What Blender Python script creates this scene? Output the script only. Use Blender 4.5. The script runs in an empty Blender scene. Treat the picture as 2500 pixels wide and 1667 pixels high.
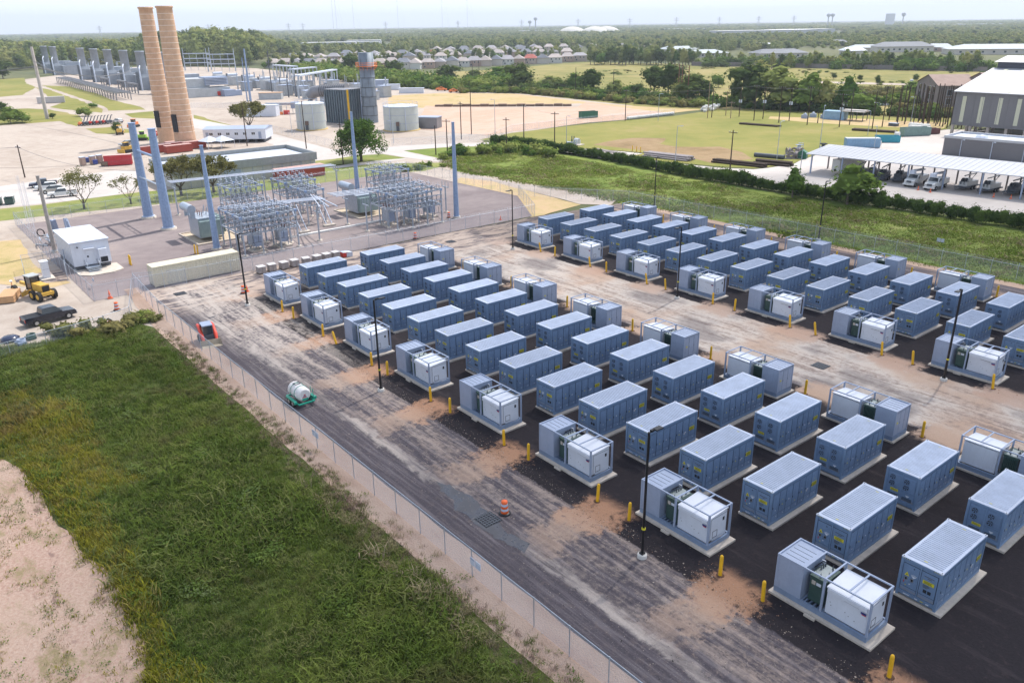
import bpy, bmesh, math, random
import numpy as np
from mathutils import Vector, Matrix, noise as mnoise
from mathutils.geometry import tessellate_polygon
from math import sin, cos, pi, radians, hypot, atan2, sqrt
random.seed(7)
RNG = np.random.default_rng(11)
sc = bpy.context.scene
COL = sc.collection

# ---------------------------------------------------------------- camera
FPX = 1943.86
CAM = Vector((100.909, -43.324, 33.172))
PITCH, YAW, ROLL = 0.379, 2.467, -0.015
_f = Vector((cos(YAW)*cos(PITCH), sin(YAW)*cos(PITCH), -sin(PITCH)))
_r = Vector((sin(YAW), -cos(YAW), 0)); _u = _r.cross(_f)
CR = _r*cos(ROLL) + _u*sin(ROLL); CU = -_r*sin(ROLL) + _u*cos(ROLL); CF = _f
cam = bpy.data.cameras.new('camera'); camo = bpy.data.objects.new('camera', cam); COL.objects.link(camo)
m = Matrix((CR, CU, -CF)).transposed().to_4x4(); m.translation = CAM
camo.matrix_world = m
cam.sensor_width = 36; cam.lens = FPX*36/2500; cam.clip_start = 0.5; cam.clip_end = 30000
sc.camera = camo

# ---------------------------------------------------------------- sky, sun, exposure
SUN_EL, SUN_AZ = radians(57), radians(103)        # direction towards the sun, in the ground plane from +x
sd = Vector((cos(SUN_AZ)*cos(SUN_EL), sin(SUN_AZ)*cos(SUN_EL), sin(SUN_EL)))
world = bpy.data.worlds.new('World'); sc.world = world; world.use_nodes = True
wn = world.node_tree; wn.nodes.clear()
wo = wn.nodes.new('ShaderNodeOutputWorld'); bg = wn.nodes.new('ShaderNodeBackground'); bg.inputs[1].default_value = 0.15
sky = wn.nodes.new('ShaderNodeTexSky'); sky.sky_type = 'NISHITA'; sky.sun_disc = False
sky.sun_elevation = SUN_EL; sky.sun_rotation = pi/2 - SUN_AZ
sky.air_density = 1.0; sky.dust_density = 2.2; sky.ozone_density = 1.0
tc = wn.nodes.new('ShaderNodeTexCoord'); mp = wn.nodes.new('ShaderNodeMapping'); mp.inputs['Scale'].default_value = (1, 1, 5.0)
nz = wn.nodes.new('ShaderNodeTexNoise'); nz.inputs['Scale'].default_value = 3.2; nz.inputs['Detail'].default_value = 9; nz.inputs['Roughness'].default_value = .62
rp = wn.nodes.new('ShaderNodeValToRGB'); rp.color_ramp.elements[0].position = .40; rp.color_ramp.elements[1].position = .70
rp.color_ramp.elements[0].color = (.10, .10, .10, 1); rp.color_ramp.elements[1].color = (.80, .80, .80, 1)
sx = wn.nodes.new('ShaderNodeSeparateXYZ'); wn.links.new(tc.outputs['Generated'], sx.inputs[0])
mr = wn.nodes.new('ShaderNodeMapRange'); mr.interpolation_type = 'SMOOTHSTEP'; mr.inputs[1].default_value = 0; mr.inputs[2].default_value = .55; mr.inputs[3].default_value = .86; mr.inputs[4].default_value = 0.0
wn.links.new(sx.outputs[2], mr.inputs[0]); mxm = wn.nodes.new('ShaderNodeMath'); mxm.operation = 'MAXIMUM'
mx = wn.nodes.new('ShaderNodeMixRGB'); mx.inputs[2].default_value = (6.3, 6.75, 7.3, 1)      # thin high cloud over the blue
wn.links.new(tc.outputs['Generated'], mp.inputs[0]); wn.links.new(mp.outputs[0], nz.inputs['Vector']); wn.links.new(nz.outputs[0], rp.inputs[0])
wn.links.new(rp.outputs[0], mxm.inputs[0]); wn.links.new(mr.outputs[0], mxm.inputs[1]); wn.links.new(mxm.outputs[0], mx.inputs[0]); wn.links.new(sky.outputs[0], mx.inputs[1]); wn.links.new(mx.outputs[0], bg.inputs[0]); wn.links.new(bg.outputs[0], wo.inputs[0])
sun = bpy.data.lights.new('sun', 'SUN'); sun.energy = 3.6; sun.angle = radians(0.6); sun.color = (1, .955, .88)
suno = bpy.data.objects.new('sun', sun); COL.objects.link(suno)
suno.rotation_euler = (-sd).to_track_quat('-Z', 'Y').to_euler()
sc.view_settings.view_transform = 'Standard'; sc.view_settings.look = 'None'; sc.view_settings.gamma = 1
sc.view_settings.exposure = 0.56; sc.view_settings.use_curve_mapping = False
sc.render.engine = 'CYCLES'
cy = sc.cycles
cy.max_bounces = 6; cy.diffuse_bounces = 3; cy.glossy_bounces = 2; cy.transmission_bounces = 2; cy.transparent_max_bounces = 48; cy.volume_bounces = 0
cy.use_denoising = True

# ---------------------------------------------------------------- picture point -> place on the ground (camera calibration, used once to measure the site)
def un(x, y, z=0.0):
    d = CF + CR*((x-1250)/FPX) + CU*((833.5-y)/FPX); t = (z-CAM.z)/d.z
    q = CAM + d*t; return (q.x, q.y)
def rg(ox, oy, s=3.7333):
    return lambda a, b, z=0.0: un(ox+a/s, oy+b/s, z)
R1, R2, R3, R4 = rg(0, 0), rg(625, 0), rg(1250, 0), rg(1875, 0)
R5, R6, R7, R8 = rg(0, 400), rg(625, 400), rg(1250, 400), rg(1875, 400)
S2, S6 = rg(625, 820), rg(625, 1240)
DD = lambda a, b, z=0.0: un(a*1.06293, b*1.06293, z)

# ---------------------------------------------------------------- mesh builder
class MB:
    def __init__(s): s.v = []; s.f = []; s.m = []; s.sm = []
    def add(s, vs, fs, mi=0, smooth=False, xf=None):
        n = len(s.v)
        if xf is not None: vs = [tuple(xf @ Vector(p)) for p in vs]
        s.v.extend(vs); s.f.extend([tuple(i+n for i in f) for f in fs]); s.m.extend([mi]*len(fs)); s.sm.extend([smooth]*len(fs)); return s
    def box(s, x0, x1, y0, y1, z0, z1, mi=0, xf=None):
        return s.add([(x0,y0,z0),(x1,y0,z0),(x1,y1,z0),(x0,y1,z0),(x0,y0,z1),(x1,y0,z1),(x1,y1,z1),(x0,y1,z1)],
                     [(0,3,2,1),(4,5,6,7),(0,1,5,4),(1,2,6,5),(2,3,7,6),(3,0,4,7)], mi, False, xf)
    def bx(s, c, sz, rz=0, mi=0, rx=0, ry=0):
        xf = Matrix.Translation(c) @ Matrix.Rotation(rz, 4, 'Z') @ Matrix.Rotation(ry, 4, 'Y') @ Matrix.Rotation(rx, 4, 'X')
        return s.box(-sz[0]/2, sz[0]/2, -sz[1]/2, sz[1]/2, -sz[2]/2, sz[2]/2, mi, xf)
    def tube(s, pts, r, n=6, mi=0, caps=True, smooth=True):
        pts = [Vector(p) for p in pts]; k = len(pts); rs = r if isinstance(r, (list, tuple)) else [r]*k
        vs = []; fs = []
        for i, p in enumerate(pts):
            d = (pts[min(i+1, k-1)] - pts[max(i-1, 0)]); d = d.normalized() if d.length > 1e-9 else Vector((0,0,1))
            a = d.cross(Vector((0,0,1)) if abs(d.z) < .9 else Vector((1,0,0))).normalized(); b = d.cross(a)
            for j in range(n):
                t = 2*pi*j/n; vs.append(tuple(p + (a*cos(t) + b*sin(t))*rs[i]))
        for i in range(k-1):
            for j in range(n):
                j2 = (j+1) % n; fs.append((i*n+j, i*n+j2, (i+1)*n+j2, (i+1)*n+j))
        s.add(vs, fs, mi, smooth)
        if caps:
            s.add(vs[:n], [tuple(range(n-1, -1, -1))], mi); s.add(vs[-n:], [tuple(range(n))], mi)
        return s
    def cyl(s, x, y, z0, z1, r0, r1=None, n=12, mi=0): return s.tube([(x,y,z0),(x,y,z1)], [r0, r0 if r1 is None else r1], n, mi)
    def lathe(s, prof, n=16, mi=0, c=(0,0,0), smooth=True):
        vs = []; fs = []
        for r, z in prof:
            for j in range(n): t = 2*pi*j/n; vs.append((c[0]+r*cos(t), c[1]+r*sin(t), c[2]+z))
        for i in range(len(prof)-1):
            for j in range(n): j2 = (j+1) % n; fs.append((i*n+j, i*n+j2, (i+1)*n+j2, (i+1)*n+j))
        return s.add(vs, fs, mi, smooth)
    def prism(s, poly, z0, z1, mi=0, xf=None):
        n = len(poly); vs = [(x,y,z0) for x,y in poly] + [(x,y,z1) for x,y in poly]
        a = sum(poly[i][0]*poly[(i+1)%n][1]-poly[(i+1)%n][0]*poly[i][1] for i in range(n))
        fs = [tuple(range(n-1,-1,-1)), tuple(range(n, 2*n))] + [(i,(i+1)%n,n+(i+1)%n,n+i) for i in range(n)]
        if a < 0: fs = [tuple(reversed(f)) for f in fs]
        return s.add(vs, fs, mi, False, xf)
    def quad(s, a, b, c, d, mi=0): return s.add([a,b,c,d], [(0,1,2,3)], mi)
    def build(s, name, mats, parent=None, loc=None, rz=None):
        me = mesh(s, name, mats); o = bpy.data.objects.new(name, me); COL.objects.link(o)
        if parent is not None: o.parent = parent
        if loc is not None: o.location = loc
        if rz is not None: o.rotation_euler.z = rz
        return o
def mesh(s, name, mats):
    me = bpy.data.meshes.new(name); me.from_pydata(s.v, [], s.f)
    for mm in (mats if isinstance(mats, (list, tuple)) else [mats]): me.materials.append(mm)
    if s.m: me.polygons.foreach_set('material_index', s.m); me.polygons.foreach_set('use_smooth', s.sm)
    me.update(); return me
def put(me, name, parent=None, loc=None, rot=None, scale=None):
    o = bpy.data.objects.new(name, me); COL.objects.link(o)
    if parent is not None: o.parent = parent
    if loc is not None: o.location = loc
    if rot is not None: o.rotation_euler = rot
    if scale is not None: o.scale = scale
    return o
def tag(o, label=None, cat=None, group=None, kind=None):
    if label: o['label'] = label
    if cat: o['category'] = cat
    if group: o['group'] = group
    if kind: o['kind'] = kind
    return o
def E(name, loc, rz, label, cat, group=None):
    o = bpy.data.objects.new(name, None); COL.objects.link(o); o.location = (loc[0], loc[1], loc[2] if len(loc) > 2 else 0); o.rotation_euler.z = rz
    o.empty_display_size = .2
    return tag(o, label, cat, group)
def kids(o): return list(o.children)
def dup(o, loc=None, rz=None, label=None, parent=None, scale=None):
    c = o.copy(); COL.objects.link(c)
    if parent is not None: c.parent = parent
    if loc is not None: c.location = (loc[0], loc[1], loc[2] if len(loc) > 2 else 0)
    if rz is not None: c.rotation_euler.z = rz
    if label: c['label'] = label
    if scale is not None: c.scale = scale if isinstance(scale, (tuple, list)) else (scale,)*3
    for ch in kids(o): dup(ch, parent=c)
    return c
def ordw(n):
    a = ['first','second','third','fourth','fifth','sixth','seventh','eighth','ninth','tenth','eleventh','twelfth','thirteenth','fourteenth','fifteenth','sixteenth','seventeenth','eighteenth','nineteenth']
    t_ = ['','','twenty','thirty','forty','fifty','sixty','seventy','eighty','ninety']; tt = ['','','twentieth','thirtieth','fortieth','fiftieth','sixtieth','seventieth','eightieth','ninetieth']
    if n <= 19: return a[n-1]
    if n < 100: return tt[n//10] if n % 10 == 0 else t_[n//10]+'-'+a[n % 10-1]
    return ('one' if n < 200 else 'two')+' hundred and '+(ordw(n % 100) if n % 100 else 'zero')
ORD = ['first','second','third','fourth','fifth','sixth','seventh','eighth','ninth','tenth','eleventh','twelfth','thirteenth','fourteenth','fifteenth','sixteenth','seventeenth','eighteenth','nineteenth','twentieth']

# ---------------------------------------------------------------- node helpers
class NT:
    def __init__(s, name):
        s.mat = bpy.data.materials.new(name); s.mat.use_nodes = True; s.t = s.mat.node_tree; s.t.nodes.clear()
        s.out = s.t.nodes.new('ShaderNodeOutputMaterial'); s._pos = None
    def n(s, t, **kw):
        nd = s.t.nodes.new(t)
        for k, v in kw.items(): setattr(nd, k, v)
        return nd
    def lk(s, a, b): s.t.links.new(a, b)
    def val(s, sock, v):
        if isinstance(v, (int, float)): sock.default_value = v
        elif isinstance(v, (tuple, list)): sock.default_value = (tuple(v)+(1,))[:len(sock.default_value)] if len(sock.default_value) == 4 else tuple(v)
        else: s.lk(v, sock)
    def math(s, op, a, b=0.0, c=None, clamp=False):
        nd = s.n('ShaderNodeMath', operation=op, use_clamp=clamp); s.val(nd.inputs[0], a); s.val(nd.inputs[1], b)
        if c is not None: s.val(nd.inputs[2], c)
        return nd.outputs[0]
    def pos(s):
        if s._pos is None: s._pos = s.n('ShaderNodeNewGeometry').outputs['Position']
        return s._pos
    def xyz(s, v=None):
        nd = s.n('ShaderNodeSeparateXYZ'); s.lk(v or s.pos(), nd.inputs[0]); return nd.outputs
    def obj(s): return s.n('ShaderNodeTexCoord').outputs['Object']
    def scl(s, v, k, loc=(0,0,0)):
        nd = s.n('ShaderNodeMapping'); s.lk(v, nd.inputs[0]); nd.inputs['Scale'].default_value = k; nd.inputs['Location'].default_value = loc; return nd.outputs[0]
    def noise(s, scale, detail=5, rough=.55, vec=None, dist=0.0, col=False):
        nd = s.n('ShaderNodeTexNoise'); nd.inputs['Scale'].default_value = scale; nd.inputs['Detail'].default_value = detail
        nd.inputs['Roughness'].default_value = rough; nd.inputs['Distortion'].default_value = dist
        s.lk(vec or s.pos(), nd.inputs['Vector']); return nd.outputs[1 if col else 0]
    def ss(s, x, a, b, lo=0.0, hi=1.0):
        nd = s.n('ShaderNodeMapRange', interpolation_type='SMOOTHSTEP'); s.val(nd.inputs[0], x); s.val(nd.inputs[1], a); s.val(nd.inputs[2], b)
        nd.inputs[3].default_value = lo; nd.inputs[4].default_value = hi; return nd.outputs[0]
    def band(s, x, a, b, soft): return s.math('MULTIPLY', s.ss(x, a-soft, a+soft), s.ss(x, b-soft, b+soft, 1.0, 0.0))
    def mix(s, f, a, b):
        nd = s.n('ShaderNodeMixRGB'); s.val(nd.inputs[0], f); s.val(nd.inputs[1], a); s.val(nd.inputs[2], b); return nd.outputs[0]
    def bump(s, h, strength=.4, dist=.05):
        nd = s.n('ShaderNodeBump'); nd.inputs['Strength'].default_value = strength; nd.inputs['Distance'].default_value = dist; s.lk(h, nd.inputs['Height']); return nd.outputs[0]
    def pbr(s, col, rough=.8, metal=0.0, nrm=None, spec=.3, tint=None):
        p = s.n('ShaderNodeBsdfPrincipled'); s.val(p.inputs['Base Color'], col); s.val(p.inputs['Roughness'], rough); p.inputs['Metallic'].default_value = metal
        p.inputs['Specular IOR Level'].default_value = spec
        if nrm is not None: s.lk(nrm, p.inputs['Normal'])
        s.lk(p.outputs[0], s.out.inputs[0]); return p
MC = {}
def M(name, col, rough=.6, metal=0.0, var=.12, scale=1.5, bump=0.0, spec=.4, dirt=None, dz=0.5):
    """plain painted / metal / concrete surface: base colour with uneven wear"""
    if name in MC: return MC[name]
    t = NT(name); v = t.obj(); oi = t.n('ShaderNodeObjectInfo')
    w = t.n('ShaderNodeVectorMath', operation='ADD'); t.lk(v, w.inputs[0])
    mu = t.math('MULTIPLY', oi.outputs['Random'], 50.0); t.lk(mu, w.inputs[1]); w = w.outputs[0]
    n1 = t.noise(scale, 6, .6, w); n2 = t.noise(scale*9, 3, .6, w)
    f = t.math('ADD', t.math('MULTIPLY', n1, .7), t.math('MULTIPLY', n2, .3))
    c = t.mix(t.ss(f, .3, .7), [x*(1-var) for x in col], [min(1, x*(1+var)) for x in col])
    k = t.math('MULTIPLY_ADD', oi.outputs['Random'], .10, .95)
    h = t.n('ShaderNodeHueSaturation'); t.lk(c, h.inputs['Color']); t.lk(k, h.inputs['Value']); c = h.outputs[0]
    sk_ = t.noise(1.0, 5, .6, t.scl(w, (5, 5, .35))); c = t.mix(t.math('MULTIPLY', t.ss(sk_, .52, .72), min(.45, var*2.2)), c, [x*.62 for x in col])
    if dirt:
        z = t.xyz(v)[2]; g = t.math('MULTIPLY', t.ss(t.math('ADD', z, t.math('MULTIPLY', n1, dz)), dz*.4, dz*1.5, 1, 0), .6); c = t.mix(g, c, dirt)
    nr = t.bump(n2, bump, .02) if bump else None
    t.pbr(c, rough, metal, nr, spec); MC[name] = t.mat; return t.mat

# ================================================================ ground materials
def ground_mat(name, stops, s1=.05, s2=.6, s3=6, rough=.95, bump=.35, bdist=.05, stretch=None, speck=None, w=(.5, .3, .2), lo=.34, hi=.66):
    """natural ground: three scales of noise through a colour ramp"""
    t = NT(name); v = t.pos()
    if stretch: v = t.scl(v, stretch)
    n1 = t.noise(s1, 5, .6, v, .6); n2 = t.noise(s2, 6, .62, v, .3); n3 = t.noise(s3, 5, .65)
    f = t.math('ADD', t.math('ADD', t.math('MULTIPLY', n1, w[0]), t.math('MULTIPLY', n2, w[1])), t.math('MULTIPLY', n3, w[2]))
    r = t.n('ShaderNodeValToRGB'); cr = r.color_ramp; k = len(stops)
    for i, c in enumerate(stops):
        p = lo + (hi-lo)*i/(k-1)
        e = cr.elements[i] if i < 2 else cr.elements.new(p)
        e.position = p; e.color = tuple(c)+(1,)
    for i, e in enumerate(cr.elements): e.position = lo + (hi-lo)*i/(k-1); e.color = tuple(stops[i])+(1,)
    t.lk(f, r.inputs[0]); c = r.outputs[0]
    if speck:
        vn = t.n('ShaderNodeTexVoronoi'); vn.inputs['Scale'].default_value = speck[1]; t.lk(t.pos(), vn.inputs['Vector'])
        c = t.mix(t.math('MULTIPLY', t.ss(vn.outputs['Distance'], .1, .25, 1, 0), speck[2]), c, speck[0])
    t.pbr(c, rough, 0, t.bump(n3, bump, bdist), .15); return t.mat
G_EARTH = ground_mat('pale_gravel', [(.27,.215,.17),(.36,.30,.255),(.43,.37,.32),(.32,.26,.21)], .03, .35, 4)
G_FAR = ground_mat('far_land', [(.06,.075,.035),(.10,.11,.05),(.17,.16,.08)], .004, .03, .3, bump=0)
G_MEADOW = ground_mat('meadow', [(.105,.12,.034),(.165,.165,.05),(.235,.21,.07),(.31,.25,.11),(.18,.175,.058)], .011, .06, .8, stretch=(1,1,1), bump=.9, bdist=.5)
G_LAWN = ground_mat('mown_grass', [(.11,.155,.04),(.165,.20,.05),(.23,.235,.075),(.30,.26,.11)], .04, .4, 5, bump=.5, bdist=.06)
G_FIELD = ground_mat('field_grass', [(.13,.145,.032),(.18,.185,.045),(.235,.215,.062),(.29,.23,.10)], .02, .15, 2, bump=.5, bdist=.1)
G_BAND = ground_mat('rough_grass', [(.10,.15,.03),(.14,.19,.04),(.185,.22,.05),(.26,.235,.10),(.36,.29,.19)], .05, .3, 2.5, bump=.8, bdist=.2, lo=.38, hi=.72)
G_WEED = ground_mat('green_weeds', [(.05,.08,.018),(.075,.105,.024),(.11,.13,.035),(.08,.095,.03)], .07, .4, 3, bump=1, bdist=.3)
G_DRY = ground_mat('dry_grass', [(.40,.27,.15),(.47,.34,.20),(.40,.31,.15),(.27,.24,.09)], .08, .5, 4, bump=.6, bdist=.1)
G_BROWN = ground_mat('brown_grass', [(.17,.12,.06),(.24,.165,.085),(.30,.21,.12),(.19,.165,.055)], .06, .3, 2, bump=.7, bdist=.2)
G_DIRT = ground_mat('orange_dirt', [(.40,.27,.20),(.49,.36,.285),(.44,.30,.22),(.53,.42,.345)], .04, .3, 3, stretch=(1,.5,1))
G_CONC = ground_mat('concrete', [(.38,.345,.32),(.46,.42,.395),(.51,.475,.45)], .05, .5, 5, rough=.85, bump=.1)
G_WATER = None
t = NT('pond_water'); n_ = t.noise(.6, 3); t.pbr((.05,.07,.075), .06, 0, t.bump(n_, .05, .1), .5); G_WATER = t.mat
G_SUBYARD = ground_mat('substation_gravel', [(.15,.12,.12),(.20,.165,.165),(.25,.21,.205),(.33,.27,.24)], .06, .5, 9, bump=.4, speck=((.34,.30,.30), 5, .35), stretch=(1,.6,1))
G_SAND = ground_mat('sandy_track', [(.27,.165,.125),(.40,.28,.215),(.47,.35,.28),(.30,.19,.14)], .12, .9, 8, bump=.8, bdist=.12, stretch=(.35,1,1))

# the yard around the containers: asphalt, dust and dirt laid in bands parallel to the fence, ragged by noise
t = NT('site_yard')
X, Y, Z = t.xyz()
st = t.scl(t.pos(), (.13, 1, 1)); nA = t.noise(.10, 4, .55); nS = t.noise(.75, 10, .70, st, .5); nM = t.noise(.45, 10, .70, None, .6); nF = t.noise(7, 6, .75); nT = t.noise(2.6, 6, .65, t.scl(t.pos(), (.05, 1, 1))); nB = t.noise(1.7, 8, .75, None, .3)
vo = t.n('ShaderNodeTexVoronoi'); vo.inputs['Scale'].default_value = 7; t.lk(t.pos(), vo.inputs['Vector']); peb = t.ss(vo.outputs['Distance'], .12, .30, 1, 0)
Yw = t.math('ADD', Y, t.math('MULTIPLY_ADD', nM, 3.0, -1.5))
asp = t.mix(nF, (.036,.030,.037), (.105,.092,.105)); asp = t.mix(t.math('MULTIPLY', t.ss(nT, .44, .66), .8), asp, (.165,.145,.155)); asp = t.mix(t.math('MULTIPLY', t.ss(nB, .5, .66), .4), asp, (.17,.135,.12))
fresh = t.mix(nF, (.010,.008,.010), (.034,.029,.034)); fresh = t.mix(t.math('MULTIPLY', t.ss(nB, .52, .70), .35), fresh, (.075,.055,.055)); fresh = t.mix(t.math('MULTIPLY', t.ss(nS, .54, .72), .35), fresh, (.085,.07,.075))
pale = t.mix(nF, (.31,.265,.24), (.56,.50,.45)); tan = t.mix(nF, (.30,.20,.145), (.50,.37,.285)); oran = t.mix(nF, (.27,.14,.085), (.46,.27,.17))
c = asp
# lane beside the near fence: tracks, dust and a pale seam
c = t.mix(t.math('MULTIPLY', t.band(Yw, -14.9, -14.0, .3), t.ss(nS, .36, .66, 0, .8)), c, pale)
lf = t.math('ADD', t.math('ADD', t.math('MULTIPLY', nS, .55), t.math('MULTIPLY', nT, .18)), t.math('MULTIPLY', nB, .37))
c = t.mix(t.math('MULTIPLY', t.band(Yw, -13.8, -6.6, 1.5), t.ss(lf, .49, .68, 0, .66)), c, t.mix(nA, pale, tan))
# dirt dug out of the post holes in the gap between one skid and the next
per = t.math('COSINE', t.math('MULTIPLY', t.math('SUBTRACT', X, 10.4), 2*pi/11.2))
def fan(y0, y1, k, thr, soft=.7, pk=.22):
    q = t.math('ADD', t.math('ADD', t.math('MULTIPLY', per, pk), t.math('MULTIPLY', nM, .55)), t.math('MULTIPLY', nB, .45)); return t.math('MULTIPLY', t.band(Yw, y0, y1, soft), t.ss(q, thr, thr+.13, 0, k))
aisle = t.band(Yw, 23.0, 35.6, .6)
ac = t.mix(t.ss(t.math('ADD', t.math('MULTIPLY', nS, .6), t.math('MULTIPLY', nB, .4)), .46, .62), t.mix(t.ss(nA, .30, .55), tan, t.mix(.3, pale, (.55,.49,.43))), t.mix(.4, asp, tan)); ac = t.mix(t.math('MULTIPLY', t.ss(nA, .50, .62), .55), ac, asp)
c = t.mix(aisle, c, ac)
pad1 = t.band(t.math('ADD', Y, t.math('MULTIPLY_ADD', nB, 1.0, -.5)), -8.6, 22.6, .10); c = t.mix(pad1, c, fresh)
pad2 = t.band(t.math('ADD', Y, t.math('MULTIPLY_ADD', nB, .8, -.4)), 34.9, 66.0, .10); c = t.mix(pad2, c, fresh)
c = t.mix(fan(-10.4, -6.0, .9, .56), c, oran); c = t.mix(fan(-13.5, -8.6, .55, .58, 1.2), c, tan)
c = t.mix(fan(21.0, 24.5, .95, .46), c, tan); c = t.mix(fan(33.2, 36.6, .95, .46), c, t.mix(nA, oran, pale)); c = t.mix(fan(64.8, 68, .7, .52), c, tan)
far = t.band(Yw, 66.0, 71.6, .5); c = t.mix(t.math('MULTIPLY', far, t.ss(nS, .48, .62)), c, t.mix(.5, tan, asp))
c = t.mix(t.band(t.math('ADD', Y, t.math('MULTIPLY_ADD', nB, 1, -.5)), 70.9, 73.5, .2), c, tan)
# entrance end of the yard: pale dusty ground crossed by dark wheel tracks
ent = t.math('MULTIPLY', t.ss(t.math('ADD', X, t.math('MULTIPLY', nM, 9)), 1.0, 9.0, 1, 0), t.ss(Y, 22, 58, 1, .35))
vt = t.noise(.6, 9, .70, t.scl(t.pos(), (1, .3, 1)), 1.0)
c = t.mix(ent, c, t.mix(t.ss(vt, .44, .60), t.mix(nA, pale, tan), asp))
w1 = t.math('MULTIPLY', t.band(Yw, -15.5, -7, 1.6), t.ss(t.math('ADD', X, t.math('MULTIPLY', nM, 14)), 20, 46, 1, 0)); c = t.mix(t.math('MULTIPLY', w1, t.ss(lf, .46, .62, 0, .85)), c, pale)
c = t.mix(t.math('MULTIPLY', peb, t.math('MULTIPLY', t.math('SUBTRACT', 1.0, t.math('MAXIMUM', pad1, pad2)), .18)), c, (.40,.36,.34))
t.pbr(c, .93, 0, t.bump(t.math('ADD', nF, t.math('MULTIPLY', nB, 1.2)), .7, .07), .15); G_SITE = t.mat

# ================================================================ ground sheets
def ragged(pts, step, amp, seed=0):
    out = []; n = len(pts)
    for i in range(n):
        a, b = pts[i], pts[(i+1) % n]; d = hypot(b[0]-a[0], b[1]-a[1]); k = max(1, min(60, int(d/step)))
        for j in range(k):
            q = (a[0]+(b[0]-a[0])*j/k, a[1]+(b[1]-a[1])*j/k)
            o = mnoise.noise_vector(Vector((q[0]/step*.7, q[1]/step*.7, seed))); out.append((q[0]+o.x*amp, q[1]+o.y*amp))
    return out
def sheet(name, pts, z, mat, step=0, amp=0, label=None):
    if step: pts = ragged(pts, step, amp, len(name))
    tri = tessellate_polygon([[Vector((x, y, 0)) for x, y in pts]])
    mb = MB(); fs = []
    for a, b, c in tri:
        A, B, C = pts[a], pts[b], pts[c]
        s = (B[0]-A[0])*(C[1]-A[1])-(B[1]-A[1])*(C[0]-A[0]); fs.append((a, b, c) if s > 0 else (a, c, b))
    mb.add([(x, y, z) for x, y in pts], fs); o = mb.build(name, mat); tag(o, label, kind='structure'); return o
sheet('ground', [(-14000,-6000),(4000,-6000),(4000,14000),(-14000,14000)], -.06, G_FAR)
sheet('gravel_ground', [R1(-300,760), R1(230,725), R1(900,640), R1(1400,600), R2(0,625), R2(600,690), R2(1200,785), R2(1950,842), R2(2333,850), R3(620,900), R3(1450,1015), R3(0,1215), (-100,105), (-30,75), (0,-19), (10,-21), un(470,900), un(-100,900), un(-700,600)], -.03, G_EARTH, 20, 3)
sheet('meadow', [un(900,205), un(1000,182), un(1180,172), un(1430,152), un(1700,158), un(2000,166), un(2420,172), un(2700,180), un(2900,330), R4(1650,1110), R4(830,1065), R4(0,1010), R3(1880,995), R3(1475,1020), R3(620,905), R3(0,850), R2(1900,835)], -.02, G_MEADOW, 30, 5)
sheet('dry_field', [R2(1200,875), R2(1700,850), R3(0,855), R3(900,955), R3(1500,990), R3(1720,1000), R3(1480,1030), R3(1000,1000), R3(600,945), R2(1500,985), R2(1220,960)], -.012, G_DRY, 12, 2)
sheet('dirt_lot', [R2(1560,965), R3(0,980), R3(600,975), R3(660,930), R3(1050,985), R3(1400,1030), R3(1030,1090), R3(700,1120), R3(0,1200), R2(2120,1235), R2(1500,1180), R2(1500,1050)], -.008, G_DIRT, 8, 1.5)
sheet('grass_field', [R3(-300,1275), R3(0,1212), R3(700,1130), R3(1030,1098), R3(1475,1060), R3(1880,1000), R4(0,1008), R4(830,1062), R4(1400,1090), R4(1660,1108), R4(1620,1180), R4(1390,1200), R4(1170,1260), R4(1050,1300), R4(620,1355), R4(440,1410), R4(280,1465), R4(240,1488), R4(0,1525), R3(2200,1535), R3(1900,1520), R3(1370,1470), R3(1080,1420), R3(1200,1395), R3(1000,1375), R3(400,1335), R3(150,1282), R3(-200,1282)], -.004, G_FIELD, 10, .6)
sheet('brown_patch', [R3(740,1320), R3(1100,1258), R3(1400,1262), R3(1330,1312), R3(1500,1345), R3(1900,1338), R3(2090,1390), R3(2200,1450), R3(1800,1490), R3(1640,1440), R3(1210,1395), R3(1190,1370), R3(950,1340)], .001, G_BROWN, 5, 1.6)
sheet('bare_patch', [R4(0,1062), R4(400,1075), R4(900,1085), R4(1300,1110), R4(1650,1115), R4(1600,1165), R4(1150,1165), R4(700,1135), R4(300,1112), R4(0,1085)], .001, G_DRY, 8, 2)
sheet('grass_strip', [DD(-160,525), DD(-160,492), DD(0,480), DD(100,470), DD(330,440), DD(380,437), DD(560,404), DD(700,386), DD(800,376), DD(1010,374), DD(1022,380), DD(960,396), DD(800,420), DD(500,458), DD(330,472), DD(100,497)], -.008, G_LAWN, 8, .5)
sheet('lawn', [R2(535,1500), R2(545,1465), R2(900,1422), R2(1150,1406), R2(1360,1440), R2(1000,1490), R2(700,1512)], -.008, G_LAWN, 6, .3)
sheet('lawn_east', [R2(1320,1378), R2(1700,1348), R2(2120,1330), R3(0,1310), R3(400,1400), R3(1200,1500), DD(1760,440), DD(2060,480), DD(2352,517), DD(2600,560), DD(2600,720), DD(2352,662), DD(2000,592), DD(1560,492), DD(1430,470), DD(1380,440), DD(1250,430), DD(1060,398), DD(1030,382), R2(1800,1490), R2(1480,1405)], -.010, G_BAND, 8, 1)
sheet('dry_patch', [DD(1010,432), DD(1060,408), DD(1130,417), DD(1330,470), DD(1230,500), DD(1180,490), DD(1100,455)], -.004, G_DRY, 4, .6)
sheet('gravel_lane', [DD(880,400), DD(1000,391), DD(1060,395), DD(1150,409), DD(1250,428), DD(1420,457), DD(1400,472), DD(1330,468), DD(1130,416), DD(1060,404), DD(1010,409), DD(930,404)], .001, G_EARTH, 6, .5)
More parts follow.
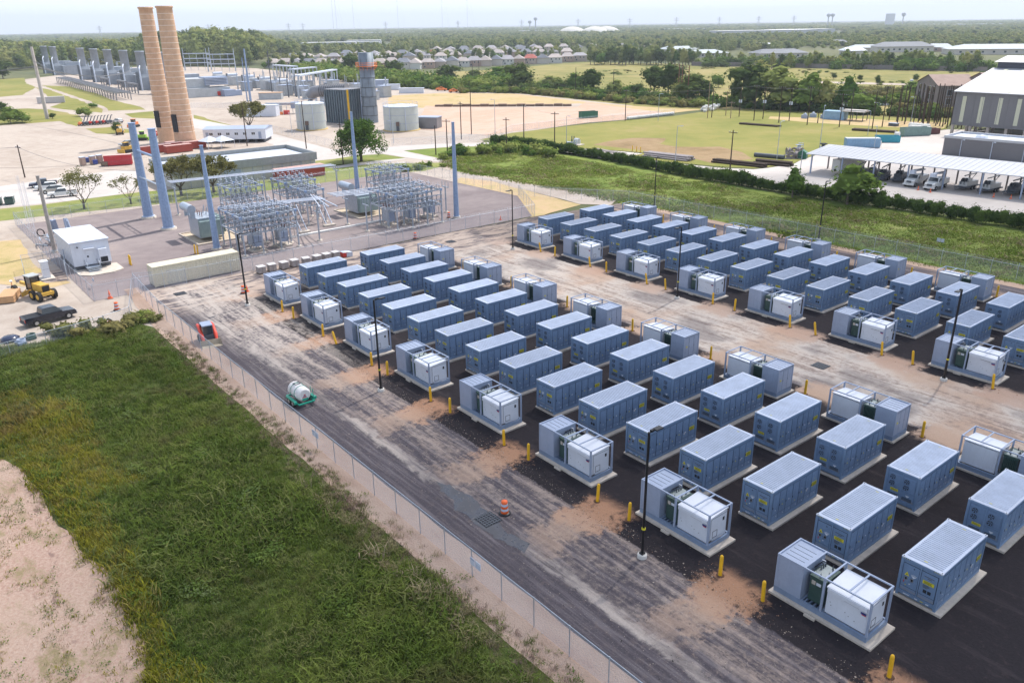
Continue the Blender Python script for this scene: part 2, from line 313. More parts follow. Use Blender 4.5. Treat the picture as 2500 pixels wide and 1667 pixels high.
for nm, pts in (('weed_patch', [(0,725),(220,710),(240,760),(330,800),(200,868),(0,885),(-300,900),(-300,740)]), ('weed_patch', [(370,780),(640,790),(900,860),(1050,920),(1290,975),(1330,1000),(1000,1010),(940,970),(800,920),(640,860),(440,800)]),
                ('weed_patch', [(330,800),(440,815),(560,860),(760,930),(940,1000),(930,1030),(720,1010),(520,990),(450,980),(560,940),(420,870)]), ('weed_patch', [(-200,1000),(250,990),(450,1000),(600,1030),(730,1060),(760,1090),(700,1150),(640,1140),(540,1105),(0,1143),(-200,1160)]),
                ('weed_patch', [(780,1175),(1020,1160),(1180,1180),(1180,1210),(1000,1225),(880,1220)]), ('weed_patch', [(1120,1040),(1400,1015),(1410,1085),(1200,1075)]), ('weed_patch', [(1745,1050),(1850,1070),(2090,1140),(1800,1140)])):
    sheet(nm, [R1(*p) for p in pts], -.012, G_FIELD, 6, 1.2)
sheet('dry_patch', [R5(-300,720), R5(0,700), R5(180,690), R5(300,900), R5(430,1000), R5(640,1085), R5(480,1130), R5(200,1115), R5(0,1100), R5(-300,1120)], -.004, G_DRY, 3, .6)
sheet('concrete_road', [R2(2120,1300), R2(2125,1328), R2(1700,1346), R2(1340,1374), R2(1480,1405), R2(1850,1482), R2(1750,1487), R2(1400,1442), R2(1150,1402), R2(900,1420), R2(700,1452), R2(535,1468), R2(100,1300), R2(-900,1100), R2(-900,1020), R2(120,1210), R2(700,1365), R2(1200,1342), R2(1300,1330), R2(1700,1310)], .006, G_CONC)
sheet('concrete_footpath', [R2(1380,1442), R2(1350,1455), R2(900,1515), R2(740,1535), R2(640,1530), R2(860,1495), R2(1100,1465)], .009, G_CONC)
sheet('concrete_yard', [R3(-180,1295), R3(0,1287), R3(150,1290), R3(390,1342), R3(1000,1382), R3(1190,1402), R3(1070,1424), R3(1370,1478), R3(1900,1532), R3(2200,1545), R4(0,1532), R4(245,1492), R4(285,1468), R4(445,1413), R4(625,1358), R4(900,1310), R4(1050,1303), R4(1175,1262), R4(1395,1205), R4(1640,1182), (30,262), (110,260), (110,109), (-97,109)], .005, G_CONC)
sheet('parking_lot', [R5(0,205), R5(600,120), R5(1050,60), R5(1290,60), R5(1250,240), R5(1050,285), R5(700,330), R5(240,378), R5(-300,420), R5(-300,240)], -.004, G_CONC)
sheet('substation_yard', [(-69,-24), (-11.5,-24), (-10.5,51), (-27,61), (-69,60)], .002, G_SUBYARD)
sheet('yard', [(-11.4,-18), (140,-18), (140,73), (-7,73), (-10,52)], .006, G_SITE, 3, .25)
sheet('sand_strip', [(-14,-17.6), (140,-17.6), (140,-21), (5,-21), (-14,-19.5)], .012, G_SAND, 2.5, .3)
t = NT('weedy_sand'); v_ = t.scl(t.pos(), (.5,1,1)); n1 = t.noise(.5, 8, .68, v_, .4); n2 = t.noise(5, 6, .7); n3 = t.noise(.12, 4, .6)
c = t.mix(t.ss(n2, .3, .7), t.mix(t.ss(n3, .4, .6), (.37,.25,.19), (.33,.20,.155)), (.47,.35,.28)); c = t.mix(t.ss(n1, .40, .34), c, (.25,.165,.135)); c = t.mix(t.math('MULTIPLY', t.ss(t.math('ADD', t.math('MULTIPLY', n1, .7), t.math('MULTIPLY', n2, .3)), .51, .60), .75), c, t.mix(n3, (.16,.15,.05), (.25,.20,.10)))
t.pbr(c, .95, 0, t.bump(n2, .6, .08), .15); G_TRACK = t.mat
sheet('sandy_track', [un(-400,1080), DD(0,1060), DD(60,1080), DD(170,1230), DD(260,1360), DD(320,1480), DD(345,1600), DD(300,1900), un(-1200,1800)], .006, G_TRACK, 2, .9)
FIELD = [un(-500,930), DD(0,800), DD(120,782), DD(250,748), DD(330,742), DD(400,762), DD(520,872), DD(650,982), DD(760,1082), DD(900,1242), DD(1100,1392), DD(1270,1492), DD(1340,1570), (140,-19.5), (140,-38), DD(345,1600), DD(320,1480), DD(260,1360), DD(170,1230), DD(60,1080), DD(0,1060), un(-500,1080)]
sheet('weedy_field', FIELD, .003, G_WEED, 2, .6)
sheet('pond', [R4(650,960), R4(700,905), R4(880,895), R4(1050,905), R4(1250,920), R4(1200,960), R4(900,975), R4(700,985)], .0, G_WATER, 8, 2)
sheet('track', [R4(470,745), R4(800,750), R4(1400,768), R4(1400,782), R4(800,768), R4(460,760)], .0, G_EARTH, 15, 2)

# ================================================================ the cloud whose shade lies over the container yard (high above, outside the picture)
t = NT('cloud_vapour')
dfs = t.n('ShaderNodeBsdfDiffuse'); dfs.inputs[0].default_value = (.95,.95,.96,1); trs = t.n('ShaderNodeBsdfTransparent'); mm_ = t.n('ShaderNodeMixShader')
mm_.inputs[0].default_value = .095; t.lk(trs.outputs[0], mm_.inputs[1]); t.lk(dfs.outputs[0], mm_.inputs[2]); t.lk(mm_.outputs[0], t.out.inputs[0])
def cloud(cx, cy, cz, sx, sy, lumps, seed):
    rnd = random.Random(seed); mb = MB(); bm = bmesh.new(); bmesh.ops.create_icosphere(bm, subdivisions=3, radius=1)
    sv = [v.co.copy() for v in bm.verts]; sf = [tuple(v.index for v in f.verts) for f in bm.faces]; bm.free()
    for i in range(lumps):
        a = rnd.uniform(0, 2*pi); q = sqrt(rnd.random())*.74; px, py = cos(a)*q*sx, sin(a)*q*sy; rr = (.42-.16*q)*min(sx, sy)*rnd.uniform(.8, 1.25); hh = rr*rnd.uniform(.28, .42); z0 = rnd.uniform(-12, 22)
        vs = []
        for c in sv:
            k = 1+.30*mnoise.noise(c*1.7+Vector((i*7.1, seed, 0)))+.14*mnoise.noise(c*4.3+Vector((i, 3, seed)))
            vs.append((px+c.x*rr*k*sx/min(sx, sy), py+c.y*rr*k, z0+c.z*hh*k*(1 if c.z > 0 else .45)))
        mb.add(vs, sf, 0, True)
    o = mb.build('cloud', t.mat); o.location = (cx, cy, cz); tag(o, 'white fair-weather cloud drifting over the site', kind='structure'); return o
cloud(112-102, 30+430, 680, 165, 205, 26, 5)

# ================================================================ materials for made things
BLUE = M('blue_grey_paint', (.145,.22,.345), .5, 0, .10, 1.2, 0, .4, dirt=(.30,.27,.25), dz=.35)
BLUED = M('blue_grey_door', (.150,.225,.355), .5, 0, .12, 1.6, 0, .4)
BLUEX = M('blue_grey_frame', (.175,.26,.40), .45, .1, .08, 1.4)
GAP = M('dark_gap', (.02,.022,.028), .8, 0, .1)
ROOFW = M('pale_roof_paint', (.50,.545,.64), .45, 0, .09, .9)
WHITE = M('white_paint', (.62,.65,.72), .45, 0, .05, 1.1, 0, .4, dirt=(.45,.40,.34), dz=.3)
LGREY = M('light_grey_paint', (.30,.355,.475), .5, .05, .07, 1.2)
GALV = M('galvanised_steel', (.42,.47,.54), .42, .55, .12, 2.5)
GALVB = M('blue_grey_steel', (.25,.335,.50), .5, .15, .15, 3)
YEL = M('yellow_paint', (.74,.42,.015), .5, 0, .10, 3)
YSIGN = M('yellow_sign', (.66,.58,.03), .55, 0, .08, 5)
BLK = M('black_paint', (.012,.012,.014), .35, 0, .2)
RED = M('red_paint', (.50,.04,.03), .5, 0, .12)
ORG = M('orange_plastic', (.75,.13,.03), .5, 0, .08)
GRN = M('dark_green_paint', (.045,.085,.075), .45, .1, .15, 2)
CONC = M('concrete_pad', (.50,.44,.38), .9, 0, .14, 1.4, .3)
GLASS = M('dark_glass', (.03,.04,.05), .08, 0, .1, 1, 0, .8)
RUB = M('tyre_rubber', (.025,.024,.024), .85, 0, .2)
CHROME = M('bright_metal', (.45,.47,.49), .35, .8, .08)
CREAM = M('cream_container_paint', (.60,.55,.42), .6, 0, .12, 1.3, 0, .3, dirt=(.36,.30,.22), dz=.5)
WOOD = M('weathered_wood', (.20,.14,.10), .85, 0, .25, 4)
TAN = M('tan_brick', (.55,.355,.235), .9, 0, .14, .7, .2)
PORC = M('brown_porcelain', (.16,.05,.035), .3, 0, .2)
INS = M('grey_porcelain', (.34,.38,.44), .3, 0, .15)
DKG = M('dark_grey_metal', (.10,.11,.13), .55, .3, .15)
SHEETG = M('sheet_metal_grey', (.23,.23,.25), .5, .4, .08, .5)

# ---------------------------------------------------------------- battery container
CL, CW, CZ0, CZ1 = 6.06, 2.44, .16, 2.90
def add_face(mb, p, w, h, axis, mi=0, t=.012):
    """thin plate standing on a wall; p its centre, axis the outward normal '+x','-y'..."""
    x, y, z = p
    if axis[1] == 'y': s = 1 if axis[0] == '+' else -1; mb.box(x-w/2, x+w/2, min(y, y+s*t), max(y, y+s*t), z-h/2, z+h/2, mi)
    else: s = 1 if axis[0] == '+' else -1; mb.box(min(x, x+s*t), max(x, x+s*t), y-w/2, y+w/2, z-h/2, z+h/2, mi)
    return mb
def make_container():
    r = E('battery_container', (0,0), 0, 'x', 'container', 'battery storage containers in four rows')
    hw, hl = CW/2, CL/2
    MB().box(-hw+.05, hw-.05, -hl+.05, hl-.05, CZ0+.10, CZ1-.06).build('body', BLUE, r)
    f = MB()
    for sx in (-1, 1):
        for sy in (-1, 1): f.box(min(sx*hw, sx*(hw-.16)), max(sx*hw, sx*(hw-.16)), min(sy*hl, sy*(hl-.15)), max(sy*hl, sy*(hl-.15)), CZ0, CZ1-.02)
        f.box(min(sx*hw, sx*(hw-.10)), max(sx*hw, sx*(hw-.10)), -hl+.15, hl-.15, CZ0+.02, CZ0+.20); f.box(min(sx*hw, sx*(hw-.10)), max(sx*hw, sx*(hw-.10)), -hl+.15, hl-.15, CZ1-.15, CZ1-.03)
        f.box(-hw+.16, hw-.16, min(sx*hl, sx*(hl-.10)), max(sx*hl, sx*(hl-.10)), CZ0+.18, CZ0+.42); f.box(-hw+.16, hw-.16, min(sx*hl, sx*(hl-.10)), max(sx*hl, sx*(hl-.10)), CZ1-.15, CZ1-.03)
        f.box(-.04, .04, min(sx*hl, sx*(hl-.06)), max(sx*hl, sx*(hl-.06)), CZ0+.42, CZ1-.15)
    f.build('frame', BLUEX, r)
    ROOFD = M('roof_rib_shade', (.30,.345,.44), .6); rf = MB(); rf.box(-hw+.02, hw-.02, -hl+.02, hl-.02, CZ1-.05, CZ1)  # darker colour for one side of each roof rib, painting in corrugation shading
    for i in range(27):
        y = -hl+.36+i*(CL-.72)/26; rf.add([(-1.04,y-.06,CZ1),(-1.04,y+.06,CZ1),(-1.04,y,CZ1+.045),(1.04,y-.06,CZ1),(1.04,y+.06,CZ1),(1.04,y,CZ1+.045)], [(1,2,5,4),(0,2,1),(3,4,5)]).add([(-1.04,y-.06,CZ1),(1.04,y-.06,CZ1),(1.04,y,CZ1+.045),(-1.04,y,CZ1+.045)], [(0,1,2,3)], 1)
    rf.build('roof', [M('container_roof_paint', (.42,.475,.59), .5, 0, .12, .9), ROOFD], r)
    for sx in (-1, 1):
        for sy in (-1, 1):
            c = MB(); c.box(-.09,.09,-.09,.09,-.06,.012,0); c.box(-.035,.035,-.05,.05,.013,.016,1); c.build('corner_casting', [ROOFW, GAP], r, (sx*(hw-.085), sy*(hl-.085), CZ1+.004))
    # side doors: seven on each long side, each with a dark joint, a latch and its small stickers
    dw = (CL-.44)/7; dm = MB()
    dm.box(-.010, .0, -dw/2, dw/2, 0, 2.16, 1); dm.box(0, .026, -dw/2+.030, dw/2-.030, .03, 2.13, 0); dm.box(.022, .03, -dw/2+.06, dw/2-.06, .45, .465, 1)
    dm.box(.022, .045, -dw/2+.05, -dw/2+.08, 1.0, 1.16, 1)
    dme = mesh(dm, 'side_door', [BLUED, GAP])
    stick = []
    for k, (c1, z1, w1) in enumerate((('w',.75,.09),('y',1.35,.07),('w',1.05,.12),('y',.62,.10),('w',1.3,.07),('w',.9,.14),('y',1.5,.06))):
        s = MB(); s.box(.023, .028, -w1/2, w1/2, z1, z1+w1*.7, 0); s.box(.023, .027, .12, .22, .22, .27, 1); s.box(.023, .027, -.16, -.08, 1.78, 1.80, 2)
        if k % 3 == 1: s.add([(.030,-.07,.95),(.030,.07,.95),(.030,0,1.08)], [(0,1,2)], 3)
        stick.append(mesh(s, 'sticker', [WHITE if c1 == 'w' else YSIGN, WHITE, GAP, YSIGN]))
    for sx in (1, -1):
        for k in range(7):
            y = -hl+.22+dw*(k+.5); o = put(dme, 'side_door', r, (sx*(hw-.05), y, .42), (0, 0, 0 if sx > 0 else pi)); put(stick[(k*sx) % 7], 'sticker', o, (0,0,0))
    # the big yellow sign near the far end of each long side, and hazard diamond
    def sign(w, h, lines):
        s = MB(); s.box(0, .008, -w/2, w/2, -h/2, h/2, 0)
        for i in range(lines): z = h/2-.07-i*(h-.10)/max(1, lines-1)*.95; ww = w*(.42 if i == 0 else .36+.06*((i*7) % 3)); s.box(.008, .011, -ww, ww, z-.018, z+.014, 1)
        return mesh(s, 'warning_sign', [YSIGN, GAP])
    sg = sign(.62, .34, 4)
    dia = MB(); dia.add([(0,-.11,0),(.0,0,-.11),(0,.11,0),(0,0,.11)], [(0,1,2,3)], 0); dia.add([(.004,-.08,.02),(.004,.08,.02),(.004,0,.10)], [(0,1,2)], 1); diam = mesh(dia, 'hazard_diamond', [WHITE, WHITE])
    for sx in (1, -1):
        rot = (0, 0, 0 if sx > 0 else pi)
        put(sg, 'warning_sign', r, (sx*(hw-.02), sx*(hl-.62), 1.50), rot); put(diam, 'hazard_diamond', r, (sx*(hw-.018), sx*(hl-1.55), 1.28), rot)
    # end A (-y): two doors
    ed = MB(); ed.box(-.50, .50, -.0, .012, 0, 1.92, 1); ed.box(-.475, .475, -.028, 0, .025, 1.895, 0); ed.box(-.475, .475, -.034, -.028, .30, .315, 1)
    edm = mesh(ed, 'end_door', [BLUE, GAP])
    la = put(edm, 'end_door', r, (-.54, -hl+.04, .62)); ra = put(edm, 'end_door', r, (.54, -hl+.04, .62))
    q = MB(); q.add([(-.34,-.036,1.10),(-.06,-.036,1.10),(-.20,-.036,1.38)], [(0,1,2)], 0); q.add([(-.25,-.038,1.15),(-.15,-.038,1.15),(-.20,-.038,1.25)], [(0,1,2)], 1); q.build('warning_triangle', [YSIGN, GAP], la)
    q = MB(); q.add([(.05,-.036,1.22),(.21,-.036,1.06),(.37,-.036,1.22)], [(0,1,2)], 0)
    for i in range(6): xx = .06+i*.058; q.box(xx, xx+.025, -.038, -.035, 1.24, 1.30+.04*sin(i*.63), 0)
    q.build('hazard_diamond', WHITE, la)
    q = MB()
    for xx in (-.22, .14): q.box(xx-.09, xx+.09, -.045, -.028, .78, 1.02, 0); q.box(xx-.055, xx+.055, -.05, -.045, .82, .98, 1)
    q.build('gauge_window', [CHROME, GAP], la)
    q = MB(); q.box(-.34,-.29,-.036,-.028,.58,.72,0); q.box(.0,.07,-.036,-.028,.55,.62,1); q.box(-.22,-.14,-.036,-.028,.42,.47,2); q.box(.12,.2,-.036,-.028,1.70,1.76,3); q.build('sticker', [RED, WHITE, YSIGN, GAP], la)
    q = MB(); q.box(-.33, .33, -.036, -.028, 1.12, 1.36, 0)
    for i in range(4): q.box(-.28+.03*(i % 2), .26-.04*(i % 3), -.039, -.036, 1.155+i*.05, 1.175+i*.05, 1)
    q.build('warning_sign', [YSIGN, GAP], ra)
    q = MB(); q.box(-.22,-.02,-.04,-.028,.50,.72,0); q.box(.04,.24,-.04,-.028,.50,.72,0); q.build('connection_port', GAP, ra)
    q = MB()
    for i, (a, b) in enumerate(((-.3,.3),(-.1,.15),(-.3,.05),(-.3,.1),(-.28,0))): z = (1.62,1.52,1.0,.92,.84)[i]; q.box(a, b, -.036, -.028, z, z+.045, 0)
    q.build('lettering', DKG, ra)
    q = MB()
    for i, xx in enumerate((-.75,-.55,-.05,.28,.62)): q.box(xx, xx+.17, -hl-.008, -hl, .38+.02*(i % 2), .45, (0, 0, 0, 1, 0)[i])
    q.build('data_plate', [WHITE, YSIGN], r)
    tp = MB()
    for sx in (-1, 1):
        for i in range(8): a = sx*(hw-.08-i*.06); tp.box(min(a, a-sx*.03), max(a, a-sx*.03), -hl-.004, -hl+.02, CZ1-.09, CZ1-.035, i % 2)
    tp.build('striped_tape', [YSIGN, GAP], r)
    q = MB(); q.add([(-.12,-hl+.45,CZ1+.006),(.12,-hl+.45,CZ1+.006),(0,-hl+.62,CZ1+.006)], [(0,1,2)]); q.add([(-.12,hl-.45,CZ1+.006),(0,hl-.62,CZ1+.006),(.12,hl-.45,CZ1+.006)], [(0,1,2)]); q.build('roof_triangle', YSIGN, r)
    # end B (+y): two fan panels over a louvre
    fp = MB(); fp.box(-.49, .49, 0, .03, .82, 1.92, 0); fp.box(-.45, .45, .03, .045, .86, 1.88, 1)
    fpm = mesh(fp, 'fan_panel', [BLUEX, BLUED])
    fan = MB(); fan.tube([(0,.0,0),(0,.03,0)], .205, 16, 0)
    for a in range(5): fan.add([(0,.034,0),(.17*cos(a*1.2566),.034,.17*sin(a*1.2566)),(.17*cos(a*1.2566+.6),.034,.17*sin(a*1.2566+.6))], [(0,2,1)], 1)
    fan.tube([(.2*cos(i*pi/8), .032, .2*sin(i*pi/8)) for i in range(17)], .012, 4, 1, caps=False)
    fanm = mesh(fan, 'fan', [GAP, BLUED])
    for sx in (-1, 1):
        p = put(fpm, 'fan_panel', r, (sx*.52, hl-.05, .62))
        put(fanm, 'fan', p, (.16, .045, 1.62)); put(fanm, 'fan', p, (.16, .045, 1.13))
        l = MB(); l.box(-.48, .48, 0, .028, .03, .76, 0)
        for i in range(5): l.box(-.36, .36, .028, .034, .10+i*.055, .13+i*.055, 1)
        l.build('lower_panel', [BLUE, GAP], r, (sx*.52, hl-.05, .62))
    s = MB(); s.box(.16, .72, hl-.02, hl-.012, 1.16, 1.36, 0)
    for i in range(3): s.box(.2, .66, hl-.012, hl-.009, 1.19+i*.055, 1.21+i*.055, 1)
    s.build('warning_sign', [YSIGN, GAP], r)
    s = MB(); s.add([(-.70,hl-.018,1.16),(-.54,hl-.018,.98),(-.38,hl-.018,1.16)], [(0,2,1)]); s.build('hazard_diamond', WHITE, r)
    return r
proto = make_container()
padm = mesh(MB().box(-1.30, 1.60, -3.10, 3.30, 0, .155), 'concrete_pad', CONC)
PC = 5.607; first = True
rows = (('near', 0.0, 0.0, 0, 16, 0, 'row nearest the weedy field'), ('second', -.045, 9.474, pi, 16, 0, 'second row from the weedy field'),
        ('third', .436, 43.07, 0, 15, 0, 'first row beyond the dirt lane'), ('fourth', .605, 52.54, pi, 15, 0, 'row nearest the grass band'))
for nm, uo, vo, rz, n, j0, txt in rows:
    for j in range(n):
        x, y = uo+PC*j+CW/2+float(np.interp(j, [0,5,9,12,14,15,16], [0,-.10,-.20,-.17,.10,.25,.35]))*(1 if nm == 'near' else .5), vo+CL/2
        lab = 'blue-grey battery container, %s from the entrance, %s' % (ORD[j], txt)
        if first: o = proto; o.location = (x, y, 0); o.rotation_euler.z = rz; o['label'] = lab; first = False
        else: o = dup(proto, (x, y, 0), rz, lab)
        p = put(padm, 'concrete_pad', None, (x, y, 0), (0, 0, 0)); p['kind'] = 'structure'

# ---------------------------------------------------------------- inverter and transformer skid
def make_skid():
    r = E('transformer_skid', (0,0), 0, 'x', 'transformer skid', 'inverter and transformer skids around the containers')
    hl, hw, z0, z1 = 3.03, 1.22, .16, 2.90
    b = MB()
    for sy in (-1, 1): b.box(-hl, hl, min(sy*hw, sy*(hw-.14)), max(sy*hw, sy*(hw-.14)), z0, z0+.36)
    for xx in (-hl, -1.25, .10, 1.5, hl-.14): b.box(xx, xx+.14, -hw+.14, hw-.14, z0, z0+.34)
    for i in range(4): b.box(-1.05+i*.28, -.95+i*.28, -hw+.14, hw-.14, z0+.02, z0+.30)
    b.build('base_frame', M('skid_base_paint', (.19,.25,.36), .5, .1, .1, 1.5), r)
    post = mesh(MB().box(-.06, .06, -.06, .06, z0+.36, z1-.08), 'corner_post', LGREY)
    for x in (-hl+.06, hl-.06):
        for y in (-hw+.06, hw-.06): put(post, 'corner_post', r, (x, y, 0))
    for y in (-hw+.05, hw-.05): put(post, 'middle_post', r, (.12, y, 0))
    t = MB()
    for sy in (-1, 1): t.box(-hl, hl, min(sy*hw, sy*(hw-.08)), max(sy*hw, sy*(hw-.08)), z1-.08, z1)
    for x in (-hl, -1.25, .08, 1.55, hl-.09): t.box(x, x+.09, -hw+.08, hw-.08, z1-.075, z1-.005)
    t.build('top_frame', LGREY, r)
    # grey switchgear cabinet with ribbed roof and doors on its outer end
    c = MB(); c.box(-hl+.07, -1.25, -hw+.02, hw-.02, z0+.36, z1-.09, 0)
    for i in range(4): c.box(-hl+.25, -1.5, -.72+i*.42, -.70+i*.42, z1-.09, z1-.075, 2)
    c.build('switchgear_cabinet', [LGREY, GAP, DKG], r)
    d = MB(); d.box(-.02, 0, -.36, .36, 0, 2.0, 0); d.box(-.022, -.018, .30, .33, .9, 1.1, 1); d.box(-.001, .001, -.375, .375, -.01, 2.01, 1); dm_ = mesh(d, 'cabinet_door', [LGREY, GAP])
    for y in (-.76, 0, .76): put(dm_, 'cabinet_door', r, (-hl+.055, y, .62))
    MB().box(-hl+.02, -hl+.035, .62, .82, 1.6, 1.76, 0).build('warning_sign', YSIGN, r)
    # green transformer
    g = MB(); g.box(-.98, .02, -.78, .72, z0+.40, 2.28, 0); g.box(-1.02, .06, -.84, .78, 2.22, 2.34, 0)
    g.build('transformer_tank', GRN, r)
    tp = MB(); tp.box(-.94, -.10, -.50, .70, 2.34, 2.37, 0); tp.build('transformer_lid', M('lid_grey', (.30,.34,.34), .5), r)
    fn = MB()
    for i in range(9): fn.box(.02, .055, -.60+i*.14, -.57+i*.14, .85, 2.1)
    for i in range(7): fn.box(-.86+i*.12, -.83+i*.12, .72, .80, .85, 2.1)
    fn.build('cooling_fins', GRN, r)
    bs = mesh(MB().lathe([(.0,0),(.05,0),(.05,.06),(.03,.08),(.05,.12),(.03,.15),(.045,.19),(.012,.22),(.012,.30),(0,.30)], 8), 'bushing', DKG)
    for i, (x, y) in enumerate([(-.8,.5),(-.8,.25),(-.8,0),(-.35,.55),(-.2,.3),(-.45,-.62),(-.15,-.2)]): put(bs, 'bushing', r, (x, y, 2.37 if y > -.5 else 2.34))
    cb = MB()
    for i in range(4): cb.tube([(-1.2, .5-i*.18, 2.35), (-1.0, .52-i*.2, 2.62), (-.82, .5-i*.25, 2.66)], .025, 5)
    cb.build('cable', BLK, r)
    MB().box(-1.15, -.9, .62, .68, 2.3, 2.62, 0).build('control_box', WHITE, r)
    l = MB(); l.box(-.86, -.62, -.8, -.785, 1.75, 2.02, 0); l.box(-.56, -.26, -.8, -.785, 1.78, 1.98, 1); l.build('rating_plate', [CONC, WHITE], r)
    # white inverter cabinet with a sloping top, slightly lower than the frame
    w = MB(); w.box(.32, 2.80, -1.06, 1.00, z0+.40, 2.40, 0); w.add([(.26,-1.12,2.30),(2.86,-1.12,2.30),(2.86,1.04,2.48),(.26,1.04,2.48),(.26,-1.12,2.38),(2.86,-1.12,2.38),(2.86,1.04,2.56),(.26,1.04,2.56)], [(0,3,2,1),(4,5,6,7),(0,1,5,4),(1,2,6,5),(2,3,7,6),(3,0,4,7)], 0)
    w.build('inverter_cabinet', WHITE, r)
    w = MB(); w.box(.34, 2.78, -1.16, -1.06, 2.06, 2.30, 0); w.build('air_hood', WHITE, r)
    w = MB(); w.box(1.35, 2.30, -1.075, -1.06, 1.98, 2.0, 0)
    for x, z in ((.55,1.4),(.62,1.2),(1.5,1.25),(1.72,1.1),(2.1,1.0)): w.box(x, x+.04, -1.072, -1.06, z, z+.04, 0)
    w.build('vent_slot', GAP, r)
    w = MB(); w.box(2.44, 2.76, -1.175, -1.16, 1.86, 1.97, 0); w.box(2.5, 2.76, -1.175, -1.16, 1.80, 1.855, 1); w.build('name_badge', [M('badge_blue', (.03,.05,.2), .5), RED], r)
    d = MB(); d.box(2.80, 2.83, -.70, .92, z0+.50, 2.20, 0); d.box(2.795, 2.805, -.72, .94, z0+.48, 2.22, 1); dr = d.build('end_door', [WHITE, GAP], r)
    d = MB(); d.box(2.83, 2.845, .52, .70, 1.72, 1.98, 0); d.build('display_screen', GAP, dr)
    d = MB()
    for a in ((-.50,-.47,.72,1.22),(-.02,.01,.72,1.22)): d.box(2.83, 2.84, a[0], a[1], a[2], a[3])
    d.box(2.83, 2.84, -.50, .01, 1.20, 1.23); d.box(2.83, 2.84, -.50, .01, .70, .73); d.build('air_grille', GAP, dr)
    d = MB(); d.box(2.84, 2.86, -.55, .90, z0+.36, z0+.46); d.build('sill', WHITE, dr)
    return r
sk = make_skid()
spm = MB().box(-3.2, 3.48, -1.50, 1.32, 0, .155); spm.box(-.6, .1, -1.72, -1.56, 0, .155); spm = mesh(spm, 'concrete_pad', CONC)
first = True
for row, u0, v0, rz, n, txt in (('a', 1.0, -5.5, 0, 8, 'row beside the near lane'), ('d', 1.5, 18.35, pi, 8, 'near side of the dirt lane'),
                          ('e', 2.0, 37.2, 0, 8, 'far side of the dirt lane'), ('h', 2.1, 61.7, pi, 8, 'row by the grass fence')):
    for k in range(n):
        x, y = u0+11.2*k+3.03, v0+1.2
        lab = 'white-cabinet transformer skid, %s from the entrance, %s' % (ORD[k], txt)
        if first: o = sk; o.location = (x, y, 0); o['label'] = lab; first = False
        else: o = dup(sk, (x, y, 0), rz, lab)
        p = put(spm, 'concrete_pad', None, (x, y, 0), (0, 0, rz)); p['kind'] = 'structure'

# ---------------------------------------------------------------- yellow bollards
def make_bollard():
    r = E('bollard', (0,0), 0, 'x', 'bollard', 'yellow bollards along the container lanes')
    MB().lathe([(0,1.52),(.07,1.50),(.105,1.44),(.12,1.34),(.12,-.3)], 12).build('post', YEL, r)
    MB().lathe([(.11,.014),(.26,.016),(.30,.0)], 12).build('post_hole', M('hole_soil', (.10,.05,.03), .95), r)
    return r
bo = make_bollard(); first = True
BP = []
for k in range(8): BP += [(9.1+11.2*k, -6.75, 'beside the near lane', k, 'first'), (12.3+11.2*k, -6.75, 'beside the near lane', k, 'second')]
for k in range(7): BP += [(9.0+11.15*k, 21.3, 'near side of the dirt lane', k, 'only'), ]
for k in range(8): BP += [(9.4+11.05*k, 35.9, 'far side of the dirt lane', k, 'first'), (12.7+11.05*k, 35.9, 'far side of the dirt lane', k, 'second')]
for k in range(7): BP += [(9.0+11.1*k, 65.0, 'back edge of the yard', k, 'only')]
for x, y, txt, k, w in BP:
    lab = 'yellow post, %s in the %s gap from the entrance, %s' % (w, ORD[k], txt) if w != 'only' else 'yellow post in the %s gap from the entrance, %s' % (ORD[k], txt)
    if first: o = bo; o.location = (x, y, 0); o['label'] = lab; first = False
    else: o = dup(bo, (x, y, 0), 0, lab)
    tl = random.uniform(-.03, .03)
    if (k, w) in ((1, 'second'),) and y < 0: tl = -.45
    if y > 30 and y < 40: tl = random.choice((0, -.1, -.22, -.12))
    o.rotation_euler = (random.uniform(-.04, .04), tl, 0)

# ---------------------------------------------------------------- black lamp posts
def make_lamp(h=9.4):
    r = E('lamp_post', (0,0), 0, 'x', 'lamp post', 'black lamp posts of the container yard')
    MB().lathe([(0,.28),(.30,.28),(.33,.22),(.34,-.1)], 14).build('concrete_base', M('white_concrete', (.55,.53,.50), .9), r)
    MB().tube([(0,0,.30),(0,0,h)], [.125,.10], 4, smooth=False).box(-.15,.15,-.15,.15,.28,.42).build('pole', BLK, r)
    MB().tube([(0,0,2.2),(0,0,2.34)], .135, 8).build('yellow_band', YSIGN, r)
    a = MB().box(-.03,.03,-.75,0,h-.08,h-.02); a.build('arm', BLK, r)
    hd = MB().bx((0,-.85,h-.02), (.38,.62,.09)); hd.bx((0,-.28,h+.02), (.16,.22,.16)); hd.build('lamp_head', [BLK], r)
    return r
lp = make_lamp(); first = True
for x, y, rz, txt in ((3.9,-9.2,pi,'nearest the entrance beside the near lane'),(37.6,-9.2,pi,'middle one of three beside the near lane'),(71.8,-9.2,pi,'closest to the camera beside the near lane'),
                  (5.3,33.6,0,'at the entrance end of the dirt lane'),(38.2,34.2,0,'in the middle of the dirt lane'),(71.8,34.3,0,'at the near end of the dirt lane'),
                  (-.7,73.6,pi,'at the far corner by the grass fence'),(33.9,74.2,pi,'half way along the grass fence')):
    lab = 'tall black lamp post ' + txt
    if first: o = lp; o.location = (x, y, 0); o.rotation_euler.z = rz; o['label'] = lab; first = False
    else: o = dup(lp, (x, y, 0), rz, lab)

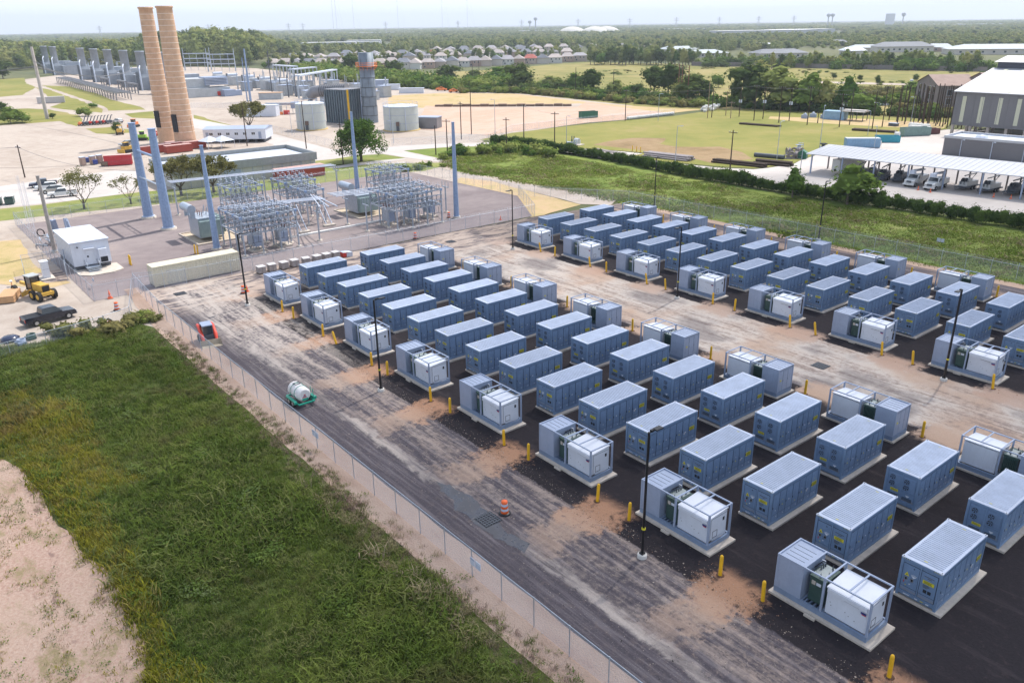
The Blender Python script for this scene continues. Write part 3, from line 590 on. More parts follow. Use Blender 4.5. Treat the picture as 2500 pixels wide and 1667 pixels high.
# ---------------------------------------------------------------- chain link fences
t = NT('chain_link_mesh'); v = t.obj()
xx, yy, zz = t.xyz(v)
s1_ = t.math('ABSOLUTE', t.math('SUBTRACT', t.math('FRACT', t.math('MULTIPLY', t.math('ADD', xx, zz), 12.0)), .5)); s2_ = t.math('ABSOLUTE', t.math('SUBTRACT', t.math('FRACT', t.math('MULTIPLY', t.math('SUBTRACT', xx, zz), 12.0)), .5))
wire = t.math('MAXIMUM', t.ss(s1_, .36, .44), t.ss(s2_, .36, .44))
tr = t.n('ShaderNodeBsdfTransparent'); pb = t.n('ShaderNodeBsdfPrincipled'); pb.inputs['Base Color'].default_value = (.50,.58,.72,1); pb.inputs['Metallic'].default_value = .3; pb.inputs['Roughness'].default_value = .5
mxs = t.n('ShaderNodeMixShader'); t.lk(t.math('MULTIPLY', wire, .85), mxs.inputs[0]); t.lk(tr.outputs[0], mxs.inputs[1]); t.lk(pb.outputs[0], mxs.inputs[2]); t.lk(mxs.outputs[0], t.out.inputs[0]); CHAIN = t.mat
CHAINF = CHAIN.copy(); CHAINF.name = 'chain_link_mesh_weathered'
for nd_ in CHAINF.node_tree.nodes:
    if nd_.type == 'MATH' and nd_.operation == 'MULTIPLY' and abs(nd_.inputs[1].default_value-.85) < 1e-4: nd_.inputs[1].default_value = .38
def fence(name, pts, label, h=2.15, step=3.05, barb=True, mat=CHAINF, postmat=GALV, r=.035, gate=None):
    root = E(name, (pts[0][0], pts[0][1]), 0, label, 'fence')
    pm = MB(); pm.tube([(0,0,0),(0,0,h+.05)], r, 6)
    if barb: pm.tube([(0,0,h),(0,.22,h+.32)], r*.6, 5)
    pm = mesh(pm, 'fence_post', postmat); ox, oy = pts[0]; rail = MB(); wires = MB()
    for i in range(len(pts)-1):
        (ax, ay), (bx_, by_) = pts[i], pts[i+1]; L = hypot(bx_-ax, by_-ay); k = max(1, round(L/step)); a = atan2(by_-ay, bx_-ax)
        pn = MB(); w = L/k; pn.quad((0,0,.05),(w,0,.05),(w,0,h-.02),(0,0,h-.02)); pn = mesh(pn, 'mesh_panel', mat)
        for j in range(k+(1 if i == len(pts)-2 else 0)): put(pm, 'fence_post', root, (ax-ox+(bx_-ax)*j/k, ay-oy+(by_-ay)*j/k, 0), (0, 0, a))
        for j in range(k): put(pn, 'mesh_panel', root, (ax-ox+(bx_-ax)*j/k, ay-oy+(by_-ay)*j/k, 0), (0, 0, a))
        rail.tube([(ax-ox, ay-oy, h), (bx_-ox, by_-oy, h)], r*.75, 5)
        if barb:
            nx, ny = -sin(a), cos(a)
            for q in (.33, .66, 1.0): o1 = .22*q; wires.tube([(ax-ox+nx*o1, ay-oy+ny*o1, h+.32*q), (bx_-ox+nx*o1, by_-oy+ny*o1, h+.32*q)], .006, 3)
    rail.build('top_rail', postmat, root)
    if barb: wires.build('barbed_wire', postmat, root)
    return root
fence('chain_link_fence', [(-13.7,-18.2),(0,-19.0),(25,-19.2),(60,-19.1),(112,-18.9)], 'long chain-link fence between the weedy field and the near lane', barb=False, mat=CHAIN)
fence('chain_link_fence', [(-7,73.2),(20,74.0),(60,74.0),(120,73.6)], 'barbed chain-link fence between the yard and the green grass band', step=3.3)
fence('chain_link_fence', [(-7,73.2),(-17.5,66),(-27,61.5)], 'short chain-link fence with gate frames at the far yard corner')
fence('chain_link_fence', [(-11.2,-23.9),(-11.0,-12),(-10.6,20),(-10.3,51.5),(-27,61.3),(-69,60.2),(-69.5,20),(-69.5,-24)], 'barbed chain-link fence around the electrical substation')
fence('chain_link_fence', [(-69.5,-24),(-40,-24.2),(-11.2,-23.9)], 'chain-link fence behind the white control building')
fence('chain_link_fence', [(-13.7,-18.2),(-11.0,-12)], 'chain-link gate between the cream container and the field corner', step=3)
fence('chain_link_fence', [(-13.7,-18.4),R5(1195,1415),R5(960,1500),R5(700,1580),R5(430,1650),R5(100,1745),R5(-300,1860)], 'low sagging chain-link fence along the top of the weedy field', barb=False, h=1.6, step=3.5)

# ================================================================ substation
def steel_pole(x, y, h, r0, r1, label, name='steel_pole', mat=GALVB, base=True):
    r = E(name, (x, y), 0, label, 'pole', None)
    MB().tube([(0,0,.3),(0,0,h)], [r0, r1], 12, smooth=False).tube([(0,0,h),(0,0,h+.12)], r1*1.2, 12).build('shaft', mat, r)
    MB().lathe([(0,.32),(r0*1.45,.32),(r0*1.5,.25),(r0*1.5,-.05)], 14).build('concrete_base', CONC, r)
    MB().tube([(0,0,.32),(0,0,.40)], r0*1.25, 12).build('base_flange', GALV, r)
    return r
# the tall pair joined by a cross tube
hf = E('dead_end_structure', (-52.5,-3.55), 0, 'pair of thick blue-grey steel poles joined by a cross tube in the substation', 'transmission structure')
for s in (-1, 1):
    MB().tube([(s*6,0,.3),(s*6,0,17.4)], [.92,.62], 12, smooth=False).tube([(s*6,0,17.4),(s*6,0,17.5)], .72, 12).build('pole', GALVB, hf)
    MB().lathe([(0,.32),(1.35,.32),(1.4,-.05)], 16, 0, (s*6,0,0)).build('concrete_base', CONC, hf)
    MB().tube([(s*6,0,.33),(s*6,0,.42)], 1.15, 14).build('base_flange', ROOFW, hf)
MB().tube([(-5.4,0,12.6),(5.4,0,12.6)], .24, 8).build('cross_tube', GALVB, hf)
MB().tube([(-5.4,.1,7.6),(5.4,.1,7.6)], .14, 6).tube([(-5.4,-.5,7.9),(5.4,-.5,7.9)], .08, 6).tube([(-5,-.5,7.9),(-3,.1,7.6),(-1,-.5,7.9),(1,.1,7.6),(3,-.5,7.9),(5,.1,7.6)], .05, 5).build('lower_brace', GALV, hf)
steel_pole(-26.6,-2.1,16.4,.55,.26,'single blue-grey steel pole rising behind the cream container')
steel_pole(-18.9,39.8,17.1,.50,.26,'single blue-grey steel pole beside the fence at the substation corner')
steel_pole(-45.7,34.1,17.4,.50,.24,'single blue-grey steel pole behind the right-hand transformer')
steel_pole(-42.6,-22.6,12.2,.34,.24,'grey wooden-looking pole behind the white control building', 'wood_pole', M('grey_wood', (.33,.30,.28), .9, 0, .2, 3))
# insulators
insm = MB().lathe([(0,0),(.07,0),(.07,.05),(.04,.07)]+[(r, .10+i*.12+dz) for i in range(6) for r, dz in ((.045,0),(.11,.03),(.045,.07))]+[(.05,.86),(.05,.95),(0,.95)], 7); INSU = mesh(insm, 'insulator', INS); INSB = mesh(insm, 'insulator', PORC)
def bus_support(x, y, h, txt, w=2.2, az=0):
    r = E('bus_support', (x, y), az, txt, 'bus support', 'steel columns carrying the bus tubes')
    MB().tube([(0,0,.2),(0,0,h-1.2)], .14, 8).build('column', GALV, r); MB().lathe([(0,.22),(.42,.22),(.45,-.05)], 12).build('concrete_base', CONC, r)
    MB().box(-w/2, w/2, -.08, .08, h-1.2, h-1.04).build('crossarm', GALV, r)
    for xx in (-w/2+.1, 0, w/2-.1): put(INSU, 'insulator', r, (xx, 0, h-1.04))
    return r
for i, (x, y, h, t_) in enumerate(((-57,1.5,6.4,'by the thick pole pair'),(-56.3,10,6.4,'behind the left transformer'),(-55.6,18.6,6.4,'left of the red container'),(-54.8,26.4,6.4,'before the red container'),(-53.4,33.5,6.4,'at the end of the long tubes'),
        (-20.5,13.0,6.0,'between the two switch racks near the fence'),(-20.8,22.2,5.8,'left of the right-hand switch rack'),(-27.8,22.1,5.8,'beside the right-hand oil pad'),(-27.0,10.0,5.8,'behind the left switch rack'),(-30.0,3.0,5.8,'over the left switch rack'),(-24,41,6,'at the right end of the yard'))):
    bus_support(x, y, h, 'galvanised T-shaped bus support ' + t_)
def bus_tubes(pts3, label, r=.10):
    ro = E('bus_tubes', (pts3[0][0][0], pts3[0][0][1]), 0, label, 'bus tubes'); o = Vector((pts3[0][0][0], pts3[0][0][1], 0))
    for a in pts3: MB().tube([tuple(Vector(p)-o) for p in a], r, 6).build('bus_tube', ROOFW, ro)
bus_tubes([[(-58.2+i*1.0,.8,6.4),(-54.6+i*1.0,33.2,6.4)] for i in range(3)], 'three long parallel aluminium tubes crossing the back of the substation')
bus_tubes([[(-31+i*.9,.5,5.8),(-27+i*.9,17,5.8)] for i in range(3)]+[[(-29+i*1.2,0,6.3),(-26+i*1.2,10,6.3)] for i in range(3)], 'parallel aluminium tubes above the left switch rack')
bus_tubes([[(-28.5+i*1.1,19,5.9),(-27+i*1.1,38-i*2,5.9)] for i in range(4)], 'parallel aluminium tubes above the right switch rack')
bus_tubes([[(-31+i*1.1,17,5.7),(-19+i*.6,13+i*1.2,5.9)] for i in range(3)], 'short aluminium tubes slanting down towards the near fence')
# switch racks: portal frame with beams, insulators, switches and droppers
def switch_rack(x0, y0, nx, ny, dx, dy, label):
    r = E('switch_rack', (x0, y0), 0, label, 'switch rack'); h = 6.1
    pm = mesh(MB().box(-.10,.10,-.10,.10,.2,h), 'rack_post', GALV); bm_ = mesh(MB().lathe([(0,.22),(.38,.22),(.4,-.05)], 10), 'concrete_base', CONC)
    jm = mesh(MB().box(-.2,.2,-.2,.2,-.2,.2), 'junction_box', GALVB)
    for i in range(nx+1):
        for j in range(ny+1):
            put(pm, 'rack_post', r, (i*dx, j*dy, 0)); put(bm_, 'concrete_base', r, (i*dx, j*dy, 0)); put(jm, 'junction_box', r, (i*dx, j*dy, h-.1))
    bx1 = mesh(MB().box(0, dx, -.09, .09, -.09, .09), 'beam', GALV); by1 = mesh(MB().box(-.09, .09, 0, dy, -.09, .09), 'beam', GALV)
    for i in range(nx+1):
        for j in range(ny+1):
            for z in (h-.1, 3.4):
                if i < nx: put(bx1, 'beam', r, (i*dx, j*dy, z-(.003 if z > 5 else 0)))
                if j < ny: put(by1, 'beam', r, (i*dx, j*dy, z))
    # disconnect switch sets hung on the beams
    sw = MB()
    for q in (-.45, .45):
        for zz, rr in ((.0,.05),(.12,.12),(.24,.05),(.36,.12),(.48,.05),(.60,.12),(.7,.04)): sw.tube([(0,q,zz),(0,q,zz+.06)], rr, 6, 1 if rr > .1 else 0)
    sw.tube([(0,-.6,.78),(0,.6,.80)], .045, 5, 2).tube([(0,-.45,.78),(0,.1,1.25)], .03, 4, 2); sw.box(-.09,.09,-.7,.7,-.12,0)
    SW = mesh(sw, 'disconnect_switch', [INS, DKG, ROOFW])
    for i in range(nx+1):
        for j in range(ny):
            for q in range(3):
                y = (j+.2+.3*q)*dy
                put(SW, 'disconnect_switch', r, (i*dx, y, h-.0), (0, 0, pi/2)); put(SW, 'disconnect_switch', r, (i*dx, y, 3.5), (0, 0, pi/2))
                put(SW, 'disconnect_switch', r, (i*dx+.2, y, h-1.0), (pi, 0, 0))
    w = MB(); rnd = random.Random(len(label))
    for i in range(nx+1):
        for j in range(ny*3):
            y = (j/3+.17)*dy; x = i*dx
            w.tube([(x+.1,y,h-1.6),(x+.5,y+rnd.uniform(-.3,.3),4.6),(x+.1,y,4.3)], .022, 4); w.tube([(x,y,3.3),(x+.4,y+.2,2.4),(x+dx*.35,y,2.2)], .022, 4); w.tube([(x+.5,y,4.4),(x+dx-.3,y,4.9)], .02, 4)
    tag(w.build('jumper_cables', GALVB, r), kind='stuff')
    w = MB()
    for j in range(ny):
        w.tube([(nx*dx, j*dy, .3),(nx*dx, (j+.5)*dy, 1.9),(nx*dx, (j+1)*dy, .3)], .035, 4).tube([(nx*dx, j*dy, 1.9),(nx*dx, (j+1)*dy, 1.9)], .04, 4)
        for q in range(3): w.tube([(nx*dx, (j+.2+.3*q)*dy, 1.9),(nx*dx-.4, (j+.2+.3*q)*dy+.2, 2.9)], .04, 4)
    tag(w.build('cable_bracing', DKG, r), kind='stuff')
    return r
switch_rack(-28.4, -.2, 3, 3, 3.0, 3.0, 'tangled galvanised switch rack on the left behind the near substation fence')
switch_rack(-26.6, 26.4, 3, 3, 3.0, 3.1, 'tangled galvanised switch rack on the right behind the near substation fence')
switch_rack(-46, 36.5, 2, 2, 3.0, 3.2, 'small switch rack at the back right of the substation')
switch_rack(-49, 17.5, 2, 2, 3.2, 3.0, 'switch rack stacked in the middle of the substation')
switch_rack(-50, 7.5, 2, 2, 3.0, 3.0, 'small switch rack behind the left transformer')
switch_rack(-38.5, 16.8, 2, 1, 3.0, 3.4, 'switch rack between the two big transformers')
# circuit breakers
def breaker(x, y, txt, red):
    r = E('circuit_breaker', (x, y), 0, 'grey box circuit breaker on legs ' + txt, 'circuit breaker', 'box circuit breakers of the substation')
    MB().box(-.9,.9,-.8,.8,1.0,3.0).box(-.95,.95,-.85,.85,2.95,3.02).build('tank', GALV, r); MB().box(.9,1.15,-.6,.6,.9,2.5).build('control_cabinet', LGREY, r)
    MB().box(-1.3,1.3,-1.2,1.2,-.02,.3).build('concrete_pad', CONC, r)
    lm = mesh(MB().box(-.06,.06,-.06,.06,.3,1.0), 'leg', GALV)
    for sx in (-.8,.8):
        for sy in (-.7,.7): put(lm, 'leg', r, (sx, sy, 0))
    for i in range(3):
        for s in (-1, 1): put(INSB if red else INSU, 'bushing', r, (s*.45, -.5+i*.5, 3.02), (s*.0, s*.25, 0))
breaker(-22.3, 27.4, 'leftmost under the right rack, with red bushings', True); breaker(-22.0, 31.6, 'beside the red-bushing breaker', False)
breaker(-21.8, 2.6, 'nearest the cream container', True); breaker(-21.8, 7.0, 'at the right end of the left rack', True); breaker(-23.2, 36.6, 'at the far right end of the right rack', False)
# big transformers
def transformer(x, y, label):
    r = E('power_transformer', (x, y), 0, label, 'transformer')
    MB().box(-5.2,5.0,-2.9,4.6,.0,.05).build('oil_pad', M('tan_pad', (.46,.37,.27), .95, 0, .12), r)
    k = MB()
    for a in ((-5.2,5.0,-2.95,-2.75),(-5.2,5.0,4.45,4.65)): k.box(a[0],a[1],a[2],a[3],.0,.22)
    for a in (-5.2,4.8): k.box(a,a+.2,-2.75,4.45,.0,.22)
    k.build('pad_kerb', CONC, r)
    MB().box(-3.0,2.0,-1.5,1.6,.4,3.7).box(-3.1,2.1,-1.6,1.7,3.6,3.75).build('main_tank', GALV, r)
    rad = MB()
    for i in range(9): rad.box(-.62,.62,i*.13-.55,i*.13-.48,.8,3.4)
    radm = mesh(rad, 'radiator', M('green_grey_paint', (.25,.33,.33), .5, .1, .1))
    for i in range(3): put(radm, 'radiator', r, (-2.2+i*1.6, 2.45, 0)); put(radm, 'radiator', r, (2.75, -1.0+i*1.25, 0), (0,0,pi/2))
    MB().tube([(-2.6,-2.1,5.3),(1.4,-2.1,5.3)], .72, 16).build('conservator_tank', GALV, r)
    MB().box(-2.2,-2.0,-2.3,-1.5,3.7,4.8).box(.8,1.0,-2.3,-1.5,3.7,4.8).build('tank_bracket', GALV, r)
    MB().box(2.0,2.5,.4,1.3,.8,2.4).build('control_cabinet', LGREY, r)
    for i in range(3): put(INSU, 'bushing', r, (-2.2+i*1.5, .8, 3.7), (-.25,0,0), (1.3,1.3,1.5)); put(INSB, 'bushing', r, (-1.6+i*1.1, -.3, 3.7))
    MB().box(1.9,2.02,-.4,.3,2.6,2.8).build('yellow_label', YSIGN, r)
transformer(-36.0, -.6, 'large grey power transformer with horizontal oil tank, left behind the blue-grey pole')
transformer(-35.0, 28.6, 'large grey power transformer with green radiators and oil tank, right of centre')
# small items
def xframe(x, y, txt):
    r = E('cable_riser', (x, y), 0, 'pair of slanting white bus legs on a long footing ' + txt, 'bus riser')
    for s in (0, 1.1): MB().tube([(-3.5,s,4.3),(0,s,.4)], .10, 6).build('leg', ROOFW, r)
    MB().tube([(-3.6,-.3,4.0),(-3.6,1.6,4.0)], .08, 6).tube([(-1.2,-.2,.3),(-2.2,1.3,3.0)], .05, 5).build('brace', DKG, r)
    MB().box(-.5,.5,-.5,1.6,-.02,.3).build('concrete_footing', CONC, r)
xframe(-27.6, 13.0, 'right of the left rack'); xframe(-29.2, 18.6, 'left of the right transformer')
o = MB().box(-.25,.25,0,20,.0,.28).build('concrete_kerb', M('white_curb', (.7,.68,.66), .8)); o.location = (-25.6, 8.2, 0); o.rotation_euler.z = .02; tag(o, 'long white concrete trough crossing the substation gravel', 'cable trough')
for i, px in enumerate((R5(1195,925), R5(1185,915), R5(1780,820), R5(1805,825))): dup(bo, px, 0, 'yellow post inside the substation %s, %s one' % ('near the white building' if i < 2 else 'behind the cream container', ORD[i % 2]))
# shed-like white control building on a concrete base
cb_ = E('control_building', (-33.6,-20.1), 0, 'long white metal control building with pale roof beside the fence', 'building')
MB().box(-5.6,5.6,-2.55,2.6,.75,4.2).build('wall', WHITE, cb_); MB().box(-5.75,5.75,-2.7,2.75,4.2,4.34).build('roof', ROOFW, cb_); MB().box(-5.3,5.3,-2.4,2.45,.0,.75).build('underframe', DKG, cb_)
rb = mesh(MB().box(-.03,.03,-.02,.0,.78,4.18), 'wall_seam', LGREY)
for i in range(10): put(rb, 'wall_seam', cb_, (-5.1+i*1.13, -2.55, 0))
dr = MB().box(5.6,5.65,-.75,.25,.8,3.0).build('door', WHITE, cb_); MB().box(5.65,5.70,-.62,-.42,1.9,2.15).build('window', GAP, dr)
MB().box(5.6,6.2,-1.0,.5,3.2,3.3).build('door_canopy', WHITE, cb_); MB().box(5.6,6.3,.9,2.1,.9,3.0).build('air_conditioner', WHITE, cb_); MB().box(6.3,6.32,1.0,2.0,1.0,1.8).build('condenser_grille', GAP, cb_)
MB().tube([(5.62,-1.7,3.6),(5.85,-1.7,3.6)], .12, 8).build('wall_lamp', DKG, cb_)
st_ = MB().box(5.65,7.0,-1.2,.6,.55,.62); 
for i in range(3): st_.box(7.0+i*.28,7.28+i*.28,-1.1,.5,.40-i*.15,.45-i*.15)
for y in (-1.15,.55): st_.tube([(5.7,y,.6),(5.7,y,1.6),(7.0,y,1.6),(7.8,y,1.0),(7.8,y,.0)], .03, 5).tube([(7.0,y,.0),(7.0,y,1.6)], .03, 5)
st_.build('entrance_steps', GALV, cb_)
o = MB().prism([(4.5,-2.6),(8.2,-2.6),(9.6,-1.2),(9.6,1.8),(8.6,3.4),(4.5,3.4)], .0, .14).build('concrete_slab', CONC); o.location = (-33.6,-20.1,0); tag(o, kind='structure')
# outdoor cabinet inside its own small fence pen
r = E('equipment_cabinet', R5(430,1040)+(0,), 0, 'tall white two-tier equipment cabinet beside the yellow grader', 'cabinet')
MB().box(-.6,.6,-.45,.45,.15,2.5).build('body', WHITE, r); MB().box(-.66,.66,-.52,.52,2.45,2.56).build('cap', WHITE, r); MB().box(-1.2,1.4,-.9,.9,0,.15).build('concrete_slab', CONC, r); MB().box(-.62,-.6,-.43,.43,1.4,1.42).box(.6,.602,-.43,.43,1.4,1.42).build('joint', GAP, r)
q0 = R5(160,900+160); fence('chain_link_fence', [R5(245,1075), R5(215,960), R5(600,905), R5(620,1060)], 'small unfinished chain-link pen around the white cabinet', barb=False, step=2.4)
o = sheet('asphalt_patch', [R5(120,1035), R5(190,1020), R5(560,960), R5(640,1060), R5(430,1085), R5(240,1100), R5(150,1080)], .006, G_SITE); 
# stored steel beside the building
for i, (a, b, rx) in enumerate(((480,545,.5),(500,545,.45),(600,550,-.3),(622,560,-.3),(640,575,-.3))):
    p = R5(a+25, b+80); o = MB().box(-.12,.12,-.35,.35,0,2.6).build('steel_channel', LGREY); o.location = (p[0], p[1], 0); o.rotation_euler = (rx*.5, rx*.6, .3*i); tag(o, 'grey steel channel leaning behind the control building, %s from the left' % ORD[i], 'steel channel', 'steel channels leaning behind the control building')
p = R5(450, 735); r = E('steel_scrap_stack', (p[0], p[1]), .2, 'jumbled stack of galvanised steel arms between pole and control building', 'steel stack')
for i in range(12): MB().bx((random.uniform(-.8,.8), random.uniform(-1.5,1.5), .15+.14*i), (2.6, .16, .14), random.uniform(-.5,.5)).build('steel_arm', GALV, r)
o = MB().tube([(.62*cos(i*pi/10), 0, .62+.62*sin(i*pi/10)) for i in range(21)], .10, 6, caps=False).build('hose_coil', BLK); p = R5(378,660); o.location = (p[0], p[1], 0); o.rotation_euler.z = .9; tag(o, 'black hose coil standing against the grey pole', 'hose coil')
# white lattice masts by the parking lot
for i, (b, tp_) in enumerate((((270,590), (145,212)), ((325,660), (185,225)))):
    p = R5(*b); r = E('lattice_mast', (p[0], p[1]), 0, 'thin white lattice mast, %s' % ('left of the pair' if i == 0 else 'right of the pair'), 'mast', 'thin lattice masts by the parking')
    hh = 9.5
    for k in range(3): a = k*2.094; MB().tube([(.22*cos(a),.22*sin(a),0),(.18*cos(a),.18*sin(a),hh)], .025, 4).build('upright', WHITE, r)
    z = MB(); pts = [(.2*cos((j % 3)*2.094), .2*sin((j % 3)*2.094), j*.3) for j in range(int(hh/.3))]; z.tube(pts, .014, 3); z.build('lacing', WHITE, r)
# cream shipping container
def shipping(name, x, y, rz, L, W, H, mat, label, topmat=None, ribs=True, open_top=False, cat='shipping container'):
    r = E(name, (x, y), rz, label, cat)
    if open_top:
        b = MB(); b.box(-L/2+.05,L/2-.05,-W/2+.05,W/2-.05,.12,.2)
        for a in ((-L/2,L/2,-W/2,-W/2+.06),(-L/2,L/2,W/2-.06,W/2)): b.box(a[0],a[1],a[2],a[3],.1,H)
        for a in (-L/2, L/2-.06): b.box(a,a+.06,-W/2+.06,W/2-.06,.1,H)
        b.build('body', mat, r)
        rm = MB()
        for a in ((-L/2-.06,L/2+.06,-W/2-.06,-W/2+.10),(-L/2-.06,L/2+.06,W/2-.10,W/2+.06)): rm.box(a[0],a[1],a[2],a[3],H,H+.1)
        rm.build('top_rim', mat, r)
    else:
        MB().box(-L/2+.04,L/2-.04,-W/2+.04,W/2-.04,.15,H-.06).build('body', mat, r)
        f = MB()
        for sx in (-1,1):
            for sy in (-1,1): f.box(min(sx*L/2,sx*(L/2-.14)),max(sx*L/2,sx*(L/2-.14)),min(sy*W/2,sy*(W/2-.14)),max(sy*W/2,sy*(W/2-.14)),.0,H-.02)
            f.box(-L/2+.14,L/2-.14,min(sx*W/2,sx*(W/2-.07)),max(sx*W/2,sx*(W/2-.07)),.12,.27); f.box(-L/2+.14,L/2-.14,min(sx*W/2,sx*(W/2-.07)),max(sx*W/2,sx*(W/2-.07)),H-.16,H-.05)
        f.build('frame', mat, r); rf = MB().box(-L/2+.02,L/2-.02,-W/2+.02,W/2-.02,H-.05,H); 
        for i in range(int(L/.3)-2): rf.box(-L/2+.4+i*.3, -L/2+.52+i*.3, -W/2+.2, W/2-.2, H, H+.02)
        rf.build('roof', topmat or mat, r)
    n = int((L-.4)/.28); rib = MB()
    rib.add([(-.08,0,.28),(.08,0,.28),(.04,-.045,.28),(-.04,-.045,.28),(-.08,0,H-.18),(.08,0,H-.18),(.04,-.045,H-.18),(-.04,-.045,H-.18)], [(3,2,6,7),(0,3,7,4),(2,1,5,6)])
    rm_ = mesh(rib, 'side_rib', mat); step = 1 if not open_top else 3
    if ribs:
        for i in range(0, n, step):
            for s in (-1, 1): put(rm_, 'side_rib', r, (-L/2+.34+i*.28, s*(W/2-.035), 0), (0,0,0 if s < 0 else pi))
    if not open_top:
        for s in (-1, 1): MB().box(L/2-.04, L/2+.0, min(s*.03,s*(W/2-.16)), max(s*.03,s*(W/2-.16)), .3, H-.2).tube([(L/2+.02,s*.3,.3),(L/2+.02,s*.3,H-.2)], .025, 5).tube([(L/2+.02,s*.8,.3),(L/2+.02,s*.8,H-.2)], .025, 5).build('end_door', mat, r)
    return r
shipping('cream_container', -13.25, -9.9, pi/2+.01, 12.19, 2.44, 2.9, CREAM, 'long cream corrugated shipping container at the yard entrance')
# pallets of blocks along the fence
stone = M('grey_block', (.36,.32,.31), .95, 0, .2, 3); wrap = M('pale_wrap', (.55,.53,.53), .5, 0, .08)
pal = E('block_pallet', (0,0), 0, 'x', 'pallet', 'pallets of concrete blocks along the fence'); 
for zz in (0, .10): 
    MB().box(-.6,.6,-.55,.55,.02+zz,.05+zz).build('pallet_board', WOOD, pal)
blk = mesh(MB().box(-.19,.19,-.25,.25,0,.17), 'block', stone)
for z in range(5):
    for i in range(3):
        for j in range(2): put(blk, 'block', pal, (-.40+i*.40+random.uniform(-.02,.02), -.27+j*.54+random.uniform(-.02,.02), .16+z*.18), (0,0,random.uniform(-.04,.04)))
MB().box(-.63,.63,-.56,.56,1.06,1.10).build('top_wrap', wrap, pal)
for i, y in enumerate((-2.0,-.3,1.5,3.2,5.0,6.8,8.4,9.9)):
    lab = 'stack of grey blocks with pale cover, %s from the cream container' % ORD[i]
    if i == 0: pal.location = (-8.9, y, 0); pal['label'] = lab
    else: dup(pal, (-8.9+random.uniform(-.15,.15), y, 0), random.uniform(-.15,.15), lab)
r = E('tarp_bundle', (-8.8, 11.6), 0, 'red stack half covered by white tarp at the end of the pallet line', 'pallet'); MB().box(-.55,.55,-.7,.1,.1,.8).build('stack', RED, r); MB().box(-.6,.6,-.1,.9,.05,.62).add([(-.7,-.75,.82),(.6,-.7,.84),(.65,.9,.66),(-.6,.95,.64),(0,0,.95)], [(0,1,4),(1,2,4),(2,3,4),(3,0,4)]).build('tarp', ROOFW, r)

# ================================================================ chimneys and power plant
ringm = M('pale_ring', (.72,.62,.52), .8)
def chimney(x, y, r0, r1, h, txt):
    r = E('chimney', (x, y), 0, txt, 'chimney', 'pair of tan chimneys')
    prof = [(r0+(r1-r0)*(i/20)**.85, i*h/20) for i in range(21)]
    MB().lathe(prof+[(r1+.25,h),(r1+.25,h+.5),(r1-.35,h+.5),(r1-.4,h-2)], 28).build('shaft', TAN, r)
    k = int(h/1.55); rm = {}
    for i in range(3, k):
        z = i*h/k; q = r0+(r1-r0)*(z/h)**.85
        MB().lathe([(q,-.03),(q+.05,0),(q+.05,.07),(q,.10)], 28).build('ring', ringm, r, (0,0,z))
    a = radians(-62)
    MB().bx((cos(a)*(r0-.35), sin(a)*(r0-.35), 7.3), (1.2,1.5,5.0), a).build('flue_opening', GAP, r)
    for k_ in (-.5,.5): MB().bx((cos(a+1.2+k_)*(r0-.25), sin(a+1.2+k_)*(r0-.25), 4.6), (.25,.12,8.0), a+1.2+k_).build('pilaster', TAN, r)
chimney(-167.7, 33.5, 2.75, 1.95, 38.9, 'left tan chimney with pale rings, slightly farther back')
chimney(-151.9, 34.1, 3.15, 2.15, 38.8, 'right tan chimney with pale rings, nearer and thicker')
# green-grey steel stack with orange platform
PANEL = M('weathered_blue_steel', (.20,.235,.28), .55, .2, .14, .5); SEAM = M('panel_seam', (.07,.08,.09), .7)
r = E('exhaust_stack', (-169.3,107.2), 0, 'tall blue-grey panelled exhaust stack with an orange walkway', 'exhaust stack')
MB().lathe([(2.85,0),(2.85,5),(2.7,9),(2.7,24.4),(2.5,24.4),(2.4,20)], 28).build('shell', PANEL, r)
for i in range(6): MB().lathe([(2.88-.02*i,0),(2.95-.02*i,.1),(2.88-.02*i,.2)], 28).build('stiffening_ring', SEAM, r, (0,0,2.5+i*3.3))
for i in range(6):
    for k in range(7): a = k*.9+(i % 2)*.45; MB().box(2.72 if i > 1 else 2.84, 2.76 if i > 1 else 2.9, -.04, .04, .1, 3.2).build('panel_joint', SEAM, r, (0,0,2.6+i*3.3), a)
OR = M('orange_steel', (.72,.20,.05), .6)
pf = MB().lathe([(2.75,19.6),(3.9,19.7),(3.9,19.85),(2.75,19.85)], 24).build('walkway', OR, r)
pr = MB()
for z in (20.4, 20.95): pr.tube([(3.85*cos(i*pi/14),3.85*sin(i*pi/14),z) for i in range(29)], .06, 4, caps=False)
for i in range(14): a = i*pi/7; pr.tube([(3.85*cos(a),3.85*sin(a),19.8),(3.85*cos(a),3.85*sin(a),21)], .05, 4).tube([(3.85*cos(a),3.85*sin(a),19.7),(2.7*cos(a),2.7*sin(a),18.4)], .07, 4)
pr.build('handrail', OR, pf)
MB().box(-3.1,-2.8,-.3,.3,0,10).build('caged_ladder', LGREY, r, (0,0,0), radians(62))
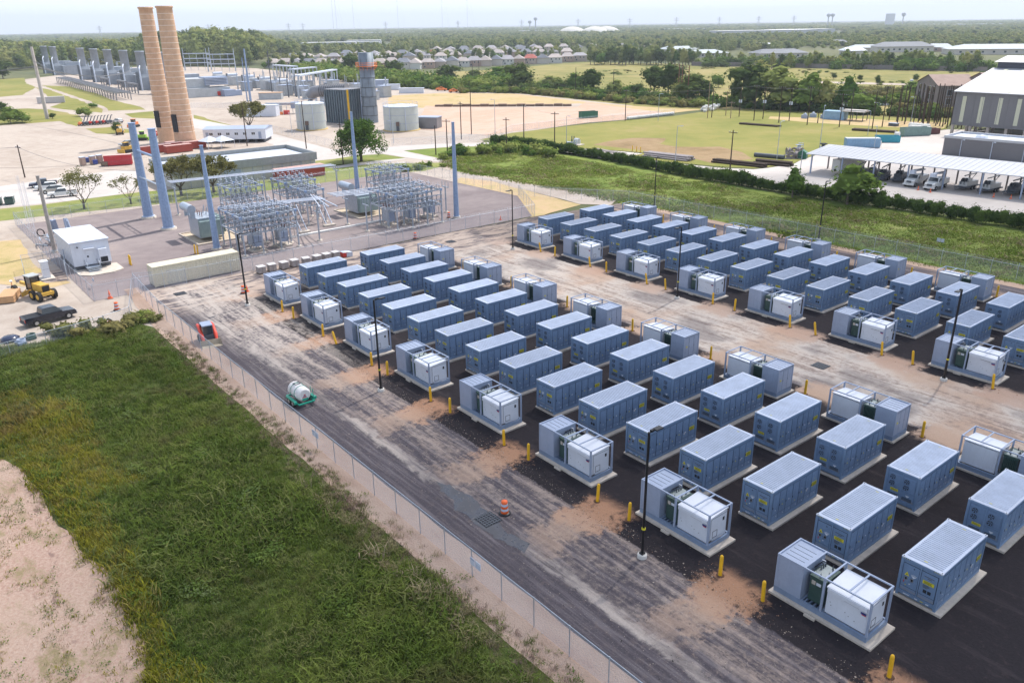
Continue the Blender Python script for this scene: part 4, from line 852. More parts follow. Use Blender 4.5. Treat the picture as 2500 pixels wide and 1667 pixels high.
# boiler house of ribbed dark steel and the fat curved duct
DK = M('dark_teal_steel', (.15,.19,.225), .5, .15, .18, .6)
r = E('boiler_house', (-177.5,101.5), radians(20), 'dark ribbed steel boiler casing left of the tall stack', 'plant building')
MB().box(-5.5,4.2,-4.2,4.2,0,11.6).build('casing', DK, r); MB().box(-5.7,4.4,-4.4,4.4,11.6,11.9).build('roof', SHEETG, r)
cm = mesh(MB().box(-.14,.14,-.55,0,0,11.8), 'buckstay', DK)
for i in range(9): put(cm, 'buckstay', r, (-5.3+i*1.15, -4.2, 0))
for i in range(7): put(cm, 'buckstay', r, (4.2, -3.8+i*1.25, 0), (0,0,pi/2))
MB().box(4.85,5.3,-4.0,-3.4,0,11.9).build('caged_ladder', YEL, r)
r = E('exhaust_duct', (-196,96), radians(33), 'fat grey ribbed duct bending down left of the boiler casing', 'duct')
pts = [(0,0,1.0),(0,0,6.2),(.8,0,8.6),(2.8,0,10.2),(6,0,10.6),(17,0,11.2)]
MB().tube(pts, 2.2, 14).build('duct_shell', SHEETG, r)
for i in range(12): MB().lathe([(2.2,-.08),(2.36,-.08),(2.36,.08),(2.2,.08)], 14).build('duct_rib', SEAM, r, (6+i*.95, 0, 10.6+i*.05)).rotation_euler = (0, pi/2, 0)
for i in range(5): MB().lathe([(2.2,-.08),(2.36,-.08),(2.36,.08),(2.2,.08)], 14).build('duct_rib', SEAM, r, (0, 0, 2+i*1.0))
# two tanks
TANKM = M('pale_green_grey_tank', (.46,.49,.47), .6, .05, .08, .3); 
def tank(x, y, rad, h, txt, n=14, mat=TANKM):
    r = E('storage_tank', (x, y), 0, txt, 'tank')
    MB().lathe([(rad,0),(rad,h)], 36).build('shell', mat, r); MB().lathe([(rad,h),(rad-.1,h+.05),(0,h+.7)], 36).build('roof', ROOFW, r)
    MB().lathe([(rad+.5,.0),(rad+.5,.25),(rad,.3)], 36).build('foundation_ring', M('ochre_ring', (.50,.36,.15), .9), r)
    for z in (h*.33, h*.66, h-.25): MB().lathe([(rad,-.05),(rad+.07,-.03),(rad+.07,.03),(rad,.05)], 36).build('stiffener', LGREY, r, (0,0,z))
    q = MB()
    for i in range(n): a = i*2*pi/n; q.tube([(rad*cos(a),rad*sin(a),h),(rad*cos(a),rad*sin(a),h+1.0)], .04, 4)
    q.tube([(rad*cos(i*pi/18),rad*sin(i*pi/18),h+1.0) for i in range(37)], .04, 4, caps=False); q.build('handrail', LGREY, r)
    for a in (-1.2,-.3): MB().tube([((rad+.15)*cos(a),(rad+.15)*sin(a),.3),((rad+.15)*cos(a),(rad+.15)*sin(a),h)], .14, 6).build('riser_pipe', ROOFW, r)
    a = -.75; MB().bx(((rad+.1)*cos(a),(rad+.1)*sin(a),2.6), (.7,1.1,1.3), a).build('access_hatch', M('brown_rust', (.16,.11,.09), .9), r); MB().bx(((rad+.3)*cos(a),(rad+.3)*sin(a),1.0), (.15,1.0,2.0), a).build('hatch_ladder', DKG, r)
    return r
tank(-166.0, 82.0, 5.0, 8.8, 'round pale green-grey tank left of the dark boiler casing'); tank(-141.5, 103.5, 5.9, 8.0, 'wider round pale green-grey tank right of the tall stack')
r = E('pump_building', R2(1585,1165)+(0,), radians(35), 'low grey metal building right of the wide tank', 'building'); MB().box(-3.6,3.6,-2.4,2.4,0,3.6).build('wall', SHEETG, r); MB().box(-3.8,3.8,-2.6,2.6,3.6,3.8).build('roof', LGREY, r)
def block(name, px, w, d, h, rz, mat, label, roofm=None, cat='building', wins=0, dz=.12, z0=0):
    """plain building: walls, proud roof slab, parapet, optional door and windows on its front (-y) side"""
    r = E(name, (px[0], px[1], 0), rz, label, cat)
    MB().box(-w/2,w/2,-d/2,d/2,z0,h).build('wall', mat, r); MB().box(-w/2-.15,w/2+.15,-d/2-.15,d/2+.15,h,h+.22).build('roof', roofm or ROOFW, r)
    if wins:
        wm = mesh(MB().box(-.45,.45,-.03,0,-.4,.4,0).box(-.04,.04,-.05,-.03,-.4,.4,1), 'window', [GLASS, WHITE])
        for i in range(wins): put(wm, 'window', r, (-w/2+(i+.7)*w/(wins+.4), -d/2, z0+(h-z0)*.58))
        MB().box(-.45,.45,-.04,0,z0+.05,z0+2.1).build('door', LGREY, r, (w/2-1.5,-d/2,0))
    return r
# seven gas turbine stacks with pipes, halls and racks
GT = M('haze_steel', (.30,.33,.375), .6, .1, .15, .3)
def gas_unit(x, y, txt):
    r = E('turbine_exhaust_stack', (x, y), 0, txt, 'exhaust stack', 'row of dark turbine exhaust stacks')
    MB().box(-3.2,3.2,-3.2,3.2,0,7).add([(-3.2,-3.2,7),(3.2,-3.2,7),(3.2,3.2,7),(-3.2,3.2,7),(-2.5,-2.5,9),(2.5,-2.5,9),(2.5,2.5,9),(-2.5,2.5,9)], [(0,1,5,4),(1,2,6,5),(2,3,7,6),(3,0,4,7)]).build('casing', GT, r)
    MB().lathe([(2.5,8.5),(2.5,20.8),(2.65,20.8),(2.65,21.6),(2.3,21.6),(2.1,18)], 16).build('stack', GT, r)
    MB().box(-3.4,9,3.2,22,0,7).box(-1,6,6,18,7,9.5).build('turbine_hall', GT, r)
    for i in range(4): MB().box(-.25,.25,-.2,0,0,10).build('buckstay', DKG, r, (-2.6+i*1.7,-3.2,0))
    MB().tube([(3.4,-2,13.5),(5.2,-3.0,12.4),(6.6,-3.5,11.6),(6.8,-3.5,0)], .42, 8).build('relief_pipe', ROOFW, r)
    MB().tube([(i*1.0-3,-3.3,15+0*i) for i in range(7)], .12, 4).build('platform_rail', LGREY, r)
    return r
for i, x in enumerate((-698,-662,-568,-529,-493,-455,-420)): gas_unit(x, 98, 'dark turbine exhaust stack with white bent pipe, %s from the left' % ORD[i])
gas_unit(-385, 99, 'dark turbine exhaust stack mostly hidden behind the tan chimneys')
r = E('pipe_rack', (-540,74), .0, 'long grey steel pipe rack on many legs before the turbine stacks', 'pipe rack')
lg_ = mesh(MB().box(-.2,.2,-.2,.2,0,3.6), 'leg', SHEETG)
for i in range(28):
    for y in (0, 7): put(lg_, 'leg', r, (i*7.0, y-i*.35, 0))
b = MB()
for y in (0,1.4,2.8,4.2,5.6,7): b.tube([(0,y,3.7),(190,y-9.5,3.7)], .28, 5)
for i in range(28): b.box(i*7-.15,i*7+.15,-.2-i*.35,7.2-i*.35,3.3,3.55)
b.build('pipes_and_beams', SHEETG, r)
for k, (u_, v_) in enumerate(((-470,88),(-430,88),(-400,86))):
    r = E('steel_portal', (u_, v_), 0, 'low grey steel portal frame in front of the stacks, %s from the left' % ORD[k], 'steel frame', 'steel portals before the stacks')
    for x in (-9,-3,3,9): MB().box(x-.3,x+.3,-.3,.3,0,4.6).build('leg', SHEETG, r)
    MB().box(-9.6,9.6,-.6,.6,4.6,5.4).build('beam', SHEETG, r)
# generator halls right of the chimneys
r = E('generator_building', (-340,103), radians(0), 'large grey plant building with louvred intake right of the chimneys', 'plant building')
PG = M('plant_grey', (.40,.42,.44), .6, .05, .14, .3)
MB().box(-9,3,-7,15,0,4.4).build('lower_hall', PG, r); MB().box(-14,0,-9,5,4.4,9).build('upper_hall', PG, r); MB().box(-8,1,3,15,5.5,9.6).build('intake_filter', LGREY, r)
for i in range(5): MB().box(1,2.0,3.2,14.8,5.9+i*.75,6.15+i*.75).build('louvre', ROOFW, r)
MB().box(3,8,10,16,0,3.2).box(3,6,15,20,0,2.6).build('annex', LGREY, r); MB().box(3,3.2,8,9.6,.3,2.4).build('red_door', RED, r); MB().box(-13,-10,-14,-9,0,10).build('inlet_duct', DKG, r)
for i, (x, y) in enumerate(((-414,150),(-386,149),(-360,148.5),(-334,147.5),(-440,150))):
    r = E('generator_transformer', (x, y), 0, 'tall grey generator transformer, %s of the far row' % ORD[i], 'transformer', 'generator transformers in the far yard')
    MB().box(-4,4,-3,3,0,5.4).build('tank', PG, r); MB().tube([(-2.5,-3,6.3),(-2.5,3,6.3)], .8, 10).build('oil_tank', ROOFW, r); MB().box(-5,5,-5,5,-.02,.4).build('pad', CONC, r); MB().box(1,1.8,4,4.8,0,6).build('radiator', DKG, r)
rq = random.Random(21)
for i in range(34):
    if i < 17: u_, v_ = -700+i*18+rq.uniform(-4,4), rq.uniform(112,128)
    else: u_, v_ = -400+(i-17)*9.5+rq.uniform(-3,3), rq.uniform(126,175)
    r = E('equipment_module', (u_, v_), rq.uniform(-.1,.1), 'grey plant module %s, %s from the left' % ('behind the turbine stacks' if i < 17 else 'in the far switchyard', ordw(i % 17+1)), 'plant equipment', 'grey modules of the power plant')
    w_, d_, h_ = rq.uniform(4,9), rq.uniform(4,8), rq.uniform(3,8 if i < 17 else 5.5)
    MB().box(-w_/2,w_/2,-d_/2,d_/2,0,h_).build('cabinet', PG if i % 3 else GT, r); MB().box(-w_/2-.2,w_/2+.2,-d_/2-.2,d_/2+.2,h_,h_+.3).build('roof', LGREY, r)
    q_ = MB().tube([(w_*.3,0,h_),(w_*.3,0,h_+rq.uniform(2,5))], .4, 6); q_.build('vent_pipe', GALV, r)
    for k in range(3): MB().tube([(-w_/2-1-k,-d_/2-1,0),(-w_/2-1-k,-d_/2-1,rq.uniform(5,12))], .16, 4).build('steel_post', GALV, r)
    MB().tube([(-w_/2-3,-d_/2-1,5),(w_/2,-d_/2-1,5.2)], .2, 4).build('pipe_run', GALV, r)
block('switch_building', R2(140,905), 11, 5, 3.0, radians(55), PG, 'low grey wall-like building behind the white plant trailer', M('rust_roof',(.45,.30,.2),.8))
# far steel towers and gantries
def tower(px, top, txt, arm=False):
    base = un(*px); hh = 13.5; r = E('steel_gantry', (base[0], base[1]), radians(58), txt, 'gantry')
    for x in (-11, 11): MB().tube([(x,0,0),(x,0,18)], [.6,.25], 5).build('mast', GALV, r)
    for z in (13, 9, 5.5): MB().box(-11,11,-.35,.35,z,z+.8).build('beam', GALV, r)
    for x in (-6,0,6): MB().tube([(x,0,0),(x,0,14)], .2, 4).build('leg', GALV, r)
tower((440+200/4.48, 100+320/4.48), 0, 'grey steel gantry behind the plant building, left one'); tower((440+460/4.48, 100+335/4.48), 0, 'grey steel gantry behind the plant building, right one')
def bus_bridge(a, b, h, txt):
    A, B = R2(*a), R2(*b); L = hypot(B[0]-A[0], B[1]-A[1]); r = E('bus_bridge', (A[0], A[1]), atan2(B[1]-A[1], B[0]-A[0]), txt, 'bus bridge', 'pale bus bridges on legs')
    for i in range(7):
        for y in (-1.5, 1.5): MB().tube([(i*L/6,y,0),(i*L/6,y,h)], .35, 5).build('leg', GALV, r)
    MB().box(0,L,-2,2,h,h+.7).build('deck', ROOFW, r)
bus_bridge((380,850),(725,775),8.5,'pale flat bus bridge on legs behind the grey duct, nearest'); bus_bridge((330,760),(545,735),8,'pale flat bus bridge on legs, middle one'); bus_bridge((180,700),(370,715),7.5,'pale flat bus bridge on legs, farthest')
for a, b_, tx in (((230,860),(205,640),'left'),((300,890),(300,690),'middle'),((370,885),(300,600),'slanted'),((150,865),(95,505),'tallest')):
    p = R2(*a); o = MB().tube([(0,0,0),(0,0,11 if tx != 'tallest' else 22)], [.35,.2], 6).build('steel_mast', DKG); o.location = (p[0], p[1], 0); tag(o, 'thin steel mast in the far switchyard, %s of four' % tx, 'mast')
for b_, tx, hh, rr in (((2285,925),'thick grey', 24, .62),((2255,925),'thin grey', 20, .35)):
    p = R1(*b_); o = MB().tube([(0,0,0),(0,0,hh)], [rr, rr*.6], 8).build('steel_mast', GALVB); o.location = (p[0], p[1], 0); tag(o, tx+' steel mast rising over the plant behind the leafy tree', 'mast')
# portable power units, trailers, skips in front of the plant
block('plant_trailer', R2(60,1060), 13, 4.5, 4.2, radians(48), WHITE, 'white plant trailer with round vents beside the leafy tree')
r = E('pipe_skid', R2(230,1040)+(0,), radians(48), 'grey open pipework skid with dark doorway left of the tank', 'pipework')
MB().box(-5,0,-2,2,0,3.2).build('enclosure', PG, r); MB().box(-3.6,-1.6,-2.03,-2,.6,2.8).build('dark_doorway', GAP, r)
for i in range(6): MB().tube([(-6+i*2.6,2,0),(-6+i*2.6,2,4.4)], .12, 5).tube([(-6,-1+i*.7,4.4-.2*i),(8,-1+i*.7,4.4-.2*i)], .16, 6).build('pipe', ROOFW if i % 2 else GALV, r)
MB().box(2,4,-3,-1,0,1.6).build('red_pump', RED, r); MB().box(0,1.5,-3.5,-2,0,1.0).build('yellow_valve', OR, r); MB().box(4,7,1,3,2,4.6).build('filter_unit', LGREY, r)
for i, p in enumerate(((1240,820,9,3.2,2.8,'white site trailer with window right of the tall stack'),(1420,850,13,2.8,2.4,'long pale cabin beside the hedge behind the stack'),(1150,800,7,5,4.2,'pale block building directly behind the tall stack'),(1160,880,6,3.5,3,'grey hopper building right behind the stack'))):
    block('site_cabin', R2(p[0],p[1]), p[2], p[3], p[4], radians(50), WHITE if i < 2 else LGREY, p[5])
for i, (a, b_, mm, w_, t_) in enumerate(((1475,810,RED,3,'small red digger parked near the far pale cabin'),(1690,830,OR,6,'orange and yellow boom lying beside the blue toilet'),(1800,845,OR,5,'orange pipes stacked at the end of the plant yard'))):
    r = E('site_machine', R2(a,b_)+(0,), radians(40*i), t_, 'machine'); MB().box(-w_/2,w_/2,-.7,.7,.4,1.2).tube([(-w_/2,0,1.2),(0,0,2.0),(w_/2,0,.8)], .2, 5).build('body', mm, r)
    for x in (-w_/3, w_/3): MB().tube([(x,-.8,.4),(x,.8,.4)], .4, 8).build('wheel', RUB, r)
# tan mound of stacked mats across the dirt lot
tm = M('brown_mats', (.22,.15,.11), .95, 0, .3, 1, .5)
r = E('timber_mat_stack', R3(0,965)+(0,), 0, 'long low stack of brown timber mats across the dirt lot', 'timber mats')
A_, B_ = R2(1630,975), R3(612,968); L = hypot(B_[0]-A_[0], B_[1]-A_[1]); r.location = (A_[0], A_[1], 0); r.rotation_euler.z = atan2(B_[1]-A_[1], B_[0]-A_[0])
mt_ = mesh(MB().box(0,3.7,-.1,2.6,0,.22), 'timber_mat', tm)
for i in range(int(L/4)):
    for z in range(3+(i*7 % 2)): put(mt_, 'timber_mat', r, (i*4+random.uniform(-.1,.1), random.uniform(-.2,.2), z*.26), (0,0,random.uniform(-.02,.02)))
# white office trailer, flat-roofed building, red containers and yard things
r = E('office_trailer', (-153.0,50.4), atan2(57.2-42.3, -144.2+155.4), 'long white office trailer with tan end beside the right chimney', 'trailer')
MB().box(-9.6,9.6,-2.6,6.5,1.0,4.1).build('wall', WHITE, r); MB().box(-9.61,-9.55,-2.5,6.4,1.05,4.05).build('end_wall', M('tan_panel',(.55,.42,.32),.8), r)
MB().add([(-9.8,-2.8,4.1),(9.8,-2.8,4.1),(9.8,6.7,4.1),(-9.8,6.7,4.1),(-9.8,2,4.7),(9.8,2,4.7)], [(0,1,5,4),(2,3,4,5),(1,2,5),(3,0,4),(0,3,2,1)]).build('roof', LGREY, r)
wm = mesh(MB().box(-.5,.5,-.04,0,-.35,.35,0).box(-.06,.06,-.06,-.04,-.35,.35,1), 'window', [GLASS, WHITE])
for i in range(6): put(wm, 'window', r, (-7.2+i*2.6, -2.6, 2.7))
for x in (-8.4, 7.8): MB().box(-.45,.45,-.04,0,1.1,3.2).build('door', LGREY, r, (x,-2.6,0))
for i in range(8): MB().box(-.2,.2,-2.3,6,0,1.0).build('pier', DKG, r, (-9+i*2.55,0,0))
r = E('flat_roof_building', (-92,26.5), radians(89), 'long low building with white flat roof and grey parapet', 'building')
MB().box(-17,16.5,-9,8,0,3.6).build('wall', M('ribbed_cream_wall',(.50,.50,.48),.8), r); MB().box(-16.6,16.1,-8.6,7.6,3.6,4.1).build('roof', ROOFW, r)
pp = MB()
for a in ((-17.4,16.9,-9.4,-9.0),(-17.4,16.9,8.0,8.4),(-17.4,-17.0,-9.0,8.0),(16.5,16.9,-9.0,8.0)): pp.box(a[0],a[1],a[2],a[3],3.2,5.0)
pp.build('parapet', M('grey_parapet',(.30,.315,.315),.7), r)
MB().box(-6,-2,-9.15,-9.0,.1,3.0).build('roller_door', LGREY, r)
for i in range(14): MB().box(-.06,.06,-9.06,-9,0,3.2).build('wall_rib', LGREY, r, (-16+i*2.4,0,0))
RC = M('faded_red_container', (.33,.06,.04), .7, 0, .12, 1.5, dirt=(.3,.15,.1)); PK = M('pinkish_roof', (.55,.36,.33), .8)
shipping('red_container', -78.7, 36.6, pi/2+.02, 12.19, 2.44, 2.7, RC, 'long faded red shipping container in front of the flat-roofed building', PK)
p = R1(1100,1510); shipping('red_container', p[0]-1.5, p[1], radians(70), 6.6, 2.44, 2.7, M('bright_red_container',(.50,.04,.05),.5), 'short bright red container beside the portable toilets', PK)
# red roofed rack of containers next to the chimney base
for i, (a, b_, w_) in enumerate(((1450,1405,12),(1560,1385,12),(1660,1400,10),(1800,1365,9),(1700,1352,5),(1590,1350,4))):
    p = R1(a, b_, 0); shipping('red_roof_container', p[0]-3, p[1], pi/2+.1, w_*.75, 2.4, 2.2 if w_ > 8 else 1.6, RC, 'low red-roofed storage container by the chimney base, %s of six' % ORD[i], PK, ribs=False)
for i, (a, b_) in enumerate(((1920,1350),(2035,1345))):
    p = R1(a, b_); r = E('white_canopy', (p[0], p[1]), .3, 'white peaked canopy tent before the office trailer, %s one' % ('left' if i == 0 else 'right'), 'tent'); MB().add([(-2.5,-2.5,2.1),(2.5,-2.5,2.1),(2.5,2.5,2.1),(-2.5,2.5,2.1),(0,0,3.5)], [(0,1,4),(1,2,4),(2,3,4),(3,0,4),(0,3,2,1)]).build('roof', ROOFW, r)
    for x in (-2.4,2.4):
        for y in (-2.4,2.4): MB().box(x-.05,x+.05,y-.05,y+.05,0,2.1).build('leg', WHITE, r)
for i, (a, b_) in enumerate(((760,1510),(850,1500),(915,1490))):
    p = R1(a, b_); r = E('portable_toilet', (p[0], p[1]), .2, 'brown portable toilet with white roof, %s from the left' % ORD[i], 'portable toilet', 'portable toilets left of the red container')
    MB().box(-.6,.6,-.6,.6,.1,2.1).build('cabin', M('toilet_brown',(.36,.25,.20),.7), r); MB().box(-.66,.66,-.66,.66,2.1,2.3).build('roof', ROOFW, r); MB().box(.6,.63,-.4,.4,.2,2.0).build('door', M('toilet_door',(.42,.30,.25),.6), r)
for i, (a, b_, mm, tx) in enumerate(((800,1480,M('navy',(.03,.05,.2),.5),'dark blue generator between toilets'),(860,1500,M('navy2',(.04,.07,.3),.5),'blue compressor in front of the toilets'),(960,1515,WOOD,'brown pallet heap left of the red container'),(990,1490,LGREY,'grey tool box touching the red container'))):
    p = R1(a, b_); r = E('yard_box', (p[0], p[1]), .4*i, tx, 'equipment'); MB().box(-.9,.9,-.5,.5,.2,1.1).build('body', mm, r); MB().box(-.95,.95,-.55,.55,1.1,1.2).build('lid', mm, r); MB().box(-.8,.8,-.4,.4,0,.2).build('base', DKG, r)
shipping('trailer_box', R1(470,940)[0], R1(470,940)[1], radians(75), 12, 2.6, 3.0, M('pale_trailer',(.50,.48,.47),.7), 'pale box trailer standing alone on the far gravel')
# ---- vehicles
def wheel_mesh(r_, w_, hub=CHROME):
    m_ = MB().tube([(0,-w_/2,0),(0,w_/2,0)], r_, 16, 0); m_.tube([(0,-w_/2-.015,0),(0,w_/2+.015,0)], r_*.55, 10, 1); return mesh(m_, 'wheel', [RUB, hub])
WH = wheel_mesh(.40,.26)
def car(x, y, rz, paint, label, kind='pickup', s=1.0, cat=None):
    r = E('pickup_truck' if kind == 'pickup' else 'parked_car', (x, y), rz, label, cat or ('pickup truck' if kind == 'pickup' else 'car')); L = 5.7 if kind == 'pickup' else 4.6; hw = .95
    h1 = 1.05; b = MB()
    if kind == 'pickup':
        prof = [(-L/2,.45),(-L/2,1.12),(-L/2+.05,1.18),(-.35,1.18),(-.3,1.18),(1.0,1.16),(1.1,1.14),(L/2-.12,1.02),(L/2,.85),(L/2,.45)]
        cab = [(-.95,1.18),(-.80,1.82),(-.6,1.90),(.55,1.90),(.75,1.84),(1.35,1.16)]
    else:
        prof = [(-L/2,.40),(-L/2,.95),(-L/2+.1,1.02),(1.0,1.02),(L/2-.1,.85),(L/2,.7),(L/2,.40)]
        cab = [(-L/2+.1,1.02),(-L/2+.45,1.55),(-1.2,1.66),(.2,1.62),(1.05,1.02)]
    def ext(poly, w0, w1=None, zc=None):
        n = len(poly); vs = [(px, -w0, pz) for px, pz in poly]+[(px, w0, pz) for px, pz in poly]
        if w1: vs = [(vx, vy*(1-(1-w1)*max(0,(vz-zc))/(poly_top-zc)), vz) for vx, vy, vz in vs]
        return vs, [tuple(range(n)), tuple(range(2*n-1,n-1,-1))]+[(i,n+i,n+(i+1)%n,(i+1)%n) for i in range(n)]
    poly_top = 1.9
    bo_ = MB().add(*ext(prof, hw)); body = bo_.build('body', paint, r)
    poly_top = max(p_[1] for p_ in cab); base_z = cab[0][1]
    MB().add(*ext(cab, hw-.06, .84, base_z)).build('cab', paint, r)
    g = [(p_[0]*.985+ .0, base_z+.10+(p_[1]-base_z)*.78) for p_ in cab]
    MB().add(*ext(g, hw-.045, .86, base_z)).build('side_window', GLASS, r)
    a, c_ = cab[-1], cab[-2]; dx, dz = c_[0]-a[0], c_[1]-a[1]
    MB().add([(a[0]+dx*.12+.03,-hw+.16,a[1]+dz*.12),(a[0]+dx*.12+.03,hw-.16,a[1]+dz*.12),(a[0]+dx*.92+.03,hw-.24,a[1]+dz*.92),(a[0]+dx*.92+.03,-hw+.24,a[1]+dz*.92)], [(0,1,2,3)]).build('windscreen', GLASS, r)
    if kind == 'pickup': MB().box(-L/2+.10,-1.0,-hw+.10,hw-.10,1.10,1.19).build('load_bed', GAP, r)
    for sx in (-L/2+1.15 if kind == 'pickup' else -L/2+.95, L/2-.95):
        for sy in (-1, 1): put(WH, 'wheel', r, (sx, sy*(hw-.10), .40))
    for sy in (-1, 1):
        MB().box(-.12,.06,-.17,.17,-.09,.09).build('headlight', ROOFW, r, (L/2-.03, sy*(hw-.24), .80)); MB().box(-.03,.03,-.10,.10,-.2,.2).build('tail_light', RED, r, (-L/2-.0, sy*(hw-.13), .88))
    MB().box(L/2-.02,L/2+.10,-hw+.05,hw-.05,.42,.62).build('front_bumper', CHROME, r); MB().box(-L/2-.12,-L/2+.02,-hw+.05,hw-.05,.42,.62).build('rear_bumper', DKG, r)
    r.scale = (s, s, s); return r
PB = M('black_car_paint',(.012,.016,.03),.18,.1,.1,1,0,.7); PN = M('navy_car_paint',(.02,.03,.07),.2,.1,.1,1,0,.7); PWH = M('white_car_paint',(.62,.63,.63),.25,0,.04,1,0,.6); PS = M('silver_car_paint',(.42,.41,.38),.25,.4,.06,1,0,.6)
a, b_ = R5(200,1505), R5(620,1400); car((a[0]+b_[0])/2-.5, (a[1]+b_[1])/2+.6, atan2(b_[1]-a[1], b_[0]-a[0]), PB, 'black pickup truck driving along the dirt track above the field', s=1.02)
car(*R5(400,210), radians(-102), PN, 'dark blue pickup truck, topmost in the parking row'); car(*R5(430,235), radians(-102), PWH, 'white car parked between the dark pickup and the silver car', 'car')
car(*R5(480,265), radians(-102), PS, 'silver car parked second from the front of the row', 'car'); car(*R5(575,300), radians(-102), PWH, 'white pickup truck half hidden by the sparse tree')
car(*R1(1075,1120), radians(200), PWH, 'white van parked beyond the roller near the chimneys', 'car'); car(*R1(1160,1330), radians(-70), PS, 'grey car parked behind the yellow machine', 'car')
for i, (a, b_) in enumerate(((95,365),(-20,375))):
    p = R5(a, b_); shipping('green_skip', p[0], p[1], radians(-15), 2.4, 1.6, 1.3, GRN, 'dark green rubbish skip in the parking lot, %s' % ('right one' if i == 0 else 'left one cut by the edge'), open_top=True, cat='skip')
# skid steer loader
a, b_ = un(497,833), un(530,850); p = un(503,832); r = E('skid_steer', (p[0]+.3, p[1]+.2), radians(-8), 'red skid steer loader with grey cab roof beside the near fence', 'skid steer loader')
trk = MB()
for s in (-1,1): trk.prism([(-1.0,.05),(-1.25,.35),(-1.0,.70),(.7,.70),(1.15,.38),(.85,.05)], s*.62 if s > 0 else -.98, .98 if s > 0 else -.62, 0, Matrix.Rotation(pi/2, 4, 'X'))
t0 = mesh(trk, 'track', RUB); o = put(t0, 'tracks', r)
MB().box(-1.2,.95,-.6,.6,.35,1.05).build('chassis', DKG, r); MB().box(-1.45,-.75,-.55,.55,.7,1.55).build('engine_cover', RED, r)
cab = MB().box(-.75,.70,-.5,.5,1.05,2.05).build('cab', GLASS, r); MB().box(-.85,.76,-.58,.58,2.05,2.15).build('cab_roof', LGREY, r)
for x in (-.75,.7):
    for y in (-.5,.5): MB().box(x-.05,x+.05,y-.05,y+.05,1.0,2.06).build('cab_post', DKG, r)
for s in (-1, 1): MB().tube([(-1.5,s*.72,1.65),(-.6,s*.74,1.75),(.9,s*.74,1.05),(1.35,s*.70,.45)], [.17,.21,.21,.14], 6).build('lift_arm', M('loader_red', (.70,.07,.04), .45), r)
MB().add([(1.45,-1.1,.05),(2.2,-1.1,.02),(1.45,1.1,.05),(2.2,1.1,.02),(1.40,-1.1,.65),(1.40,1.1,.65)], [(0,1,3,2),(0,2,5,4),(0,4,1),(2,3,5)]).box(1.38,1.44,-1.1,1.1,.04,.66).build('bucket', M('worn_bucket',(.42,.36,.28),.6,.2,.2), r)
# water trailer
p = un(728,985); r = E('water_trailer', (p[0], p[1]+.3), radians(1), 'white water tank on a green two-wheel trailer beside the fence', 'water trailer'); GTE = M('teal_green_paint',(.02,.32,.22),.4)
tk = MB(); tk.tube([(-1.55,0,1.35),(-1.35,0,1.35),(1.0,0,1.35),(1.2,0,1.35)], [.55,.80,.80,.62], 12); tk.build('tank', M('white_plastic',(.68,.66,.66),.4), r)
for x in (-.7,.3): MB().tube([(x, .83*cos(i*pi/8), 1.35+.83*sin(i*pi/8)) for i in range(17)], .03, 4, caps=False).build('tank_strap', GTE, r)
MB().tube([(-.9,-.3,2.12),(-.9,.3,2.12),(-.2,.3,2.2),(-.2,-.3,2.2),(-.9,-.3,2.12)], .05, 5, caps=False).build('top_handle', DKG, r)
MB().box(-1.6,1.6,-.95,-.85,.5,.65).box(-1.6,1.6,.85,.95,.5,.65).box(1.5,1.65,-.85,.85,.5,.65).box(-1.6,-1.5,-.85,.85,.5,.65).build('chassis', GTE, r)
for s in (-1, 1):
    MB().box(-.95,1.1,min(s*.95,s*1.25),max(s*.95,s*1.25),.72,.88).add([(-.95,s*.95,.72),(-.95,s*1.25,.72),(-1.25,s*1.25,.45),(-1.25,s*.95,.45)], [(0,1,2,3)]).build('mudguard', GTE, r)
    for x in (-.45,.5): put(WH, 'wheel', r, (x, s*1.08, .40))
    MB().box(1.1,1.3,min(s*1.0,s*1.3),max(s*1.0,s*1.3),.6,.9).box(1.3,1.33,s*1.15-.08,s*1.15+.08,.62,.78).build('tail_lamp', GTE, r)
MB().tube([(-1.6,.9,.55),(-3.0,0,.5),(-3.3,0,.45)], .06, 5).tube([(-1.6,-.9,.55),(-3.0,0,.5)], .06, 5).build('drawbar', DKG, r); MB().box(1.22,1.25,-.35,.35,.75,1.0).build('green_plate', GTE, r)
r.scale = (.86,.86,.86); MB().tube([(1.35,.9,.6),(1.35,.9,1.9)], .05, 5).tube([(.6,1.0,.6),(.6,1.0,1.9)], .04, 5).build('hose_stand', GTE, r)
b = MB().box(1.205,1.215,-.30,.22,1.08,1.17,0).box(1.205,1.215,-.20,.12,1.20,1.28,1).box(1.205,1.215,-.12,.10,1.32,1.44,0); b.build('logo_sticker', [RED, M('badge_blue', (.03,.05,.2))], r)
